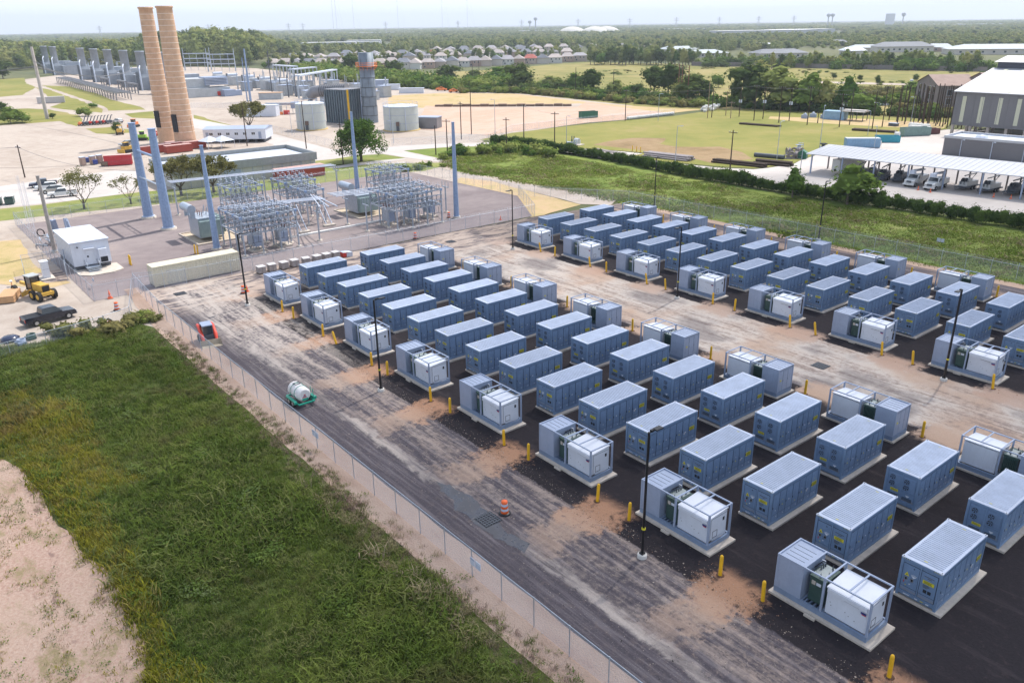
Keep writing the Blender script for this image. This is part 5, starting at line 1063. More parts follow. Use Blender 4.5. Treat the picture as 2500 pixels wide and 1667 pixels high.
# motor grader
r = E('road_grader', (-18.6, -29.3), radians(18), 'yellow road grader with black cab left of the white cabinet', 'grader'); GY = M('grader_yellow',(.60,.36,.06),.55,0,.15)
MB().box(.2,2.6,-.55,.55,1.1,2.1).build('engine_hood', GY, r); MB().box(2.6,2.68,-.45,.45,1.2,1.95).build('radiator_grille', GAP, r); MB().box(2.4,3.0,-.8,.8,.75,1.15).build('rear_frame', GY, r)
MB().box(-3.8,.3,-.16,.16,1.25,1.65).build('front_beam', GY, r); MB().box(-1.2,.2,-.55,.55,1.1,2.9).build('cab', GLASS, r); MB().box(-1.35,.35,-.72,.72,2.9,3.02).build('cab_roof', M('grey_roof',(.4,.42,.42),.6), r)
for x in (-1.2,.2):
    for y in (-.55,.55): MB().box(x-.07,x+.07,y-.07,y+.07,1.0,2.95).build('cab_post', BLK, r)
MB().bx((-1.6,0,.55), (.15,3.2,.55), .4).build('grader_blade', GY, r); MB().tube([(-1.6,-1.0,.6),(-1.6,0,1.3),(-1.6,1.0,.6)], .06, 5).tube([(-1.1+.0,.7*cos(0),.8),(-2.1,.0,.8)], .1, 5).build('blade_circle', GY, r)
WB = wheel_mesh(.66,.42, GY)
for x in (.9,2.4,-3.7):
    for s in (-1,1): put(WB, 'wheel', r, (x, s*.98, .66))
# timber crate, steel pipes, junk left
p = R5(95,1235); r = E('plywood_crates', (p[0], p[1]), radians(-22), 'low orange-brown stack of plywood sheets left of the grader', 'plywood stack')
ply = M('plywood',(.50,.30,.16),.85,0,.15,3)
for i in range(7): MB().box(-1.9,1.9,-.95,.95,0,.12).build('plywood_sheet', ply, r, (random.uniform(-.05,.05), random.uniform(-.04,.04), .08+.125*i), random.uniform(-.02,.02))
p = R5(110,1115); r = E('survey_sign', (p[0], p[1]), 0, 'small red and white marker behind the plywood stack', 'marker'); MB().tube([(0,0,0),(0,0,.7)], .05, 5).build('post', RED, r); MB().bx((0,0,.75), (.7,.3,.1)).build('board', ROOFW, r)
for i, (a, b_, mm, tx) in enumerate(((95,1610,PN,'dark blue tarp bundle at the left edge of the field'),(200,1640,LGREY,'grey bin beside the dark tarp bundle'),(290,1592,GRN,'dark green open tub by the sagging fence'))):
    p = R5(a, b_); r = E('junk_pile', (p[0], p[1]), .3, tx, 'debris'); mb = MB(); 
    mb.lathe([(1.0,0),(1.05,.3),(.7,.55),(.0,.62)] if i == 0 else [(.45,0),(.5,.6),(.42,.6),(.4,.1)], 9); mb.build('body', mm, r); MB().box(-.5,.6,-.55,.3,.05,.35).build('box', LGREY if i == 0 else mm, r)
# construction machines near the chimneys
def machine(x, y, rz, mat, label, kind):
    r = E('construction_machine', (x, y), rz, label, 'construction machine')
    if kind == 'roller':
        MB().tube([(1.7,-1,.75),(1.7,1,.75)], .75, 14).build('drum', CHROME, r); MB().box(.7,2.7,-1.15,-1.02,.6,.95).box(.7,2.7,1.02,1.15,.6,.95).box(.6,.9,-1.1,1.1,.6,.95).build('drum_frame', mat, r)
        MB().box(-2.4,-.6,-.8,.8,.9,1.9).build('body', mat, r); MB().box(-.6,.5,-.7,.7,1.2,1.5).build('platform', DKG, r); MB().box(-.9,.6,-.9,.9,2.9,3.0).build('roof', mat, r)
        for x_ in (-.7,.5):
            for y_ in (-.75,.75): MB().box(x_-.05,x_+.05,y_-.05,y_+.05,1.3,2.9).build('post', DKG, r)
        for s in (-1,1): put(WB, 'wheel', r, (-1.6, s*.95, .66))
    elif kind == 'telehandler':
        MB().box(-2.4,1.8,-.8,.8,.8,1.4).build('body', mat, r); MB().tube([(-2.2,.2,2.1),(1.2,.2,1.9),(2.8,.2,.9)], .26, 6).build('boom', mat, r); MB().box(-.6,.6,-.95,-.1,1.3,2.4).build('cab', GLASS, r)
        for x_ in (-1.6,1.3):
            for s in (-1,1): put(WB, 'wheel', r, (x_, s*.95, .66))
    else:
        MB().box(-1.7,1.3,-.75,.75,.9,1.8).build('body', mat, r); MB().box(-.5,.7,-.6,.6,1.8,2.8).build('cab', GLASS, r); MB().box(-.65,.85,-.7,.7,2.8,2.9).build('roof', mat, r)
        MB().box(2.0,2.3,-1.3,1.3,.1,1.1).tube([(.9,0,1.0),(2.1,0,.6)], .2, 5).build('blade', mat, r)
        for s in (-1,1): MB().prism([(-1.6,.05),(-1.9,.45),(-1.5,.85),(1.3,.85),(1.7,.45),(1.4,.05)], s*.8 if s > 0 else -1.2, 1.2 if s > 0 else -.8, 0, Matrix.Rotation(pi/2, 4, 'X')).build('track', RUB, r)
    return r
machine(*R1(1100,1225), radians(160), GY, 'yellow road roller parked beside the small bush', 'roller'); machine(*R1(1225,1160), radians(-50), OR, 'orange bulldozer beyond the road roller', 'dozer')
machine(*R1(1420,1255), radians(10), M('red_orange',(.6,.08,.03),.5), 'red telehandler left of the left chimney base', 'telehandler'); machine(*R1(1160,1390), radians(-60), GY, 'yellow wheeled machine left of the blue-grey pole pair', 'dozer')
machine(*R1(1300,1280), radians(60), M('lime_paint',(.3,.55,.06),.5), 'lime green small machine between the blue-grey poles', 'dozer')
for i in range(9):
    p = R1(745+i*30, 1148-i*2.2); r = E('trencher', (p[0], p[1]), radians(-65), 'red and black trencher in the machine row, %s from the left' % ORD[i], 'trencher', 'row of parked trenchers')
    mm = RED if i > 1 and i % 2 else (OR if i == 0 else DKG); MB().box(-1.6,1.0,-.6,.6,.5,1.3).lathe([(.0,1.6),(.4,1.4),(.5,1.2)], 8, 0, (.5,0,0)).build('body', mm, r); MB().tube([(-1.0,0,1.2),(-2.0,0,3.0),(-2.5,0,3.1)], .18, 5).build('boom', DKG, r)
    for x_ in (-.9,.6):
        for s in (-1,1): put(WH, 'wheel', r, (x_, s*.7, .4))
# drums and cones
drm = E('traffic_drum', (0,0), 0, 'x', 'traffic drum', 'orange and white traffic drums'); 
for i in range(5): z = .12+i*.19; MB().lathe([(.29-.015*i,0),(.285-.015*i,.185),(.0,.185)] if i == 4 else [(.29-.015*i,0),(.282-.015*i,.188)], 14).build('band', ORG if i % 2 == 0 else ROOFW, drm, (0,0,z))
MB().lathe([(.44,0),(.46,.06),(.40,.12),(.28,.13)], 14).build('rubber_base', BLK, drm)
for i, (px, tx) in enumerate((((1232,1253),'standing alone on the near lane by the drain grate'),((595,716),'beside the far lamp post at the yard entrance'),((286,757),'on the dirt track right of the black pickup'),((1014,583),'outside the substation fence above the container rows'),((1096,532),'inside the substation fence near the corner pole'))):
    p = un(*px); 
    if i == 0: drm.location = (p[0], p[1], 0); drm['label'] = 'orange and white traffic drum '+tx
    else: dup(drm, p, .5*i, 'orange and white traffic drum '+tx)
p = un(268,791); d2 = dup(drm, (p[0], p[1], .3), .3, 'orange and white traffic drum lying on its side by the fence'); d2.rotation_euler = (pi/2, 0, .9)
def cone(px, tx, s=1.0):
    r = E('traffic_cone', un(*px)+(0,), 0, 'orange traffic cone '+tx, 'traffic cone', 'orange traffic cones'); MB().lathe([(.16,.04),(.10,.35),(.03,.75),(.0,.75)], 10).build('cone', ORG, r); MB().box(-.2,.2,-.2,.2,0,.05).build('base', ORG, r); MB().lathe([(.118,.26),(.085,.42)], 10).build('reflective_band', ROOFW, r); r.scale = (s,)*3
cone((269,728),'tall and thin outside the substation corner',1.5); cone((604,712),'beside the drum at the yard entrance',1.2); cone((1222,537),'between the substation fence and the far lamp post')
# drain grates
for i, px in enumerate(((1192,1268),(2003,893),(440,717),(1100,590))):
    p = un(*px); r = E('drain_grate', (p[0], p[1]), 0, 'square iron drain grate, '+('on the near lane by the drum','in the dirt lane between container blocks','at the yard entrance','above the second container row')[i], 'drain grate')
    MB().box(-.75,.75,-.75,.75,-.02,.02).build('pit', GAP, r)
    for k in range(6): MB().box(-.7,.7,-.03,.03,.022,.045).build('bar', DKG, r, (0,-.6+k*.24,0)); MB().box(-.03,.03,-.7,.7,.046,.06).build('bar', DKG, r, (-.6+k*.24,0,0))
t = NT('wet_patch'); nn = t.noise(.8,4); t.pbr(t.mix(nn,(.028,.03,.042),(.06,.06,.07)), t.ss(nn,.35,.6,.12,.6), 0, None, .6); WETM = t.mat
sheet('wet_patch', [un(1065,1180),un(1090,1180),un(1150,1215),un(1190,1255),un(1290,1330),un(1295,1345),un(1260,1340),un(1180,1290),un(1110,1240)], .016, WETM, .5, .55)
# signs on fences
for i, (px, tx) in enumerate(((R5(862,1128),'on the substation gate beside the cream container'),(un(1205,1396),'on the near fence close to the camera'),(un(813,1080),'on the near fence above the dark lane'),(un(2293,608),'pair of small white notices on the grass fence'))):
    r = E('fence_sign', (px[0], px[1], 1.1 if i else .9), (.02,0,0,pi)[i], ('small white notice ' if i < 3 else '')+tx, 'sign')
    MB().box(-.5,-.04,-.03,.0,0,.55,0).box(-.5,-.04,-.034,-.03,.40,.52,1).build('panel', [ROOFW, ORG if i == 0 else LGREY], r); MB().box(.04,.6,-.03,.0,0,.55,0).build('panel', [ROOFW], r)
    MB().box(.1,.54,-.035,-.03,.1,.14).box(.1,.54,-.035,-.03,.2,.24).box(.1,.54,-.035,-.03,.3,.34).build('lettering', LGREY, r)
    if i in (1,2): r.location.y = -19.2

# ================================================================ depot on the right
SH = M('shed_dark_metal', (.17,.165,.175), .6, .2, .06, .15); SHR = M('shed_roof_metal', (.43,.44,.47), .5, .2, .05, .15); FRP = M('translucent_sheet', (.55,.55,.42), .5, 0, .05)
x0, yE, xe = -9.0, 216.5, 70.0
r = E('storage_shed', (x0, yE), 0, 'huge grey open-sided storage shed with raised roof monitor', 'industrial shed')
MB().box(0,xe,-.15,.0,3.0,12.7).build('wall', SH, r); MB().box(0,.15,0,52,3.0,12.7).add([(0.02,0,12.7),(0.02,52,12.7),(0.02,24,18.1),(0.02,28,18.1)], [(0,2,3,1)]).build('gable_wall', SH, r)
MB().add([(-.6,-.9,12.55),(xe,-.9,12.55),(xe,23.6,18.1),(-.6,23.6,18.1),(-.6,-.9,12.75),(xe,-.9,12.75),(xe,23.6,18.3),(-.6,23.6,18.3)], [(0,3,2,1),(4,5,6,7),(0,1,5,4),(1,2,6,5),(2,3,7,6),(3,0,4,7)]).build('roof', SHR, r)
MB().add([(-.6,40,18.3),(xe,40,18.3),(xe,53,12.75),(-.6,53,12.75)], [(0,3,2,1)]).build('roof', SHR, r)
MB().box(0.6,xe,23.8,40,18.0,20.1).build('monitor_wall', M('dark_louvre',(.09,.095,.12),.7,.2,.1), r)
MB().add([(-.2,23,20.1),(xe,23,20.1),(xe,32,21.7),(-.2,32,21.7),(xe,41,20.1),(-.2,41,20.1)], [(0,1,2,3),(3,2,4,5)]).build('monitor_roof', SHR, r)
fm = mesh(MB().box(-.55,.55,-.19,-.14,4.0,11.4), 'translucent_panel', FRP); fr = mesh(MB().add([(-.55,-.2,12.78),(.55,-.2,12.78),(.55,22.5,17.95),(-.55,22.5,17.95)], [(0,1,2,3)]), 'rooflight', FRP)
for i in range(14): put(fm, 'translucent_panel', r, (2.6+i*5.0,0,0)); o = put(fr, 'rooflight', r, (4.2+i*5.0,0,.22))
pm = mesh(MB().box(-.35,.35,-.35,.35,0,3.0), 'shed_column', M('shed_column',(.42,.36,.32),.8)); 
for i in range(15): put(pm, 'shed_column', r, (.4+i*5,.4,0)); put(pm, 'shed_column', r, (2.4+i*5,12,0))
for i in range(5): put(pm, 'shed_column', r, (.4,.4+10*(i+1),0))
sm_ = mesh(MB().box(-.04,.04,-.20,-.15,3.0,12.6), 'wall_seam', SH)
for i in range(30): put(sm_, 'wall_seam', r, (.9+i*2.3,0,0))
r = E('low_warehouse', (7.0,176.3), radians(4), 'low dark grey warehouse with white flat roof behind the vehicle canopy', 'building')
MB().box(0,58,0,11,0,4.3).build('wall', SH, r); MB().box(.3,57.7,.3,10.7,4.3,4.4).build('roof', ROOFW, r)
pp = MB()
for a in ((-.15,58.15,-.15,.25),(-.15,58.15,10.75,11.15),(-.15,.25,.25,10.75),(57.75,58.15,.25,10.75)): pp.box(a[0],a[1],a[2],a[3],4.3,4.9)
pp.build('parapet', SHR, r)
dm_ = mesh(MB().tube([(0,-.12,0),(0,-.12,4.2)], .10, 5).box(.25,.7,-.16,-.05,4.0,4.25), 'downpipe', ROOFW)
for i in range(8): put(dm_, 'downpipe', r, (4.3+i*7.2,0,0))
sl = mesh(MB().lathe([(1.6,0),(1.3,.5),(0,.7)], 8), 'roof_dome', ROOFW)
for i in range(4): put(sl, 'roof_dome', r, (7+i*13,5.5,4.4))
# vehicle canopy
r = E('vehicle_canopy', (-.9,127.4), radians(4.6), 'long open canopy with pale metal roof sheltering the trucks', 'canopy')
MB().add([(-1,-.8,4.35),(80,-.8,4.35),(80,10.2,5.3),(-1,10.2,5.3),(-1,-.8,4.5),(80,-.8,4.5),(80,10.2,5.45),(-1,10.2,5.45)], [(0,3,2,1),(4,5,6,7),(0,1,5,4),(1,2,6,5),(2,3,7,6),(3,0,4,7)]).build('roof', SHR, r)
sm2 = mesh(MB().add([(-.04,-.8,4.5),(.04,-.8,4.5),(.04,10.2,5.45),(-.04,10.2,5.45),(0,-.8,4.56),(0,10.2,5.51)], [(0,4,5,3),(4,1,2,5)]), 'roof_seam', SHR)
for i in range(66): put(sm2, 'roof_seam', r, (-.4+i*1.2,0,0))
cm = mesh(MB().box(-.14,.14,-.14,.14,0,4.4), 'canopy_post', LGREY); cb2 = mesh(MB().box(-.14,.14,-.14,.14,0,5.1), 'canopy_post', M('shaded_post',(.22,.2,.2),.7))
for i in range(12): put(cm, 'canopy_post', r, (.2+i*7.25,.0,0)); 
for i in range(34): put(cb2, 'canopy_post', r, (.2+i*2.4,8.6,0))
# trucks parked under it
def bucket_truck(x, y, rz, label, white=True):
    r = E('utility_truck', (x, y), rz, label, 'utility truck'); wp = PWH if white else PS
    MB().prism([(1.4,.75),(3.3,.75),(3.35,1.35),(3.2,1.5),(2.1,1.72),(1.4,1.75)], -1.0, 1.0, 0, Matrix.Rotation(pi/2, 4, 'X')).build('hood', wp, r)
    MB().prism([(.2,.75),(1.6,.75),(1.75,1.7),(1.35,2.5),(.3,2.55)], -1.1, 1.1, 0, Matrix.Rotation(pi/2, 4, 'X')).build('cab', wp, r)
    MB().add([(1.80,-.95,1.72),(1.80,.95,1.72),(1.44,.85,2.42),(1.44,-.85,2.42)], [(0,1,2,3)]).build('windscreen', GLASS, r)
    MB().box(.45,1.3,-1.115,1.115,1.75,2.35).build('side_window', GLASS, r)
    MB().box(3.33,3.40,-.5,.5,.95,1.4).build('radiator_grille', DKG, r); MB().box(3.3,3.6,-1.15,1.15,.5,.78).build('bumper', wp, r)
    for s in (-1,1): MB().box(3.3,3.38,-.14,.14,-.1,.1).build('headlight', CHROME, r, (0,s*.75,1.15)); MB().box(1.7,1.8,-.1,.1,0,.5).build('mirror', DKG, r, (0,s*1.3,1.7))
    MB().box(-3.8,.1,-1.15,1.15,.9,1.9).box(-3.8,.0,-1.1,1.1,1.9,2.0).build('service_body', wp, r)
    MB().tube([(-2.8,0,2.0),(-2.8,0,3.0),(2.2,0,3.35)], [.35,.3,.2], 8).tube([(2.2,.3,3.3),(-3.2,.3,3.0)], .16, 6).build('boom', ROOFW, r); MB().box(1.6,2.6,-.5,.5,2.7,3.4).build('bucket', ROOFW, r)
    for x_ in (2.5,-2.3):
        for s in (-1,1): put(WB2, 'wheel', r, (x_, s*1.0, .50))
    return r
WB2 = wheel_mesh(.50,.32)
fz = radians(-96)
bucket_truck(22.2,130.6,fz+.15,'white utility truck with boom, leftmost under the canopy'); bucket_truck(26.8,129.9,fz+.15,'white utility truck with red fender beside the traffic cones')
def trailer_rig(x, y, rz, label, mat=PWH, L=6):
    r = E('equipment_trailer', (x, y), rz, label, 'equipment trailer')
    MB().box(-L/2,L/2,-1.1,1.1,.6,.8).tube([(L/2,-.9,.7),(L/2+1.5,0,.6)], .08, 5).tube([(L/2,.9,.7),(L/2+1.5,0,.6)], .08, 5).build('deck', DKG, r)
    MB().box(-L/2+.4,L/2-1.2,-.8,.8,.8,1.7).box(-.5,.8,-.6,.6,1.7,2.3).build('machine_body', mat, r); MB().tube([(-1,0,1.7),(-2.5,.2,3.1),(1.8,.1,2.9)], .14, 5).build('boom', mat, r)
    MB().lathe([(.75,-.4),(.75,-.3),(.3,-.3),(.3,.3),(.75,.3),(.75,.4)], 12).build('cable_reel', DKG, r, (1.4,0,1.7)).rotation_euler = (pi/2,0,0)
    for x_ in (-.9,.2):
        for s in (-1,1): put(WH, 'wheel', r, (x_, s*1.15, .42))
for i, (x, y, mm) in enumerate(((31.3,134.0,PWH),(35.6,134.4,PWH),(40.0,135.4,DKG),(44.5,136.5,PWH),(49,137,DKG),(53.5,137.3,PWH),(58,137.5,PWH))):
    trailer_rig(x, y, fz, 'equipment trailer with reel and boom, %s right of the white trucks' % ORD[i], mm)
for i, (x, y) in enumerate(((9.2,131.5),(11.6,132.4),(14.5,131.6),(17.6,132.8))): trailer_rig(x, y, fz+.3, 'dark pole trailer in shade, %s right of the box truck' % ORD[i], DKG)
r = E('box_trailer', (4.6,133.4), radians(-108), 'pale box trailer at the left end of the canopy', 'trailer'); MB().box(-4.2,3.0,-1.25,1.25,.7,3.3).build('box', M('pale_box',(.55,.53,.50),.6), r); MB().box(3.0,3.03,-1.2,1.2,.75,3.25).build('front', PWH, r); MB().tube([(3.03,0,.9),(3.2,0,.9)], .3, 10).build('spare_wheel', RUB, r)
for x_ in (-2,-.8):
    for s in (-1,1): put(WH, 'wheel', r, (x_, s*1.15, .42))
k_ = lambda a,b:(1950+a/4.276,380+b/4.276)
for i, (px, tx) in enumerate(((k_(1245,360),'before the left utility truck'),(k_(1372,385),'before the right utility truck'),(k_(2033,435),'before the dark trailers, left one'),(k_(2213,452),'before the dark trailers, right one'))): cone(px, tx, 1.15)
# containers, dumpsters and bags
shipping('blue_container', -13.6, 173.6, radians(45), 9.0, 2.6, 2.6, M('pale_blue_container',(.22,.36,.52),.6), 'pale blue shipping container with white bags around it', M('pale_blue_roof',(.50,.55,.58),.6))
shipping('teal_dumpster', -14.0, 188.4, radians(42), 6.5, 2.4, 1.8, M('teal_dumpster',(.04,.28,.36),.6), 'open teal dumpster beyond the pale blue container', open_top=True, cat='dumpster')
shipping('green_dumpster', -15.2, 207.4, radians(62), 9.0, 2.5, 2.4, M('sage_dumpster',(.20,.29,.27),.7), 'long open grey-green dumpster near the white bag heap', open_top=True, cat='dumpster')
shipping('rust_dumpster', -13.6, 214.5, radians(62), 4.5, 2.2, 1.6, M('rusty_dumpster',(.14,.06,.06),.8), 'short rusty dumpster behind the long grey-green one', open_top=True, cat='dumpster')
shipping('forest_dumpster', -122.2, 173.5, radians(76), 7.0, 2.4, 2.3, M('forest_green_dumpster',(.03,.13,.08),.6), 'dark green dumpster on the orange dirt lot', open_top=True, cat='dumpster')
BAG = M('white_bag', (.68,.67,.66), .7, 0, .06, 3)
bg_ = MB(); bm = bmesh.new(); bmesh.ops.create_icosphere(bm, subdivisions=2, radius=.62)
for v in bm.verts: v.co.x = max(-.48, min(.48, v.co.x)); v.co.y = max(-.48, min(.48, v.co.y)); v.co.z = max(0, min(1.0, (v.co.z+.5)*1.05))+ .03*mnoise.noise(v.co*5)
bg_.add([tuple(v.co) for v in bm.verts], [tuple(v.index for v in f.verts) for f in bm.faces], 0, True); bm.free()
for sx in (-.4,.4): bg_.tube([(sx,-.35,.95),(sx,0,1.18),(sx,.35,.95)], .03, 4)
BGM = mesh(bg_, 'body', BAG)
def bag(x, y, tx, s=1.0, z=0):
    o = put(BGM, 'bulk_bag', None, (x, y, z), (0,0,random.uniform(0,3)), (s,s,s)); tag(o, tx, 'bulk bag', 'white bulk bags')
for i in range(9): p = R4(905+i*12, 1345-i*2); bag(p[0]+.3*(i % 2), p[1]+.6*(i % 2), 'white bulk bag, %s from the blue container side' % ORD[i], 1.25)
for i in range(7): p = R4(655+i*15, 1362); bag(p[0], p[1]-1.5, 'white bulk bag low in front of the blue container, %s from left' % ORD[i], .8)
for i in range(16): p = R4(1300+(i % 8)*22, 1165+(i//8)*22+(i % 8)*2); bag(p[0], p[1], 'white bag in the far heap, %s row, %s along' % (ORD[i//8], ORD[i % 8]), 1.5)
p = R4(1173,1255); bag(p[0], p[1], 'single white bulk bag touching the grey-green dumpster', 1.6)
# bales along the lot fence
for i in range(30):
    t_ = i/29; p = R3(1060+t_*400, 1092-t_*45); o = put(BGM, 'wrapped_bundle', None, (p[0], p[1]+.0, 0), (0,0,random.uniform(0,3)), (1.35,1.35,1.0)); tag(o, 'wrapped white bundle by the lot fence, %s from the tall corner pole' % ordw(i+1), 'bundle', 'wrapped bundles along the lot fence')
for i in range(14):
    t_ = i/13; p = R3(1735+t_*145, 1012-t_*25+(i % 3)*8); o = put(BGM, 'wrapped_bundle', None, (p[0], p[1], (i % 2)*.9), (0,0,random.uniform(0,3)), (1.4,1.4,1.1)); tag(o, 'wrapped white bundle in the farther heap, %s from the left' % ordw(i+1), 'bundle', 'wrapped bundles in the farther heap')
# poles lying on the grass
def log_pile(a, b, n, rr, L, rz, mat, label, z=2):
    r = E('pole_stack', a+(0,), rz, label, 'pole stack'); lm = mesh(MB().tube([(-L/2,0,0),(L/2,0,0)], [rr, rr*.8], 8), 'pole', mat); k = 0
    for lv in range(z):
        for i in range(n-lv*2): put(lm, 'pole', r, (random.uniform(-.5,.5), (i-(n-lv*2)/2)*rr*2.3, rr+lv*rr*1.8))
GW = M('silver_wood', (.34,.30,.30), .9, 0, .2, 2); DW = M('creosote_wood', (.06,.04,.03), .9, 0, .3, 2)
log_pile(R3(1430,1442), 0, 9, .22, 13.5, radians(8), GW, 'stack of silver-grey utility poles beside the concrete road', 3)
log_pile(R3(860,1378), 0, 6, .12, 9, radians(-6), GW, 'thin poles laid apart on the grass by the road', 1); log_pile(R3(2080,1500), 0, 5, .25, 14, radians(10), DW, 'dark poles lying behind the black standing pole', 2)
log_pile(R4(55,1500), 0, 5, .3, 9, radians(14), DW, 'dark brown poles stacked near the grey reels', 2); log_pile(R4(980,1200), 0, 3, .35, 13, radians(14), DW, 'dark poles lying near the standing pole yard', 1); log_pile(R3(2260,1145), 0, 3, .3, 14, radians(8), DW, 'brown poles lying on the far side of the grass field', 1)
o = MB().tube([(-4,0,.5),(4,0,.5)], .55, 12).build('drain_pipe', DKG); p = R4(10,1440); o.location = (p[0], p[1], 0); o.rotation_euler.z = .2; tag(o, 'dark drain pipe lying beside the grey reels', 'pipe')
reel = MB().lathe([(.9,-.45),(.9,-.35),(.45,-.35),(.45,.35),(.9,.35),(.9,.45)], 16); RLM = mesh(reel, 'body', GW)
for i in range(10):
    p = R4(180+(i % 5)*28, 1445-(i//5)*38); o = put(RLM, 'cable_reel', None, (p[0], p[1], .9 if i % 2 else .45), (pi/2 if i % 2 else 0, 0, .5*i)); tag(o, 'grey wooden cable reel %s row, %s from the left beside the green box' % (ORD[i//5], ORD[i%5]), 'cable reel', 'cable reels at the yard corner')
for i, (a, b_, z, mm) in enumerate(((280,1395,.45,GW),(283,1350,.45,ROOFW),(500,1370,1.1,DKG),(505,1340,.45,ROOFW),(1103,1275,.5,WOOD),(1125,1278,.45,WOOD))):
    p = R4(a, b_); o = put(mesh(reel, 'body', mm), 'cable_reel', None, (p[0], p[1], z), (0,0,0)); o.scale = (1.1,1.1,1.6 if z > 1 else 1); tag(o, ('tall grey reel by the cable group','white-topped reel above the cable group','black reel left of the blue container','white reel disc on the black reel','small brown reel right of the teal dumpster','brown reel lying beside the teal dumpster')[i], 'cable reel')
p = R4(312,1445); r = E('green_hut', (p[0], p[1]), radians(20), 'small dark green box with pitched top beside the reels', 'hut'); MB().box(-1.1,1.1,-.9,.9,0,1.5).build('body', M('forest_green_dumpster',(.03,.13,.08)), r); MB().prism([(-1.2,1.5),(1.2,1.5),(0,2.2)], -.95, .95, 0, Matrix.Rotation(pi/2,4,'X')).build('roof', M('forest_green_dumpster',(.03,.13,.08)), r)
r = E('training_shed', (-54.5,231.0), radians(10), 'pale blue metal shed with lean-to roof in the pole yard', 'shed'); MB().box(-4.5,3,-2,2,0,2.9).build('wall', M('pale_blue_container',(.22,.36,.52)), r); MB().box(2.2,10,-2.6,2.6,3.0,3.2).box(2.2,10,-1.3,1.3,3.2,3.6).build('roof', M('beige_roof',(.5,.47,.44),.8), r)
for x in (6,9.6):
    for y in (-2.2,2.2): MB().box(x-.12,x+.12,y-.12,y+.12,0,3).build('post', DKG, r)
for i, (a, b_) in enumerate(((335,1080),(410,1070),(505,1080),(570,1085))): p = R4(a,b_); r = E('pad_transformer', (p[0], p[1]), .3*i, 'grey pad equipment before the blue shed, %s from the left' % ORD[i], 'equipment'); MB().box(-1.1,1.1,-.7,.7,0,1.2).build('cabinet', LGREY, r); MB().lathe([(.6,0),(.6,.5),(0,.7)], 10).build('drum_top', DKG if i > 1 else GALV, r, (0,0,1.2))
p = R4(1143,1150); r = E('steel_bin', (p[0], p[1]), 0, 'small dark bin alone on the pale dirt', 'bin'); MB().box(-1.4,1.4,-.8,.8,0,.9).build('body', DKG, r); MB().box(-1.5,1.5,-.9,.9,.9,1.0).build('lid', LGREY, r)
# pump station by the road
r = E('pump_station', R3(565,1318)+(0,), radians(10), 'white valves and bent pipes on a concrete pad in the grass field', 'pump station'); MB().box(-2.4,2.8,-1.3,1.5,0,.15).build('pad', CONC, r)
for x in (.5,1.0,1.5): MB().tube([(x,-.8,.15),(x,-.8,1.3),(x,-.3,1.7),(x,.4,1.7),(x,.9,1.2),(x,.9,.15)], .16, 8).build('bent_pipe', ROOFW, r)
for x in (-.8,0): MB().tube([(x,0,.2),(x,0,1.4)], .22, 8).tube([(x,0,1.4),(x,0,2.4)], .14, 6).build('valve', GRN, r)
MB().tube([(-2.2,-.4,.45),(.2,-.4,.45)], .32, 8).build('pipe', ROOFW, r)
bo_p = [R3(1097,1378), R3(1135,1385), R3(1170,1390)]
for i, p in enumerate(bo_p): dup(bo, p, 0, 'yellow post by the concrete road apron, %s of three' % ORD[i])
# wooden utility poles
def wood_pole(x, y, h, txt, arm=None, mat=DW, rr=.16, tr_=False, group='utility poles'):
    r = E('utility_pole', (x, y), 0, txt, 'utility pole', group); MB().tube([(0,0,0),(0,0,h)], [rr, rr*.7], 7).build('pole', mat, r)
    if arm is not None:
        a = arm; MB().bx((0,0,h-.6), (2.4,.12,.14), a).build('crossarm', mat, r)
        im = mesh(MB().lathe([(0,0),(.06,.02),(.05,.2),(0,.22)], 6), 'insulator', ROOFW)
        for q in (-1.1,-.4,.4,1.1): put(im, 'insulator', r, (q*cos(a), q*sin(a), h-.52))
    if tr_: MB().tube([(.35,.1,h*.48),(.35,.1,h*.48+1.0)], .3, 8).tube([(-.35,.1,h*.48),(-.35,.1,h*.48+1.0)], .3, 8).build('transformer_can', ROOFW, r)
    return r
WL = M('light_wood_pole', (.30,.22,.14), .9, 0, .2, 2)
PL = [(-86.8,112.5,11.2,0),(-72.9,112.4,10.0,.5),(-105.2,175.6,10.9,0),(-15.2,116.6,9.5,0),(-89.7,202.9,13,None),(-89.6,205.2,10.2,None),(-90,214.1,8.9,.4),(-83.1,207.8,6.0,.3),(-84.2,214.4,10.5,None),(-73,207.7,12.3,0),(-73.8,214.3,11.4,None),(-132.4,241,15.6,0),(-134,239.6,15.4,0),(-153.2,259,14.1,0),
      (-63,208,12.2,0),(-63.3,214.7,11.5,None),(-52.7,209.1,12.6,0),(-52.8,215.7,3.7,None),(-42,210.9,10.8,0),(-42.8,218.7,11.9,None),(-31.7,212.9,11.7,None),(-32.3,220.4,12.9,0),(-122.6,59.2,13.5,None),(-89.6,53.8,10.5,0),(-106.8,103.8,11.3,0),(-114.3,113.2,13.3,None),(-86.2,84.3,9.2,.6),(-77.1,98.1,9.2,.2),(-86,80.3,7.8,None),(-140.9,48.6,12.5,None),(-283.7,238.4,14.5,0),(-322.6,272.1,12.7,None),(-126.5,-13.2,7.8,.3),(-200,240,13,None),(-180,246,12,None)]
PL.sort(key=lambda q: (Vector((q[0], q[1], 5))-CAM).dot(CR)/(Vector((q[0], q[1], 5))-CAM).dot(CF)); ZC = {}
wd = ['beside the concrete road','at the grass field edge','by the dirt lot fence','in the training pole yard','beyond the hedge']
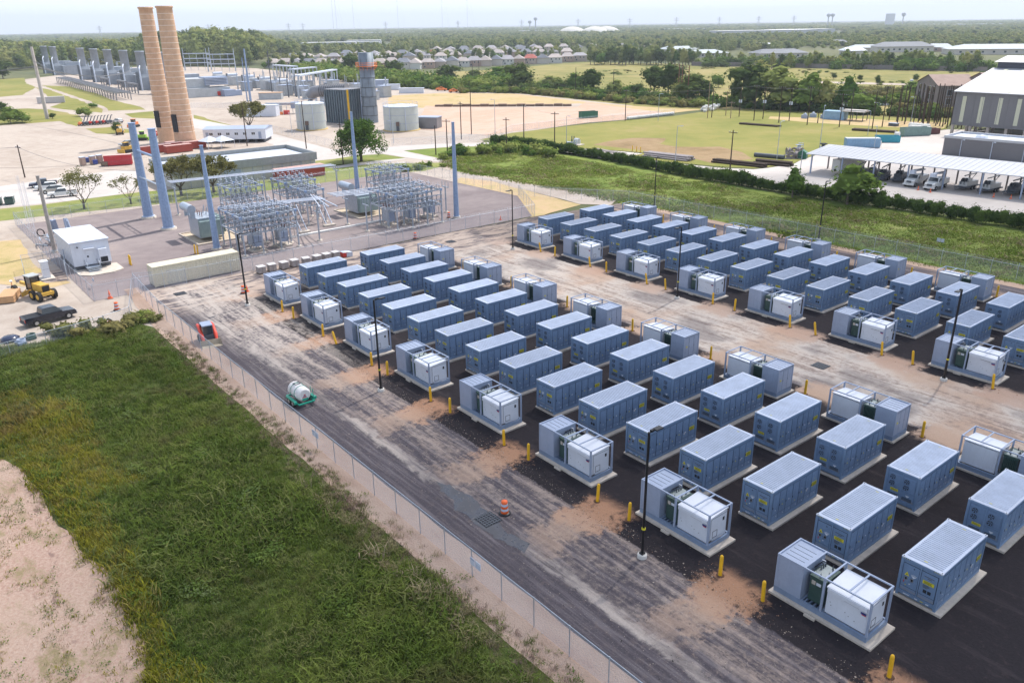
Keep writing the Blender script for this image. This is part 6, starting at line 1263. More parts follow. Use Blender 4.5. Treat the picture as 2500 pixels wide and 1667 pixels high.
for i, (x, y, h, a) in enumerate(PL):
    zone = 'in the training pole yard' if y > 200 and x > -95 else ('beside the concrete road' if 108 < y < 118 else ('among the far tree belt' if y > 225 else ('near the lawn tree' if y < 120 else 'at the corner of the grass field')))
    ZC[zone] = ZC.get(zone, 0)+1; dk = not (zone.startswith('in the tr') and ZC[zone] in (1,3,4)); wood_pole(x, y, h, '%s wooden pole %s, %s from the left there' % ('dark' if dk else 'light brown', zone, ordw(ZC[zone])), a, DW if dk else WL, .17, tr_=(zone.startswith('in the tr') and ZC[zone] in (5,7,9,12)))
YP = [(-39.9,239.6,11.7),(-36.5,238.3,12),(-36,241.1,11.8),(-34.4,240.3,12.1),(-39,257.6,11.4),(-29.8,242.5,11.8),(-24,234.9,12.2),(-25.5,242.2,12.1),(-20.8,235.9,12.6),(-21.6,241.6,12.6)]
for i in range(30): YP.append((-33+ (i % 10)*2.3+random.uniform(-.5,.5), 234+(i//10)*7+random.uniform(-1.5,1.5), random.uniform(11.4,12.8)))
def sx_(x, y): d = Vector((x, y, 5))-CAM; return d.dot(CR)/d.dot(CF)
YP.sort(key=lambda q: sx_(q[0], q[1]))
for i, (x, y, h) in enumerate(YP): wood_pole(x, y, h, 'bare dark climbing pole before the apartment house, %s from the left' % ordw(i+1), None, DW, .19, group='climbing poles in the pole yard')
WM_ = M('wire_grey', (.16,.16,.17), .7)
def wires(pts, n, off, sag, txt, rr=.012):
    ro = E('power_lines', (pts[0][0], pts[0][1]), 0, txt, 'power lines'); o_ = Vector((pts[0][0], pts[0][1], 0))
    for k in range(n):
        for i in range(len(pts)-1):
            a, b_ = Vector(pts[i]), Vector(pts[i+1]); a = a+Vector((off*(k-(n-1)/2), off*.3*(k-(n-1)/2), 0)); b_ = b_+Vector((off*(k-(n-1)/2), off*.3*(k-(n-1)/2), 0))
            MB().tube([tuple(a.lerp(b_, j/8)-o_-Vector((0,0,sag*4*(j/8)*(1-j/8)))) for j in range(9)], rr, 3).build('wire', WM_, ro)
wires([(-105.2,175.6,10.3),(-73,207.7,11.7)], 3, .8, .8, 'power lines from the corner pole to the pole yard'); wires([(-105.2,175.6,10.3),(-170,190,11)], 2, .8, 1.2, 'power lines from the corner pole over the dirt lot')
wires([(-73,207.7,11.6),(-63,208,11.6),(-52.7,209.1,11.8),(-42,210.9,10.2),(-32.3,220.4,12.2)], 3, .8, .3, 'power lines strung between the training poles'); wires([(-73.8,214.3,10.9),(-63.3,214.7,10.9),(-42.8,218.7,11.2)], 3, .7, .3, 'second set of power lines in the training yard')
wires([(-86.8,112.5,10.6),(-72.9,112.4,9.6)], 2, .9, .4, 'short power lines beside the concrete road')
wires([(-279,19.8,22),(-167,31,14.5)], 2, 1.2, 3, 'long sagging power lines from the left pole to the chimneys', .09); wires([(-520,-60,16),(-279,19.8,20),(-420,95,12)], 3, 2, 4, 'power lines crossing in front of the turbine stacks', .09)
wires([(-52.5,-3.5,12),(-90,-30,9)], 2, 1.0, 1, 'lines dropping left from the blue-grey pole pair'); wires([(-126.5,-13.2,7.2),(-58,-4,9)], 2, .6, 1.5, 'thin lines from the leaning light pole to the pole pair', .025)
wires([(-160,-60,9),(-126.5,-13.2,7.2)], 2, .6, 1, 'thin lines leaving the picture from the light pole', .025)
q = wood_pole(-279, 19.8, 27.5, 'tall pale concrete pole at the left before the turbine stacks', None, M('pale_pole',(.50,.45,.42),.8), .75, group=None); q.rotation_euler = (0, radians(-1), 0)
# H-frame of three poles carrying arms in the meadow
r = E('transmission_frame', (-135,242), 0, 'brown wooden three-pole transmission frame among the tree belt', 'transmission frame')
for i, (x, y) in enumerate(((-6,5),(0,0),(6,-3))): MB().tube([(x,y,0),(x,y,15.8)], [.3,.2], 7).build('pole', M('red_brown_pole',(.20,.09,.06),.9), r)
MB().tube([(-7,6,14),(7,-4,14)], .14, 5).tube([(-7,6,11.6),(7,-4,11.6)], .14, 5).build('crossarm', DW, r)
def street_light(x, y, h, txt, rz=0):
    r = E('street_light', (x, y), rz, txt, 'street light', 'slim grey street lights'); MB().tube([(0,0,0),(0,0,h)], [.10,.06], 6).build('pole', GALV, r); MB().tube([(0,0,h),(.9,0,h+.1)], .05, 4).build('arm', GALV, r); MB().bx((1.1,0,h+.08), (.7,.3,.12)).build('lamp_head', LGREY, r)
SLL = [(-67.7,112.2,9.2,'beside the pump station'),(-30.2,114.6,9.3,'by the silver pole stack'),(-96.5,183.5,9.3,'by the line of wrapped bundles'),(-16,136.8,9.7,'at the concrete yard corner'),(-19.3,161.8,11.5,'left of the black reel'),(-25.2,198.2,7.1,'by the dark lying poles'),(-26.7,228.1,9.2,'at the pole yard edge'),(-101.3,112.9,11.6,'at the road gate'),(-114.4,83.9,6.5,'by the lawn east of the tree'),(0.6,121.0,7.6,'in front of the box trailer'),(-2,158,8,'above the canopy left end'),(-156,70,7,'near the first tank')]
for i, (x, y, h, tx) in enumerate(SLL): street_light(x, y, h, 'slim grey street light '+tx, .5*i)
fence('chain_link_fence', [R2(120,1195),R2(700,1345)], 'grey chain-link fence along the plant road', barb=False, step=6); fence('chain_link_fence', [R2(1240,1335),R2(2120,1290),R3(0,1200),R3(700,1125),R3(1030,1095),R3(1480,1050)], 'long chain-link fence dividing the dirt lot from the grass field', step=6)
fence('chain_link_fence', [R1(1740,985),R2(0,985)], 'distant chain-link fence in front of the grey plant building', barb=False, step=8)
# apartment house
BR = M('grey_brick', (.24,.20,.19), .9, 0, .12, .5); SR = M('brown_shingle', (.28,.20,.17), .9, 0, .15, .3)
def gable_house(name, x, y, rz, w, d, h, rh, wall, roof, label, win=(), wsz=(1.2,1.6), over=.5, group=None, cat='house', hip=0.0):
    r = E(name, (x, y), rz, label, cat, group); MB().box(-w/2,w/2,-d/2,d/2,0,h).build('wall', wall, r)
    if hip == 0: MB().add([(-w/2,-d/2,h),(w/2,-d/2,h),(0,-d/2,h+rh),(-w/2,d/2,h),(w/2,d/2,h),(0,d/2,h+rh)], [(0,1,2),(4,3,5)]).build('gable', wall, r)
    a, b_ = w/2+over, d/2+over; e = hip*d/2
    if hip == 0: v = [(-a,-b_,h-.2),(a,-b_,h-.2),(a,b_,h-.2),(-a,b_,h-.2),(0,-b_,h+rh+.1),(0,b_,h+rh+.1)]; f = [(0,4,5,3),(4,1,2,5)]
    else: v = [(-a,-b_,h),(a,-b_,h),(a,b_,h),(-a,b_,h),(-a*(1-hip),0,h+rh),(a*(1-hip),0,h+rh)]; f = [(0,1,5,4),(1,2,5),(2,3,4,5),(3,0,4),(0,3,2,1)]
    MB().add(v, f).build('roof', roof, r)
    wm = mesh(MB().box(-wsz[0]/2-.1,wsz[0]/2+.1,-.04,0,-wsz[1]/2-.1,wsz[1]/2+.1,0).box(-wsz[0]/2,wsz[0]/2,-.07,-.04,-wsz[1]/2,wsz[1]/2,1), 'window', [ROOFW, GLASS])
    for wx, wz, sd_ in win: put(wm, 'window', r, ((wx*w, -d/2, wz*h) if sd_ == 0 else (w/2, wx*d, wz*h)), (0,0,0 if sd_ == 0 else pi/2))
    return r
hz_ = atan2(276.3-301.2, -35.7+59.4)
gable_house('apartment_house', -47.5, 297, hz_, 24, 14, 9.2, 3.2, BR, SR, 'three-storey grey brick apartment house behind the pole yard', [(-.32,.8,0),(-.12,.8,0),(.12,.8,0),(.3,.8,0),(-.32,.48,0),(-.12,.48,0),(.12,.48,0),(.3,.48,0),(-.32,.18,0),(.12,.18,0),(-.2,.7,1),(.2,.7,1),(-.2,.35,1),(.2,.35,1)], (1.7,2.0))
gable_house('apartment_house', -28, 302, hz_+.1, 22, 20, 10.2, 3.4, BR, SR, 'second brown-roofed apartment wing, farther right behind the first', [(-.3,.8,0),(.2,.8,0)], (1.7,2.0))

# ================================================================ vegetation
def leaf_mat(name, c1, c2, c3, world=False):
    t = NT(name); oi = t.n('ShaderNodeObjectInfo'); n1 = t.noise(.35, 4, .6); n2 = t.noise(2.2, 3, .6)
    f = t.math('ADD', t.math('MULTIPLY', n1, .55), t.math('MULTIPLY', n2, .45)); c = t.mix(t.ss(f, .34, .66), c1, c2); c = t.mix(t.math('MULTIPLY', t.ss(oi.outputs['Random'], .25, 1), .75), c, c3)
    d = t.n('ShaderNodeBsdfDiffuse'); t.lk(c, d.inputs[0]); tl = t.n('ShaderNodeBsdfTranslucent'); t.lk(c, tl.inputs[0]); m_ = t.n('ShaderNodeMixShader'); m_.inputs[0].default_value = .25
    t.lk(d.outputs[0], m_.inputs[1]); t.lk(tl.outputs[0], m_.inputs[2]); t.lk(m_.outputs[0], t.out.inputs[0]); return t.mat
LF_FAR = leaf_mat('forest_leaves', (.14,.175,.055), (.25,.28,.085), (.33,.32,.11)); LF_DK = leaf_mat('dark_leaves', (.04,.068,.022), (.085,.12,.035), (.115,.15,.045))
LF_GR = leaf_mat('green_leaves', (.05,.10,.02), (.11,.18,.04), (.16,.22,.05)); LF_YG = leaf_mat('yellow_green_leaves', (.12,.17,.035), (.22,.27,.07), (.28,.30,.09)); LF_OL = leaf_mat('olive_leaves', (.11,.12,.04), (.19,.19,.07), (.26,.22,.09))
LF_HG = leaf_mat('hedge_leaves', (.03,.055,.018), (.07,.11,.03), (.10,.15,.035)); LF_PINE = leaf_mat('pine_needles', (.12,.175,.055), (.21,.255,.085), (.29,.30,.11))
BARK = M('bark', (.14,.11,.09), .95, 0, .2, 3)
def crown_mesh(name, rnd, lobes, n, s, mat, core=True, flat=.75):
    """crown: leaf-sized faces spread through several uneven lobes, with dark gaps between"""
    mb = MB()
    if core:
        bm = bmesh.new(); bmesh.ops.create_icosphere(bm, subdivisions=1, radius=1); sv = [v.co.copy() for v in bm.verts]; sf = [tuple(v.index for v in f.verts) for f in bm.faces]; bm.free()
        for (cx, cy_, cz, rx, rz) in lobes: mb.add([(cx+c.x*rx*.66*(1+.25*mnoise.noise(c*3)), cy_+c.y*rx*.66, cz+c.z*rz*.66) for c in sv], sf)
    tot = sum(l[3]**2 for l in lobes)
    for (cx, cy_, cz, rx, rz) in lobes:
        for _ in range(int(n*rx*rx/tot)):
            u = rnd.uniform(-1, 1); a = rnd.uniform(0, 2*pi); q = sqrt(1-u*u); k = rnd.uniform(.62, 1.08); k *= 1+.22*mnoise.noise(Vector((q*cos(a)*2+cx, q*sin(a)*2+cy_, u*2+cz)))
            p = Vector((cx+q*cos(a)*rx*k, cy_+q*sin(a)*rx*k, cz+u*rz*k)); nn = Vector((q*cos(a), q*sin(a), u+.4)).normalized()
            t1 = Vector((rnd.gauss(0,1), rnd.gauss(0,1), rnd.gauss(0,1))); t1 = (t1-nn*t1.dot(nn)*rnd.uniform(.2,1)).normalized(); t2 = nn.cross(t1); ss_ = s*rnd.uniform(.6, 1.35)
            mb.add([tuple(p-t1*ss_), tuple(p+t2*ss_*.6-t1*ss_*.1), tuple(p+t1*ss_), tuple(p-t2*ss_*.6)], [(0,1,2,3)])
    return mesh(mb, name, mat)
def trunk_mesh(rnd, h, r, limbs, spread, mat=BARK, n=6):
    mb = MB().tube([(0,0,-.2),(rnd.uniform(-.1,.1)*h*.3,rnd.uniform(-.1,.1)*h*.3,h*.5),(0,0,h)], [r, r*.75, r*.35], n)
    for i in range(limbs):
        a = rnd.uniform(0, 2*pi); z = h*rnd.uniform(.35,.8); e = (cos(a)*spread*rnd.uniform(.5,1), sin(a)*spread*rnd.uniform(.5,1), z+h*rnd.uniform(.2,.5)); mb.tube([(0,0,z),((e[0])*.5, e[1]*.5, (z+e[2])/2+.1*h*rnd.random()), e], [r*.45, r*.3, r*.12], 5)
    return mesh(mb, 'trunk', mat)
rt = random.Random(3)
def broad(seed, mat, n=420, s=.42, k=5):       # unit tree: 10 m high, crown radius about 4
    rnd = random.Random(seed); L = [(rnd.uniform(-1.6,1.6), rnd.uniform(-1.6,1.6), rnd.uniform(2.9,7.4), rnd.uniform(1.9,2.7), rnd.uniform(1.6,2.4)) for _ in range(k)]+[(0,0,5.2,2.9,4.0),(0,0,8.1,1.6,1.7)]
    return crown_mesh('crown', rnd, L, n, s, mat), trunk_mesh(rnd, 6, .28, 4, 2.2)
def tallpine(seed, mat, n=380):                  # 10 m unit, narrow ragged top
    rnd = random.Random(seed); L = [(rnd.uniform(-.7,.7), rnd.uniform(-.7,.7), z, 2.1-.14*(z-3), 1.1) for z in (3.2,4.6,6.0,7.2,8.4)]+[(0,0,9.2,.9,.9)]
    return crown_mesh('crown', rnd, L, n, .38, mat), trunk_mesh(rnd, 9, .22, 3, 1.2)
def bushy(seed, mat, n=260):
    rnd = random.Random(seed); L = [(rnd.uniform(-2,2), rnd.uniform(-2,2), rnd.uniform(2,5), rnd.uniform(2,3), rnd.uniform(2,3)) for _ in range(4)]+[(0,0,3.5,3,3.4)]
    return crown_mesh('crown', rnd, L, n, .42, mat), trunk_mesh(rnd, 3, .2, 2, 1.5)
PROT = {'dark': [broad(11, LF_DK, 520), broad(12, LF_DK, 520), broad(13, LF_DK, 520, .4, 6)], 'mid': [broad(21, LF_FAR, 460), broad(22, LF_FAR, 460), broad(23, LF_FAR, 460, .42, 6)], 'green': [broad(31, LF_GR, 460), bushy(32, LF_GR)], 'yel': [broad(41, LF_YG, 460), bushy(42, LF_YG)], 'pine': [tallpine(51, LF_PINE), tallpine(52, LF_PINE), broad(53, LF_PINE, 420)]}
WORDS = {'dark': 'dense dark evergreen', 'mid': 'mid-green leafy', 'green': 'bright green bushy', 'yel': 'yellow-green loose', 'pine': 'ragged tall'}
def tree(kind, i, x, y, h, w, label, group=None, name='tree', cat='tree'):
    c, tk = PROT[kind][i % len(PROT[kind])]; r = E(name, (x, y), rt.uniform(0, 6.28), label, cat, group); s = h/10; sw = w/7.6
    put(c, 'crown', r, None, None, (sw, sw, s)); put(tk, 'trunk', r, None, None, (s, s, s)); return r
# named trees: (source pixel of the foot, height, width, kind, label)
def psrc(fn, a, b): return fn(a, b)
NT_ = [(R3(90,825),12.5,17,'dark','large dark tree at the left of the belt behind the dirt lot'),(R3(715,862),11,15,'dark','round dark tree in the middle of the belt behind the dirt lot'),(R3(1290,870),12.5,15,'dark','left one of the big dark pair behind the three-pole frame'),(R3(1420,890),13.5,16,'dark','right one of the big dark pair behind the three-pole frame'),
    (R3(560,850),9,12,'green','green tree left of the round dark belt tree'),(R3(340,830),7,14,'mid','low grey-green tree beside the large dark belt tree'),(R3(1650,945),11,16,'dark','dark ragged tree just right of the three-pole frame'),(R3(1880,800),9,7,'green','slender small tree standing alone in the meadow edge'),(R3(2030,960),10,7,'dark','dark conical tree in the pole yard belt'),(R3(2200,980),15,19,'dark','tall dark tree mass behind the pole yard'),
    (R4(80,990),15,20,'mid','tall light-topped tree at the right of the belt'),(R4(230,1000),12,12,'green','light green tree behind the training poles'),(R4(380,1010),13,14,'green','windblown green tree behind the training poles'),(R4(500,1015),11,9,'mid','narrow tree behind the blue training shed'),(R4(700,1020),12,10,'green','feathery tree left of the pond'),(R4(830,1030),10,10,'green','bright leafy tree beside the pond'),
    (R2(1270,700),10,16,'dark','round dark tree right of the exhaust stack'),(R2(870,670),13,16,'dark','dark tree directly behind the orange walkway'),(R2(1120,690),9,12,'mid','olive tree right behind the stack'),(R2(1730,745),9,18,'dark','broad dark tree clump beyond the plant hedge'),(R2(2200,770),9,22,'green','long green tree clump at the far dirt lot edge'),(R2(2000,765),7,14,'dark','low dark clump left of the green one'),
    (R3(950,880),7,10,'mid','small tree between the dark belt trees'),(R3(1080,890),8,9,'green','bright small tree in the belt gap'),(R3(1160,900),6,8,'dark','small dark bush tree in the belt gap'),(R3(820,880),5,8,'green','low green bush right of the round dark tree'),(R3(440,850),6,9,'dark','low dark bush in the left belt'),(R3(1540,920),9,10,'mid','loose tree behind the three-pole frame'),(R3(1760,950),9,10,'dark','dark low tree left of the conical one'),
    (R1(780,1060),6.5,8,'yel','feathery yellow-green small tree behind the trencher row'),(R1(100,1130),7,11,'green','large green bush at the far left'),(R1(210,1120),6,10,'green','green bush right of the large left one'),(R1(20,1050),6,8,'dark','dark bush at the left picture edge'),(R1(1060,1215),4,4,'dark','small dark bush beside the yellow roller'),(R1(480,1085),2.5,4,'dark','tiny round bush beside the pale tall pole'),(R1(860,985),3.5,5,'green','small bush on the gravel track'),(R1(30,720),14,18,'dark','dark tree at the left edge before the forest'),(R1(60,640),16,22,'mid','tall tree at the left edge of the forest'),
    (R2(1820,790),4,8,'yel','bright weeds bush beside the blue toilet'),(R2(1750,1420),2.2,5,'green','bush around the foot of the lawn pole'),(R2(1860,1400),3,7,'green','green bush right of the lawn pole'),(R3(2150,690),8,11,'dark','dark meadow tree before the far wall'),(R3(2250,720),10,13,'mid','meadow tree near the right belt'),
    (R8(220,310),5.5,5,'green','round green tree rising from the hedge, left one'),(R8(720,370),7.0,9.5,'green','larger green tree rising from the hedge, right one'),(R4(1480,650),7,8,'green','green tree standing before the far brick wall'),(R4(1300,880),6,14,'green','green shrubs by the apartment house corner'),(R4(600,725),3,4,'dark','small tree on the meadow track, left one'),(R4(830,740),3,4,'dark','small tree on the meadow track, middle one'),(R4(995,785),5,4,'dark','leaning dark tree on the meadow track'),(R4(1345,750),4,4,'dark','small dark tree beside the white pickup')]
for i, (p, h, w, k, lb) in enumerate(NT_): g_ = 1.2 if p[1] > 225 else (1.2 if 'hedge' in lb else 1.0); tree(k, 0 if 'hedge' in lb else i, p[0], p[1], h*g_, w*g_, lb)
# sparse trees with visible limbs on the lawn
def branch_tree(x, y, h, sp, seed, leaf, dens, label, trunk_r=.28, leafsz=.30, nst=5, z0=.22):
    rnd = random.Random(seed); r = E('tree', (x, y), 0, label, 'tree'); mb = MB(); tips = []
    def grow(p, d, L, rad, lv):
        q = p+d*L*.55+Vector((rnd.uniform(-.1,.1)*L,)*3); e = p+d*L; e.z += .04*L; mb.tube([tuple(p), tuple(q), tuple(e)], [rad, rad*.8, rad*.6], 5, caps=False)
        tips.append((e, L, lv)); tips.append((q, L, lv))
        if lv < 3:
            for _ in range(3 if lv else 2):
                nd = (d+Vector((rnd.uniform(-.9,.9), rnd.uniform(-.9,.9), rnd.uniform(-.25,.5)))).normalized(); grow(e, nd, L*rnd.uniform(.6,.8), rad*.55, lv+1)
    for i in range(nst):
        a = 2*pi*i/nst+rnd.uniform(-.4,.4); d = Vector((cos(a)*sp/h*1.1, sin(a)*sp/h*1.1, 1)).normalized(); mb.tube([(0,0,-.2),(0,0,h*z0)], [trunk_r*1.1, trunk_r], 6, caps=False); grow(Vector((0,0,h*z0)), d, h*.30, trunk_r*.55, 0)
    mb.build('trunk', BARK, r); cm_ = MB()
    for e, L, lv in tips:
        if lv < 1: continue
        for _ in range(dens if lv > 1 else dens//2):
            p = e+Vector((rnd.gauss(0,.42), rnd.gauss(0,.42), rnd.gauss(0,.30)))*L*.9; t1 = Vector((rnd.gauss(0,1), rnd.gauss(0,1), rnd.gauss(0,.7))).normalized(); t2 = t1.cross(Vector((rnd.gauss(0,1), rnd.gauss(0,1), rnd.gauss(0,1)))).normalized(); s = leafsz*rnd.uniform(.6,1.3)
            cm_.add([tuple(p-t1*s), tuple(p+t2*s*.5), tuple(p+t1*s), tuple(p-t2*s*.5)], [(0,1,2,3)])
    cm_.build('crown', leaf, r); return r
branch_tree(-90.3, 59.5, 10.5, 7.0, 4, LF_GR, 26, 'large spreading green tree on the lawn before the tanks', .38, .36, 6)
lt = [o for o in bpy.data.objects if o.get('label','').startswith('large spreading green tree')][0]; put(crown_mesh('crown', random.Random(77), [(4.6*cos(i*.9)+random.uniform(-.6,.6), 4.6*sin(i*.9), 5.0+random.uniform(-1.2,1.2), 2.9, 2.3) for i in range(7)]+[(0,0,8.6,3.6,2.6),(1.8,-1.2,6.6,3.4,2.6),(-2.4,1.4,6.8,3.2,2.6)], 3800, .30, LF_GR, core=False), 'crown', lt)
p = R5(770,410); branch_tree(p[0], p[1], 8.5, 6.0, 8, LF_OL, 8, 'nearly bare multi-stemmed tree beside the parking row', .2, .2, 4, .10)
p = R5(1195,365); branch_tree(p[0], p[1], 6.5, 4.5, 9, LF_OL, 4, 'thin bare tree left of the blue-grey pole pair', .16, .18, 4, .15)
p = R5(1655,290); branch_tree(p[0], p[1], 8.5, 6.5, 10, LF_OL, 20, 'olive spreading tree between the pole pair and flat building', .28, .26, 5, .2)
p = R5(1950,262); branch_tree(p[0], p[1], 8.5, 6.5, 12, LF_OL, 20, 'olive spreading tree before the flat-roofed building door', .28, .26, 5, .2)
p = R1(2280,1230); branch_tree(p[0], p[1], 11, 6.5, 14, LF_OL, 26, 'leafy tree behind the white office trailer', .3, .34, 5, .25)
# ---- hedge, scrub and grass built as scattered stuff
def gn_scatter(name, pts, scales, rots, protos, kind='stuff', label=None, idx=None):
    """points carrying scale / turn / choice, instanced by geometry nodes as ONE object"""
    me = bpy.data.meshes.new(name); me.from_pydata([tuple(p) for p in pts], [], [])
    for nm, arr, ty in (('sc', scales, 'FLOAT_VECTOR'), ('rt', rots, 'FLOAT'), ('ix', idx if idx is not None else RNG.integers(0, len(protos), len(pts)), 'INT')):
        at = me.attributes.new(nm, ty, 'POINT'); at.data.foreach_set('vector' if ty == 'FLOAT_VECTOR' else 'value', np.asarray(arr, dtype=np.int32 if ty == 'INT' else np.float32).ravel())
    o = bpy.data.objects.new(name, me); COL.objects.link(o); tag(o, label, kind=kind)
    cl = bpy.data.collections.new(name+'_kinds')
    for i, pm_ in enumerate(protos): q = bpy.data.objects.new('%s_kind_%02d' % (name, i), pm_); cl.objects.link(q)
    g = bpy.data.node_groups.new(name, 'GeometryNodeTree'); g.interface.new_socket('Geometry', in_out='INPUT', socket_type='NodeSocketGeometry'); g.interface.new_socket('Geometry', in_out='OUTPUT', socket_type='NodeSocketGeometry')
    N = g.nodes.new; gi = N('NodeGroupInput'); go = N('NodeGroupOutput'); mp_ = N('GeometryNodeMeshToPoints'); ip = N('GeometryNodeInstanceOnPoints'); ci = N('GeometryNodeCollectionInfo'); ci.inputs[0].default_value = cl; ci.inputs['Separate Children'].default_value = True; ci.inputs['Reset Children'].default_value = True
    def att(nm, ty): a = N('GeometryNodeInputNamedAttribute'); a.data_type = ty; a.inputs[0].default_value = nm; return [s for s in a.outputs if s.enabled and s.name == 'Attribute'][0]
    cxyz = N('ShaderNodeCombineXYZ'); lk = g.links.new
    lk(gi.outputs[0], mp_.inputs[0]); lk(mp_.outputs[0], ip.inputs['Points']); lk(ci.outputs[0], ip.inputs['Instance']); ip.inputs['Pick Instance'].default_value = True
    lk(att('ix', 'INT'), ip.inputs['Instance Index']); lk(att('rt', 'FLOAT'), cxyz.inputs[2]); lk(cxyz.outputs[0], ip.inputs['Rotation']); lk(att('sc', 'FLOAT_VECTOR'), ip.inputs['Scale']); lk(ip.outputs[0], go.inputs[0])
    md = o.modifiers.new('scatter', 'NODES'); md.node_group = g; return o
def inpoly(pts, poly):
    x, y = pts[:,0], pts[:,1]; c = np.zeros(len(pts), bool); n = len(poly)
    for i in range(n):
        x1, y1 = poly[i]; x2, y2 = poly[(i+1) % n]
        if y1 == y2: continue
        k = ((y1 > y) != (y2 > y)) & (x < (x2-x1)*(y-y1)/(y2-y1)+x1); c ^= k
    return c
def in_view(pts, mx_=.10, near=0):
    d = np.c_[pts[:,0]-CAM.x, pts[:,1]-CAM.y, np.full(len(pts), -CAM.z)]; f = d @ np.array(CF); r_ = d @ np.array(CR); u_ = d @ np.array(CU)
    return (f > 2) & (np.abs(r_/np.maximum(f, 1)) < 1250/FPX+mx_) & (u_/np.maximum(f, 1) > -833/FPX-mx_)
def sample(poly, dens, maxn=200000):
    P_ = np.array(poly); lo, hi = P_.min(0), P_.max(0); n = int(min(maxn, dens*np.prod(hi-lo))); q = RNG.uniform(lo, hi, (n, 2)); return q[inpoly(q, poly) & in_view(q)]
def tuft(seed, n, h, w, sp, mat, bend=.5, droop=0.0):
    rnd = random.Random(seed); mb = MB()
    for _ in range(n):
        a = rnd.uniform(0, 6.28); b_ = Vector((rnd.gauss(0, sp), rnd.gauss(0, sp), 0)); L = h*rnd.uniform(.5, 1.2); d = Vector((cos(a), sin(a), 0)); s = Vector((-sin(a), cos(a), 0))*w*rnd.uniform(.6,1.4); k = rnd.uniform(.1, bend)
        m1 = b_+d*L*k*.45+Vector((0,0,L*.6)); tp_ = b_+d*L*(k+.2)+Vector((0,0,L*(1-droop*rnd.random())))
        mb.add([tuple(b_-s), tuple(b_+s), tuple(m1+s*.8), tuple(m1-s*.8), tuple(tp_)], [(0,1,2,3), (3,2,4)])
    return mesh(mb, 'tuft', mat)
def weed(seed, n, h, r_, s, mat):
    rnd = random.Random(seed); mb = MB()
    for i in range(n):
        p = Vector((rnd.gauss(0, r_*.5), rnd.gauss(0, r_*.5), h*rnd.random()**.7)); t1 = Vector((rnd.gauss(0,1), rnd.gauss(0,1), rnd.gauss(0,.45))).normalized(); t2 = t1.cross(Vector((rnd.gauss(0,.4), rnd.gauss(0,.4), 1))).normalized(); ss_ = s*rnd.uniform(.6,1.4)
        mb.add([tuple(p-t1*ss_), tuple(p+t2*ss_*.45), tuple(p+t1*ss_), tuple(p-t2*ss_*.45)], [(0,1,2,3)])
    return mesh(mb, 'weed', mat)
def grass_mat(name, a, b_, c_, d_):
    t = NT(name); n0 = t.noise(.16, 5, .65, None, .9); n1 = t.noise(.075, 4, .6, None, .7); n2 = t.noise(.45, 5, .65, t.scl(t.pos(), (1,1,.2)), .5); oi = t.n('ShaderNodeObjectInfo'); c = t.mix(t.ss(n2, .36, .64), a, b_); c = t.mix(t.ss(n1, .40, .62), c, t.mix(t.ss(n2, .4, .6), b_, c_)); c = t.mix(t.math('MULTIPLY', t.ss(oi.outputs['Random'], .55, 1), .8), c, d_); c = t.mix(t.math('MULTIPLY', t.ss(n0, .54, .68), .55), c, [x*k for x, k in zip(d_, (.75,.58,.75))])
    df = t.n('ShaderNodeBsdfDiffuse'); t.lk(c, df.inputs[0]); tl = t.n('ShaderNodeBsdfTranslucent'); t.lk(c, tl.inputs[0]); m_ = t.n('ShaderNodeMixShader'); m_.inputs[0].default_value = .25; t.lk(df.outputs[0], m_.inputs[1]); t.lk(tl.outputs[0], m_.inputs[2]); t.lk(m_.outputs[0], t.out.inputs[0]); return t.mat
GM1 = grass_mat('field_blades', (.072,.108,.022), (.115,.165,.032), (.165,.205,.045), (.19,.19,.075)); GM2 = grass_mat('field_weeds', (.075,.125,.03), (.12,.18,.042), (.17,.215,.05), (.15,.18,.08)); GM3 = grass_mat('dry_blades', (.20,.18,.085), (.27,.22,.12), (.25,.25,.10), (.36,.29,.19)); GM4 = grass_mat('olive_blades', (.20,.20,.022), (.27,.26,.03), (.31,.27,.05), (.30,.24,.09))
GM5 = grass_mat('rusty_seed_heads', (.20,.14,.11), (.26,.18,.15), (.22,.18,.10), (.32,.24,.20))
q = sample(FIELD, 9.0, 60000); dist = np.hypot(q[:,0]-CAM.x, q[:,1]-CAM.y); keep = RNG.random(len(q)) < np.clip(58/dist, .38, 1); q = q[keep]
nzv = np.array([mnoise.noise(Vector((a*.11, b*.11, 0))) for a, b in q]); nz2 = np.array([mnoise.noise(Vector((a*.35, b*.35, 9))) for a, b in q]); edge = np.clip((-20.8-q[:,1])/3.0, 0, 1); olive = ((q[:,1] < -35.4+nzv*2.5) | ((q[:,0] < 40) & (q[:,1] < -31.5-(40-q[:,0])*.15+nzv*3))) & (q[:,0] > 14)
ix = RNG.choice([0,1,2,3], len(q), p=[.46,.36,.13,.05]); ix = np.where((nz2 > .42) & (RNG.random(len(q)) < .35), 4, ix); ix = np.where(olive & (RNG.random(len(q)) < .8), 6, ix); ix = np.where((edge < .35+.3*nz2) & (RNG.random(len(q)) < .6), 7, ix); ix = np.where((edge > .1) & (edge < .8) & (RNG.random(len(q)) < .22) & (q[:,0] > 45), 5, ix)
s = RNG.uniform(.6, 1.15, len(q))*(1+.8*np.clip(nzv, -.5, 1))*np.clip(.5+edge*.6, .5, 1.1); s = np.where((ix == 4) | (ix == 3), np.minimum(s, 1.0)*.8, s); big = (RNG.random(len(q)) < .03) & (q[:,0] > 40) & (ix != 3) & (ix != 4); s = np.where(big, s*1.7, s)
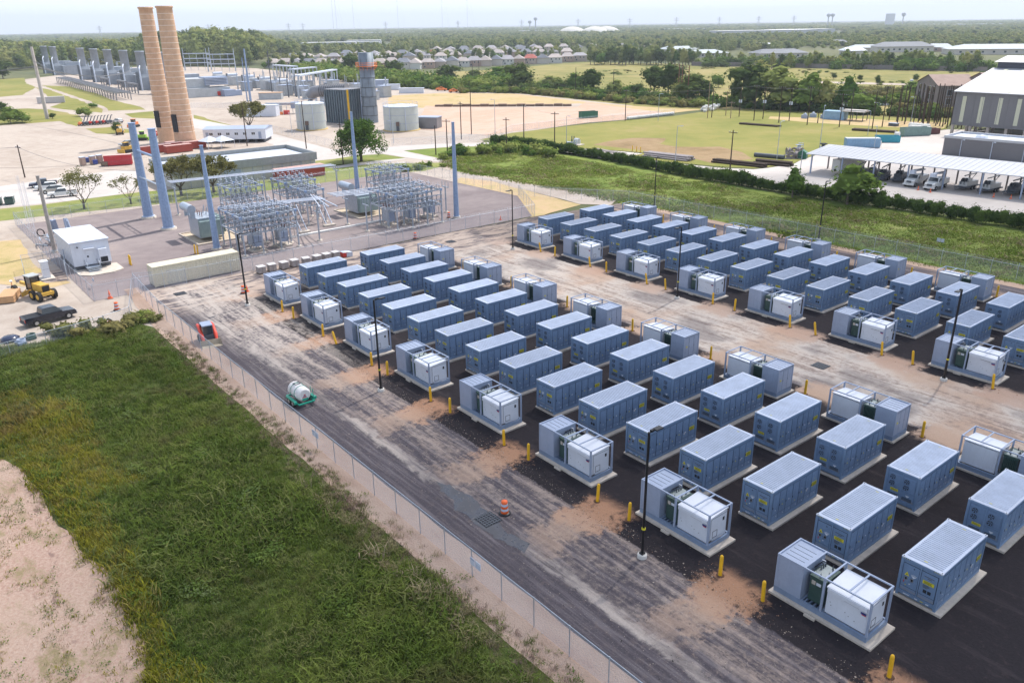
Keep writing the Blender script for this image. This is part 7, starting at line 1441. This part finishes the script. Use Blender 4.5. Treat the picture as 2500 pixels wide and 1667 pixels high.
gn_scatter('field_grass', np.c_[q, np.full(len(q), .0)], np.c_[s*1.25, s*1.25, s], RNG.uniform(0, 6.28, len(q)), [tuft(1,26,.45,.018,.22,GM1), tuft(2,22,.55,.022,.26,GM1,.7,.3), tuft(3,16,.75,.024,.2,GM1,.8,.5), weed(4,26,.55,.5,.10,GM2), weed(5,34,.8,.6,.12,GM2), tuft(6,20,.9,.02,.2,GM3,.8,.4), tuft(7,26,.4,.02,.25,GM4), tuft(8,22,.45,.016,.28,GM5,.9,.3)], label='rough green grass and weeds filling the field beside the fence', idx=ix)
# scattered tufts on the sandy track, the sand strip, and the grass band
tr_poly = [un(-300,1130), DD(0,1060), DD(60,1080), DD(170,1230), DD(260,1360), DD(320,1480), DD(345,1600), un(-400,1800)]; q = sample(tr_poly, 4.5, 20000)
k_ = np.array([mnoise.noise(Vector((a*.25, b*.6, 4))) for a, b in q]); q = q[k_ > -.02]; s = RNG.uniform(.4, 1.15, len(q)); gn_scatter('track_weeds', np.c_[q, np.zeros(len(q))], np.c_[s,s,s*.7], RNG.uniform(0,6.28,len(q)), [weed(9,14,.3,.3,.08,GM2), tuft(10,14,.3,.016,.16,GM4), tuft(11,12,.3,.016,.2,GM3)], label='sparse weeds on the sandy track')
q = sample([(5,-19.6),(110,-19.2),(110,-21.5),(5,-21.5)], 3.2, 9000); q = q[RNG.random(len(q)) < np.clip((-19.3-q[:,1])*.5+.1, .06, 1)]; s = RNG.uniform(.4,.9,len(q)); gn_scatter('strip_weeds', np.c_[q, np.zeros(len(q))], np.c_[s,s,s*.8], RNG.uniform(0,6.28,len(q)), [weed(12,18,.5,.4,.08,GM2), tuft(13,18,.55,.016,.22,GM3,.9,.3), tuft(14,16,.5,.014,.24,GM5,.9,.3)], label='thin weeds on the sand strip under the fence')
GB1 = grass_mat('band_blades', (.115,.17,.03), (.155,.215,.04), (.205,.25,.05), (.24,.23,.085))
bp = [DD(1180,340), DD(1500,400), DD(1760,448), DD(2060,488), DD(2352,525), DD(2500,560), DD(2500,700), DD(2352,655), DD(2000,585), DD(1560,488), DD(1430,466), DD(1300,440), DD(1060,395), DD(1000,365)]
q = sample(bp, 1.5, 26000); kz = np.array([mnoise.noise(Vector((a*.09, b*.09, 2))) for a, b in q]); s = RNG.uniform(.6,1.3,len(q))*(1+kz); gn_scatter('band_grass', np.c_[q, np.zeros(len(q))], np.c_[s*2.0,s*2.0,s*.9], RNG.uniform(0,6.28,len(q)), [tuft(15,22,.26,.03,.3,GB1), weed(16,20,.4,.5,.12,GB1), tuft(17,14,.4,.03,.24,GM3)], idx=RNG.choice([0,1,2], len(q), p=[.82,.05,.13]), label='uneven green grass between the yard fence and the hedge')
HG = [crown_mesh('clump', random.Random(60+i), [(rt.uniform(-.5,.5), rt.uniform(-.4,.4), rt.uniform(.8,1.7), rt.uniform(.7,1.1), rt.uniform(.7,1.0)) for _ in range(4)]+[(0,0,.9,1.1,1.0)], 300, .15, LF_HG) for i in range(4)]
hp = [un(*p) for p in ((1205,352),(1300,362),(1380,375),(1480,392),(1600,415),(1700,436),(1800,452),(1880,466),(1960,480),(2080,497),(2180,510),(2300,530),(2400,545),(2560,570),(2700,590))]
pts = []
for i in range(len(hp)-1):
    a, b_ = hp[i], hp[i+1]; L = hypot(b_[0]-a[0], b_[1]-a[1]); n = max(1, int(L/.62))
    for j in range(n): t_ = (j+random.random()*.6)/n; pts.append((a[0]+(b_[0]-a[0])*t_+random.gauss(0,.3), a[1]+(b_[1]-a[1])*t_+random.gauss(0,.5)+.4, 0))
pts = np.array(pts); hh = .95+.35*np.array([mnoise.noise(Vector((a*.12, b_*.12, 5))) for a, b_, c in pts])+RNG.uniform(-.12,.18,len(pts))
r = E('hedge', (0,0), 0, 'long clipped-looking dark green hedge along the concrete road', 'hedge'); o = gn_scatter('hedge_foliage', pts, np.c_[hh*1.05, hh*1.05, hh*1.1], RNG.uniform(0,6.28,len(pts)), HG); o.parent = r
hs = MB()
for i in range(len(hp)-1): hs.tube([(hp[i][0], hp[i][1]+.4, .1), (hp[i][0], hp[i][1]+.4, 1.2)], .06, 5)
hs.build('hedge_stems', BARK, r)
# low scrub: belts and banks
SCR = [crown_mesh('scrub', random.Random(80+i), [(rt.uniform(-1,1), rt.uniform(-1,1), rt.uniform(.4,1.2), rt.uniform(.8,1.3), rt.uniform(.6,1.0)) for _ in range(3)], 130, .26, (LF_GR, LF_YG, LF_DK, LF_OL)[i % 4]) for i in range(8)]
def belt(path, width, dens, smin, smax, name, label, kinds=(0,1,2,3,4,5,6,7)):
    pts = []
    for i in range(len(path)-1):
        a, b_ = path[i], path[i+1]; L = hypot(b_[0]-a[0], b_[1]-a[1]); n = int(L*width*dens)
        for _ in range(n): t_ = random.random(); pts.append((a[0]+(b_[0]-a[0])*t_+random.uniform(-.5,.5)*width, a[1]+(b_[1]-a[1])*t_+random.uniform(-.5,.5)*width, 0))
    pts = np.array(pts); s = RNG.uniform(smin, smax, len(pts)); return gn_scatter(name, pts, np.c_[s,s,s], RNG.uniform(0,6.28,len(pts)), [SCR[k] for k in kinds], label=label)
belt([R2(480,640),R2(900,710),R2(1300,760),R2(1700,800),R2(2330,800)], 34, .05, 2.0, 4.2, 'plant_scrub', 'green scrub between the power plant and the houses', (0,1,4,5,0,1))
belt([R2(1900,845),R2(2333,840),R3(400,870),R3(1000,925),R3(1500,965),R3(1850,975)], 9, .16, 1.1, 2.2, 'lot_reeds', 'tall pale weeds along the back of the dirt lot', (0,1,3,5,7))
belt([R3(0,830),R3(400,850),R3(900,880),R3(1500,940),R4(0,990),R4(600,1020),R4(1300,1065),R4(1660,1085)], 10, .09, 1.4, 3.0, 'belt_scrub', 'undergrowth beneath the tree belt', (2,6,0,2,4,6))
belt([R4(650,900),R4(900,850),R4(1300,880)], 14, .10, 1.2, 2.4, 'pond_reeds', 'brown reeds round the pond', (3,7,3)); belt([R4(1250,1000),R4(1660,1065)], 10, .12, 1.2, 2.2, 'yard_shrubs', 'shrubs behind the pole yard', (3,2,7)); belt([R4(1250,930),R4(1350,960)], 18, .12, 1.5, 3, 'pond_shrubs', 'bright shrubs by the pond', (0,1,5))
belt([R2(1680,1430),R2(2000,1410),R3(0,1370),R3(300,1430)], 8, .10, .8, 1.8, 'bank_scrub', 'green scrub on the bank below the hedge', (0,1,4,5)); belt([R2(1280,1560),R2(1720,1510)], 5, .12, .6, 1.3, 'lawn_edge_scrub', 'low scrub along the lawn edge', (0,1,4)); belt([R5(420,1560),R5(850,1560),R5(1100,1500),R5(1420,1400)], 3.0, .7, .45, 1.0, 'fence_scrub', 'scrub growing through the sagging fence', (1,3,7,5))
belt([R4(-500,612),R3(2000,600),R4(600,625),R4(1500,640),R4(2100,650)], 20, .02, 2.5, 5, 'wall_scrub', 'dark scrub at the foot of the far brick wall', (2,6,0,4))
mq = sample([un(1000,190), un(1430,160), un(2000,172), un(2420,178), R4(1500,1000), R4(0,980), R3(800,860), R3(0,800)], .010, 9000); mq = mq[np.array([mnoise.noise(Vector((a*.02, b*.02, 8))) for a, b in mq]) > .22]; s = RNG.uniform(.4,1.1,len(mq)); gn_scatter('meadow_weeds', np.c_[mq, np.zeros(len(mq))], np.c_[s*1.5,s*1.5,s*.7], RNG.uniform(0,6.28,len(mq)), [SCR[k] for k in (1,3,5,7,0)], label='patchy weeds over the far meadow')
# loose clods and stones around the posts and along the asphalt edges
def stone_mesh(seed, mat):
    rnd = random.Random(seed); bm = bmesh.new(); bmesh.ops.create_icosphere(bm, subdivisions=1, radius=1)
    vs = [tuple(v.co*(.7+.5*rnd.random())*(1 if v.co.z > 0 else .5)) for v in bm.verts]; fs = [tuple(v.index for v in f.verts) for f in bm.faces]; bm.free(); return mesh(MB().add(vs, fs), 'stone', mat)
SM = [M('clod_orange', (.34,.19,.12), .95, 0, .2), M('clod_pale', (.33,.28,.24), .95, 0, .2), M('clod_black', (.02,.018,.02), .9, 0, .2)]
pts = []; kk = []
for k in range(8):
    for bx_ in (9.1+11.2*k, 12.3+11.2*k):
        for _ in range(150): a = random.uniform(0, 6.28); rr_ = abs(random.gauss(0, 1.1)); pts.append((bx_+cos(a)*rr_*1.2, -7.4+sin(a)*rr_-abs(random.gauss(0,.5)), .012)); kk.append(0 if random.random() < .75 else 1)
    for bx_ in (9.4+11.05*k, 12.7+11.05*k):
        for _ in range(50): a = random.uniform(0, 6.28); rr_ = abs(random.gauss(0, 1.0)); pts.append((bx_+cos(a)*rr_, 35.4+sin(a)*rr_, .012)); kk.append(random.choice((0,1)))
for _ in range(2600): pts.append((random.uniform(10, 100), -8.2+random.gauss(0, .5), .012)); kk.append(2 if random.random() < .6 else 1)
for _ in range(2600): pts.append((random.uniform(20, 100), random.uniform(-16.5, -8.5), .012)); kk.append(1 if random.random() < .7 else 2)
for _ in range(1200): pts.append((random.uniform(0, 100), random.uniform(-20.5, -17.4), .02)); kk.append(1)
s = RNG.uniform(.010, .036, len(pts))*np.where(RNG.random(len(pts)) < .05, 2.0, 1); gn_scatter('loose_stones', np.array(pts), np.c_[s*1.2, s, s*.8], RNG.uniform(0,6.28,len(pts)), [stone_mesh(1, SM[0]), stone_mesh(2, SM[1]), stone_mesh(3, SM[2])], label='loose clods and stones around the posts and lane edges', idx=np.array(kk))
# ---- far houses
WC = [M('house_wall_%s' % n, c, .85, 0, .06, .2) for n, c in (('cream', (.56,.52,.48)), ('pink', (.50,.42,.37)), ('brick', (.42,.30,.25)), ('white', (.58,.57,.55)))]; RFS = [M('shingles_%s' % n, c, .9, 0, .12, .3) for n, c in (('grey', (.30,.29,.31)), ('brown', (.35,.31,.30)), ('warm', (.40,.35,.33)), ('red', (.34,.10,.08)), ('blue', (.17,.18,.21)))]
hc = 0
for row, (pth, hh_) in enumerate((([(655,166),(830,168),(1000,170),(1090,165),(1280,157),(1430,150)], 'front'),([(700,152),(900,152),(1060,149),(1200,141),(1400,138)], 'second'),([(830,142),(1000,141),(1150,135),(1330,130)], 'third'),([(1050,132),(1250,126),(1430,124),(1600,125)], 'fourth'))):
    for i in range(len(pth)-1):
        a, b_ = pth[i], pth[i+1]; n = max(1, int((b_[0]-a[0])/(27 if row == 0 else 33)))
        for j in range(n):
            t_ = (j+.5)/n; p = un(a[0]+(b_[0]-a[0])*t_, a[1]+(b_[1]-a[1])*t_+random.uniform(-1,1)); hc += 1; w = random.uniform(10.5,13.5); red = (row == 0 and 1285 < a[0]+(b_[0]-a[0])*t_ < 1315) or (row == 2 and hc % 9 == 0)
            gable_house('house', p[0], p[1], radians(48)+random.uniform(-.12,.12)+(pi/2 if random.random() < .3 else 0), w, random.uniform(9.5,12), random.uniform(4.6,5.6), random.uniform(2.6,3.6), WC[(hc*7+row) % 4], RFS[3] if red else RFS[(hc*5+row) % 3 if hc % 4 else 4],
                        '%s-roofed two-storey house, %s from the left in the %s row' % ('red' if red else ('grey','brown','warm','','blue-grey')[(hc*5+row) % 3 if hc % 4 else 4], ordw(j+1+sum(max(1, int((pth[m+1][0]-pth[m][0])/(27 if row == 0 else 33))) for m in range(i))), hh_), [(-.28,.72,0),(.05,.72,0),(.3,.72,0),(-.2,.3,0),(.0,.7,1)] if row < 2 else [(-.2,.7,0),(.2,.7,0)], (1.0,1.2), .6, 'suburban houses beyond the meadow', hip=.55)
# school and office roofs on the right, white sheds far away
LBR = M('light_blue_roof', (.36,.40,.43), .7, 0, .06, .05); DBR = M('slate_roof', (.17,.18,.20), .8, 0, .08, .05)
for i, (px, w, d, h, rz, rm_, tx) in enumerate((((1700,139),54,30,6,.6,LBR,'light-roofed school building behind the far wall, left'),((1655,128),38,20,6,.6,LBR,'smaller light roof just behind the school'),((1898,141),46,28,7,.5,DBR,'dark hip-roofed building among the right trees'),((2080,133),20,16,6,.4,ROOFW,'white small roof left of the long dark-roofed building'),((2200,127),56,26,9,.25,DBR,'long dark curved-looking roof on the right'),((2115,125),36,20,6,.3,LBR,'pale roof at the left end of the long dark building'),((2290,126),22,16,7,.2,LBR,'pale flat roof right of the long dark building'),((2440,132),95,36,8,.12,LBR,'very long light roof with tan walls above the big shed'),((1860,118),22,14,6,.5,ROOFW,'small white roof among the right trees'),((2040,110),26,14,6,.3,DBR,'tiny dark roof in the right forest'))):
    p = un(*px); gable_house('school_building', p[0], p[1], YAW-pi/2+rz-.4, w, d, h*.62, h*.5, WC[0] if i != 6 else WC[2], rm_, tx, [(-.4+.1*k,.5,0) for k in range(9)] if w > 40 else [(-.2,.5,0)], (2.0,1.6), 1.5, hip=.35, cat='building')
for i, (px, w, d, h, tx) in enumerate((((805,120),85,30,10,'long white flat building in the middle forest'),((890,113),60,30,10,'second white flat building behind the grey stack'),((900,116),38,20,9,'bright white roof right above the grey stack'),((1860,82),230,60,12,'long white warehouse roof far in the right forest'),((1950,79),150,60,12,'second long white warehouse roof far right'),((2290,60),160,50,10,'white roof strip near the right horizon'),((2395,60),200,50,10,'longer white roof strip near the right horizon'),((1330,75.5),200,60,10,'thin white roof near the horizon centre'),((1660,72),160,60,10,'thin pale roof near the horizon'),((760,81),200,70,10,'thin pale roof on the left horizon'),((930,80),260,70,10,'thin pale roof band on the horizon behind the stack'))):
    p = un(*px) if px[1] > 90 else un(px[0], max(px[1], 0)+6); r = block('warehouse', p, w, d, h, YAW-pi/2+.1, M('warehouse_wall', (.42,.43,.46), .8), tx, M('white_membrane', (.70,.70,.70), .7))
for i, px in enumerate(((1397,84),(1452,84),(1480,83))):
    p = un(*px); r = E('storage_dome', (p[0], p[1]), 0, 'pale storage dome far across the forest, %s from the left' % ORD[i], 'dome', 'pale domes far away'); MB().lathe([(50-1.5*i,0),(44,9),(30,17),(12,22),(0,23)], 20).build('dome_shell', M('pale_dome', (.52,.50,.46), .8), r); MB().lathe([(51,0),(51,2),(49,2)], 20).build('base_ring', M('pale_dome', (.52,.50,.46), .8), r)
wl = M('grey_brick_wall', (.20,.18,.18), .9, 0, .15, .1); A_, B_ = un(1690,161), un(2420,176); r = E('boundary_wall', (A_[0], A_[1]), atan2(B_[1]-A_[1], B_[0]-A_[0]), 'long low grey brick wall between the meadow and the school trees', 'wall'); L = hypot(B_[0]-A_[0], B_[1]-A_[1]); pn = mesh(MB().box(0,5.9,-.15,.15,0,3.0), 'wall_panel', wl); pl = mesh(MB().box(-.3,.3,-.3,.3,0,3.3), 'wall_pillar', wl)
for i in range(int(L/6)): put(pn, 'wall_panel', r, (i*6,0,0)); put(pl, 'wall_pillar', r, (i*6,0,0))
A_, B_ = R2(370,660), R2(560,690); r = E('plant_wall', (A_[0], A_[1]), atan2(B_[1]-A_[1], B_[0]-A_[0]), 'dark screening wall at the back of the far switchyard', 'wall'); L = hypot(B_[0]-A_[0], B_[1]-A_[1])
for i in range(int(L/6)): put(pn, 'wall_panel', r, (i*6,0,0)); put(pl, 'wall_pillar', r, (i*6,0,0))
for i in range(12): p = un(1705+i*9+random.uniform(-2,2), 156.5); car(p[0], p[1], random.uniform(0,3), (PWH,PS,PN,PB)[i % 4], 'far car in the school parking strip, %s from the left' % ordw(i+1), 'car')
for i, px in enumerate(((2297,150),(2280,151),(2245,150),(2352,155),(2225,203))): p = un(*px); car(p[0], p[1], .5*i, PWH, 'white vehicle %s' % ('parked among the right trees, %s one' % ORD[i] if i < 4 else 'driving on the meadow track'), 'car' if i < 4 else 'pickup')
# ---- forest: trees that can be told apart in front, the wood behind as one mass
FR = []
def frow(path, step, jit, kinds, hs, grp, txt):
    k = 0
    for i in range(len(path)-1):
        a, b_ = path[i], path[i+1]; n = max(1, int(abs(b_[0]-a[0])/step))
        for j in range(n):
            t_ = (j+random.random())/n; p = un(a[0]+(b_[0]-a[0])*t_, a[1]+(b_[1]-a[1])*t_-random.uniform(0, jit)); k += 1; h = random.uniform(*hs); kd = random.choice(kinds); tree(kd, k, p[0], p[1], h, h*random.uniform(.62,.95), '%s tree, %s from the left %s' % (WORDS[kd], ordw(k), txt), grp)
frow([(1440,160),(1560,161),(1690,162)], 7, 5, ['mid','dark','pine','green'], (11,17), 'trees along the far meadow edge', 'along the far meadow edge'); frow([(1700,160),(1860,160)], 14, 6, ['mid','yel','pine'], (9,12), 'trees before the school', 'before the school')
frow([(1870,170),(2060,168),(2400,176)], 11, 8, ['yel','mid','dark','green','mid'], (9,14), 'trees behind the right brick wall', 'behind the right brick wall')
frow([(640,175),(800,178),(960,172)], 13, 10, ['green','mid','dark'], (7,11), 'garden trees by the left houses', 'before the left houses'); frow([(660,158),(900,158),(1100,152),(1420,144)], 9, 13, ['mid','dark','green','mid'], (8,12), 'garden trees among the houses', 'among the houses')
def dens_fn(d): return np.clip(1.0*(500/d)**1.15, .05, 1)
q = RNG.uniform((-6500,-400),(900,6500),(400000,2)); q = q[in_view(q, .04)]
d = np.hypot(q[:,0]-CAM.x, q[:,1]-CAM.y); cd = np.c_[q[:,0]-CAM.x, q[:,1]-CAM.y, np.full(len(q), -CAM.z)]; F_ = cd @ np.array(CF); sx = 1250+FPX*(cd @ np.array(CR))/F_; sy = 833.5-FPX*(cd @ np.array(CU))/F_
front = np.interp(sx, [0,200,330,420,640,650,900,1000,1200,1430,1440,1690,1860,2100,2400,2500], [176,166,160,163,160,139,137,128,122,118,153,150,126,122,124,124])
keep = (sy < front) & (d < 6500)
for (a, b_, c_, e_) in ((1560,128,1830,146),(1960,118,2240,136),(2200,116,2500,138),(740,106,960,122),(1780,78,2060,90),(1700,134,1960,145),(1000,100,1001,101)):
    keep &= ~((sx > a) & (sx < c_) & (sy > b_) & (sy < e_) & (RNG.random(len(q)) < .93))
keep &= ~((d < 900) & (sx > 640) & (sx < 1430) & (sy > 121) & (RNG.random(len(q)) < .30))
q, d, sx = q[keep], d[keep], sx[keep]; keep = RNG.random(len(q)) < np.clip(.9*(650/d)**1.05, .07, 1)*np.where(d < 1800, 1, .9); q, d, sx = q[keep], d[keep], sx[keep]
tall = np.interp(sx, [0,330,420,480,560,640,700,800,1200,1430,1700,1860,2500], [2.5,2.5,3.1,3.5,3.3,2.8,1.7,1.4,1.5,1.45,1.3,1.05,1.1]); nv = np.array([mnoise.noise(Vector((a*.006, b_*.006, 1))) for a, b_ in q]); tall = np.where(d > 1300, 1.25, tall)
s = tall*(1+.30*nv)*RNG.uniform(.72,1.15,len(q)); s = s*.86; sw = np.maximum(s*1.0, 1.15)*np.clip((d/900)**.75, 1, 4.2); s = s*np.clip((d/2200)**.2, 1, 1.25)
print('forest trees', len(q))
gn_scatter('forest', np.c_[q, np.zeros(len(q))], np.c_[sw, sw, s], RNG.uniform(0,6.28,len(q)), [PROT['mid'][0][0], PROT['mid'][1][0], PROT['pine'][0][0], PROT['pine'][1][0], PROT['dark'][0][0], PROT['pine'][2][0], PROT['yel'][0][0]], label='wooded plain of mixed trees running to the horizon', idx=np.where(sx > 1800, RNG.choice(7, len(q), p=[.24,.22,.02,.02,.10,.16,.24]), RNG.choice(7, len(q), p=[.23,.22,.09,.07,.10,.20,.09])))
# ---- horizon: masts, pylons, water towers
def mast(px, d_, h, rr, tx):
    a = YAW-math.atan((px-1250)/FPX*cos(PITCH)); x, y = CAM.x+cos(a)*d_, CAM.y+sin(a)*d_; r = E('radio_mast', (x, y), 0, tx, 'radio mast', 'guyed masts on the horizon'); MB().tube([(0,0,0),(0,0,h)], rr, 4).build('mast', M('mast_grey', (.42,.44,.48), .7), r)
    for z in (.5,.95): MB().tube([(0,0,h*z),(h*.3,0,0)], rr*.25, 3).build('guy_wire', M('mast_grey', (.42,.44,.48), .7), r)
for i, (px, h) in enumerate(((826,210),(834,210),(876,210),(984,210),(1092,210),(1153,210))): mast(px, 3400+60*i, h, .55, 'very thin guyed radio mast reaching out of the picture, %s from the left' % ORD[i])
def pylon(px, d_, h, i):
    a = YAW-math.atan((px-1250)/FPX*cos(PITCH)); x, y = CAM.x+cos(a)*d_, CAM.y+sin(a)*d_; r = E('lattice_pylon', (x, y), a+pi/2, 'lattice power pylon on the horizon, %s from the left' % ordw(i+1), 'pylon', 'pylons on the horizon'); w = h*.1
    b_ = MB()
    for sx_1 in (-1,1): b_.tube([(sx_1*w,0,0),(sx_1*w*.35,0,h*.7),(sx_1*w*.3,0,h)], .9, 4)
    for k in range(6): b_.tube([(-w*(1-k*.12),0,h*k*.12),(w*(1-(k+1)*.12),0,h*(k+1)*.12)], .5, 3)
    b_.build('tower', M('mast_grey', (.42,.44,.48), .7), r)
    for z in (.72,.86): MB().tube([(-w*2.4,0,h*z),(w*2.4,0,h*z)], .8, 3).build('crossarm', M('mast_grey', (.42,.44,.48), .7), r)
for i, px in enumerate((255,520,716,751,953,1130,1285,1423,1549,1663,1768,1864,1950)): pylon(px, 4200, 52, i)
for i, (px, h) in enumerate(((1319,52),(2034,48),(2044,48),(2217,46),(1305,40))):
    a = YAW-math.atan((px-1250)/FPX*cos(PITCH)); x, y = CAM.x+cos(a)*3600, CAM.y+sin(a)*3600; r = E('water_tower', (x, y), 0, 'small water tower silhouette on the horizon, %s from the left' % ORD[i], 'water tower'); MB().tube([(0,0,0),(0,0,h)], 2.2, 8).build('stem', M('mast_grey', (.42,.44,.48), .7), r); MB().lathe([(2,h-8),(8,h-2),(8,h+3),(3,h+7),(0,h+7)], 12).build('tank', M('mast_grey', (.42,.44,.48), .7), r)
a = YAW-math.atan((2185-1250)/FPX*cos(PITCH)); block('office_tower', (CAM.x+cos(a)*3700, CAM.y+sin(a)*3700), 34, 30, 50, a-pi/2, M('pale_tower_wall', (.60,.62,.66), .8), 'hazy block tower on the right horizon')
# ---- air
hz = NT('haze_air'); pv = hz.n('ShaderNodeVolumePrincipled'); pv.inputs['Color'].default_value = (.80,.88,1,1); pv.inputs['Density'].default_value = .00013; pv.inputs['Anisotropy'].default_value = .15; hz.lk(pv.outputs[0], hz.out.inputs['Volume'])
hb = MB().box(-14100, 4100, -6100, 14100, -1.2, 240).build('haze', hz.mat); tag(hb, kind='stuff', label='pale air between the camera and the horizon')
# tiny joined marks stay real geometry
for o in bpy.data.objects:
    if o.name.split('.')[0] in ('sticker', 'lettering', 'vent_slot', 'data_plate', 'gauge_window', 'hedge_stems', 'striped_tape', 'roof_triangle'): o['kind'] = 'stuff'
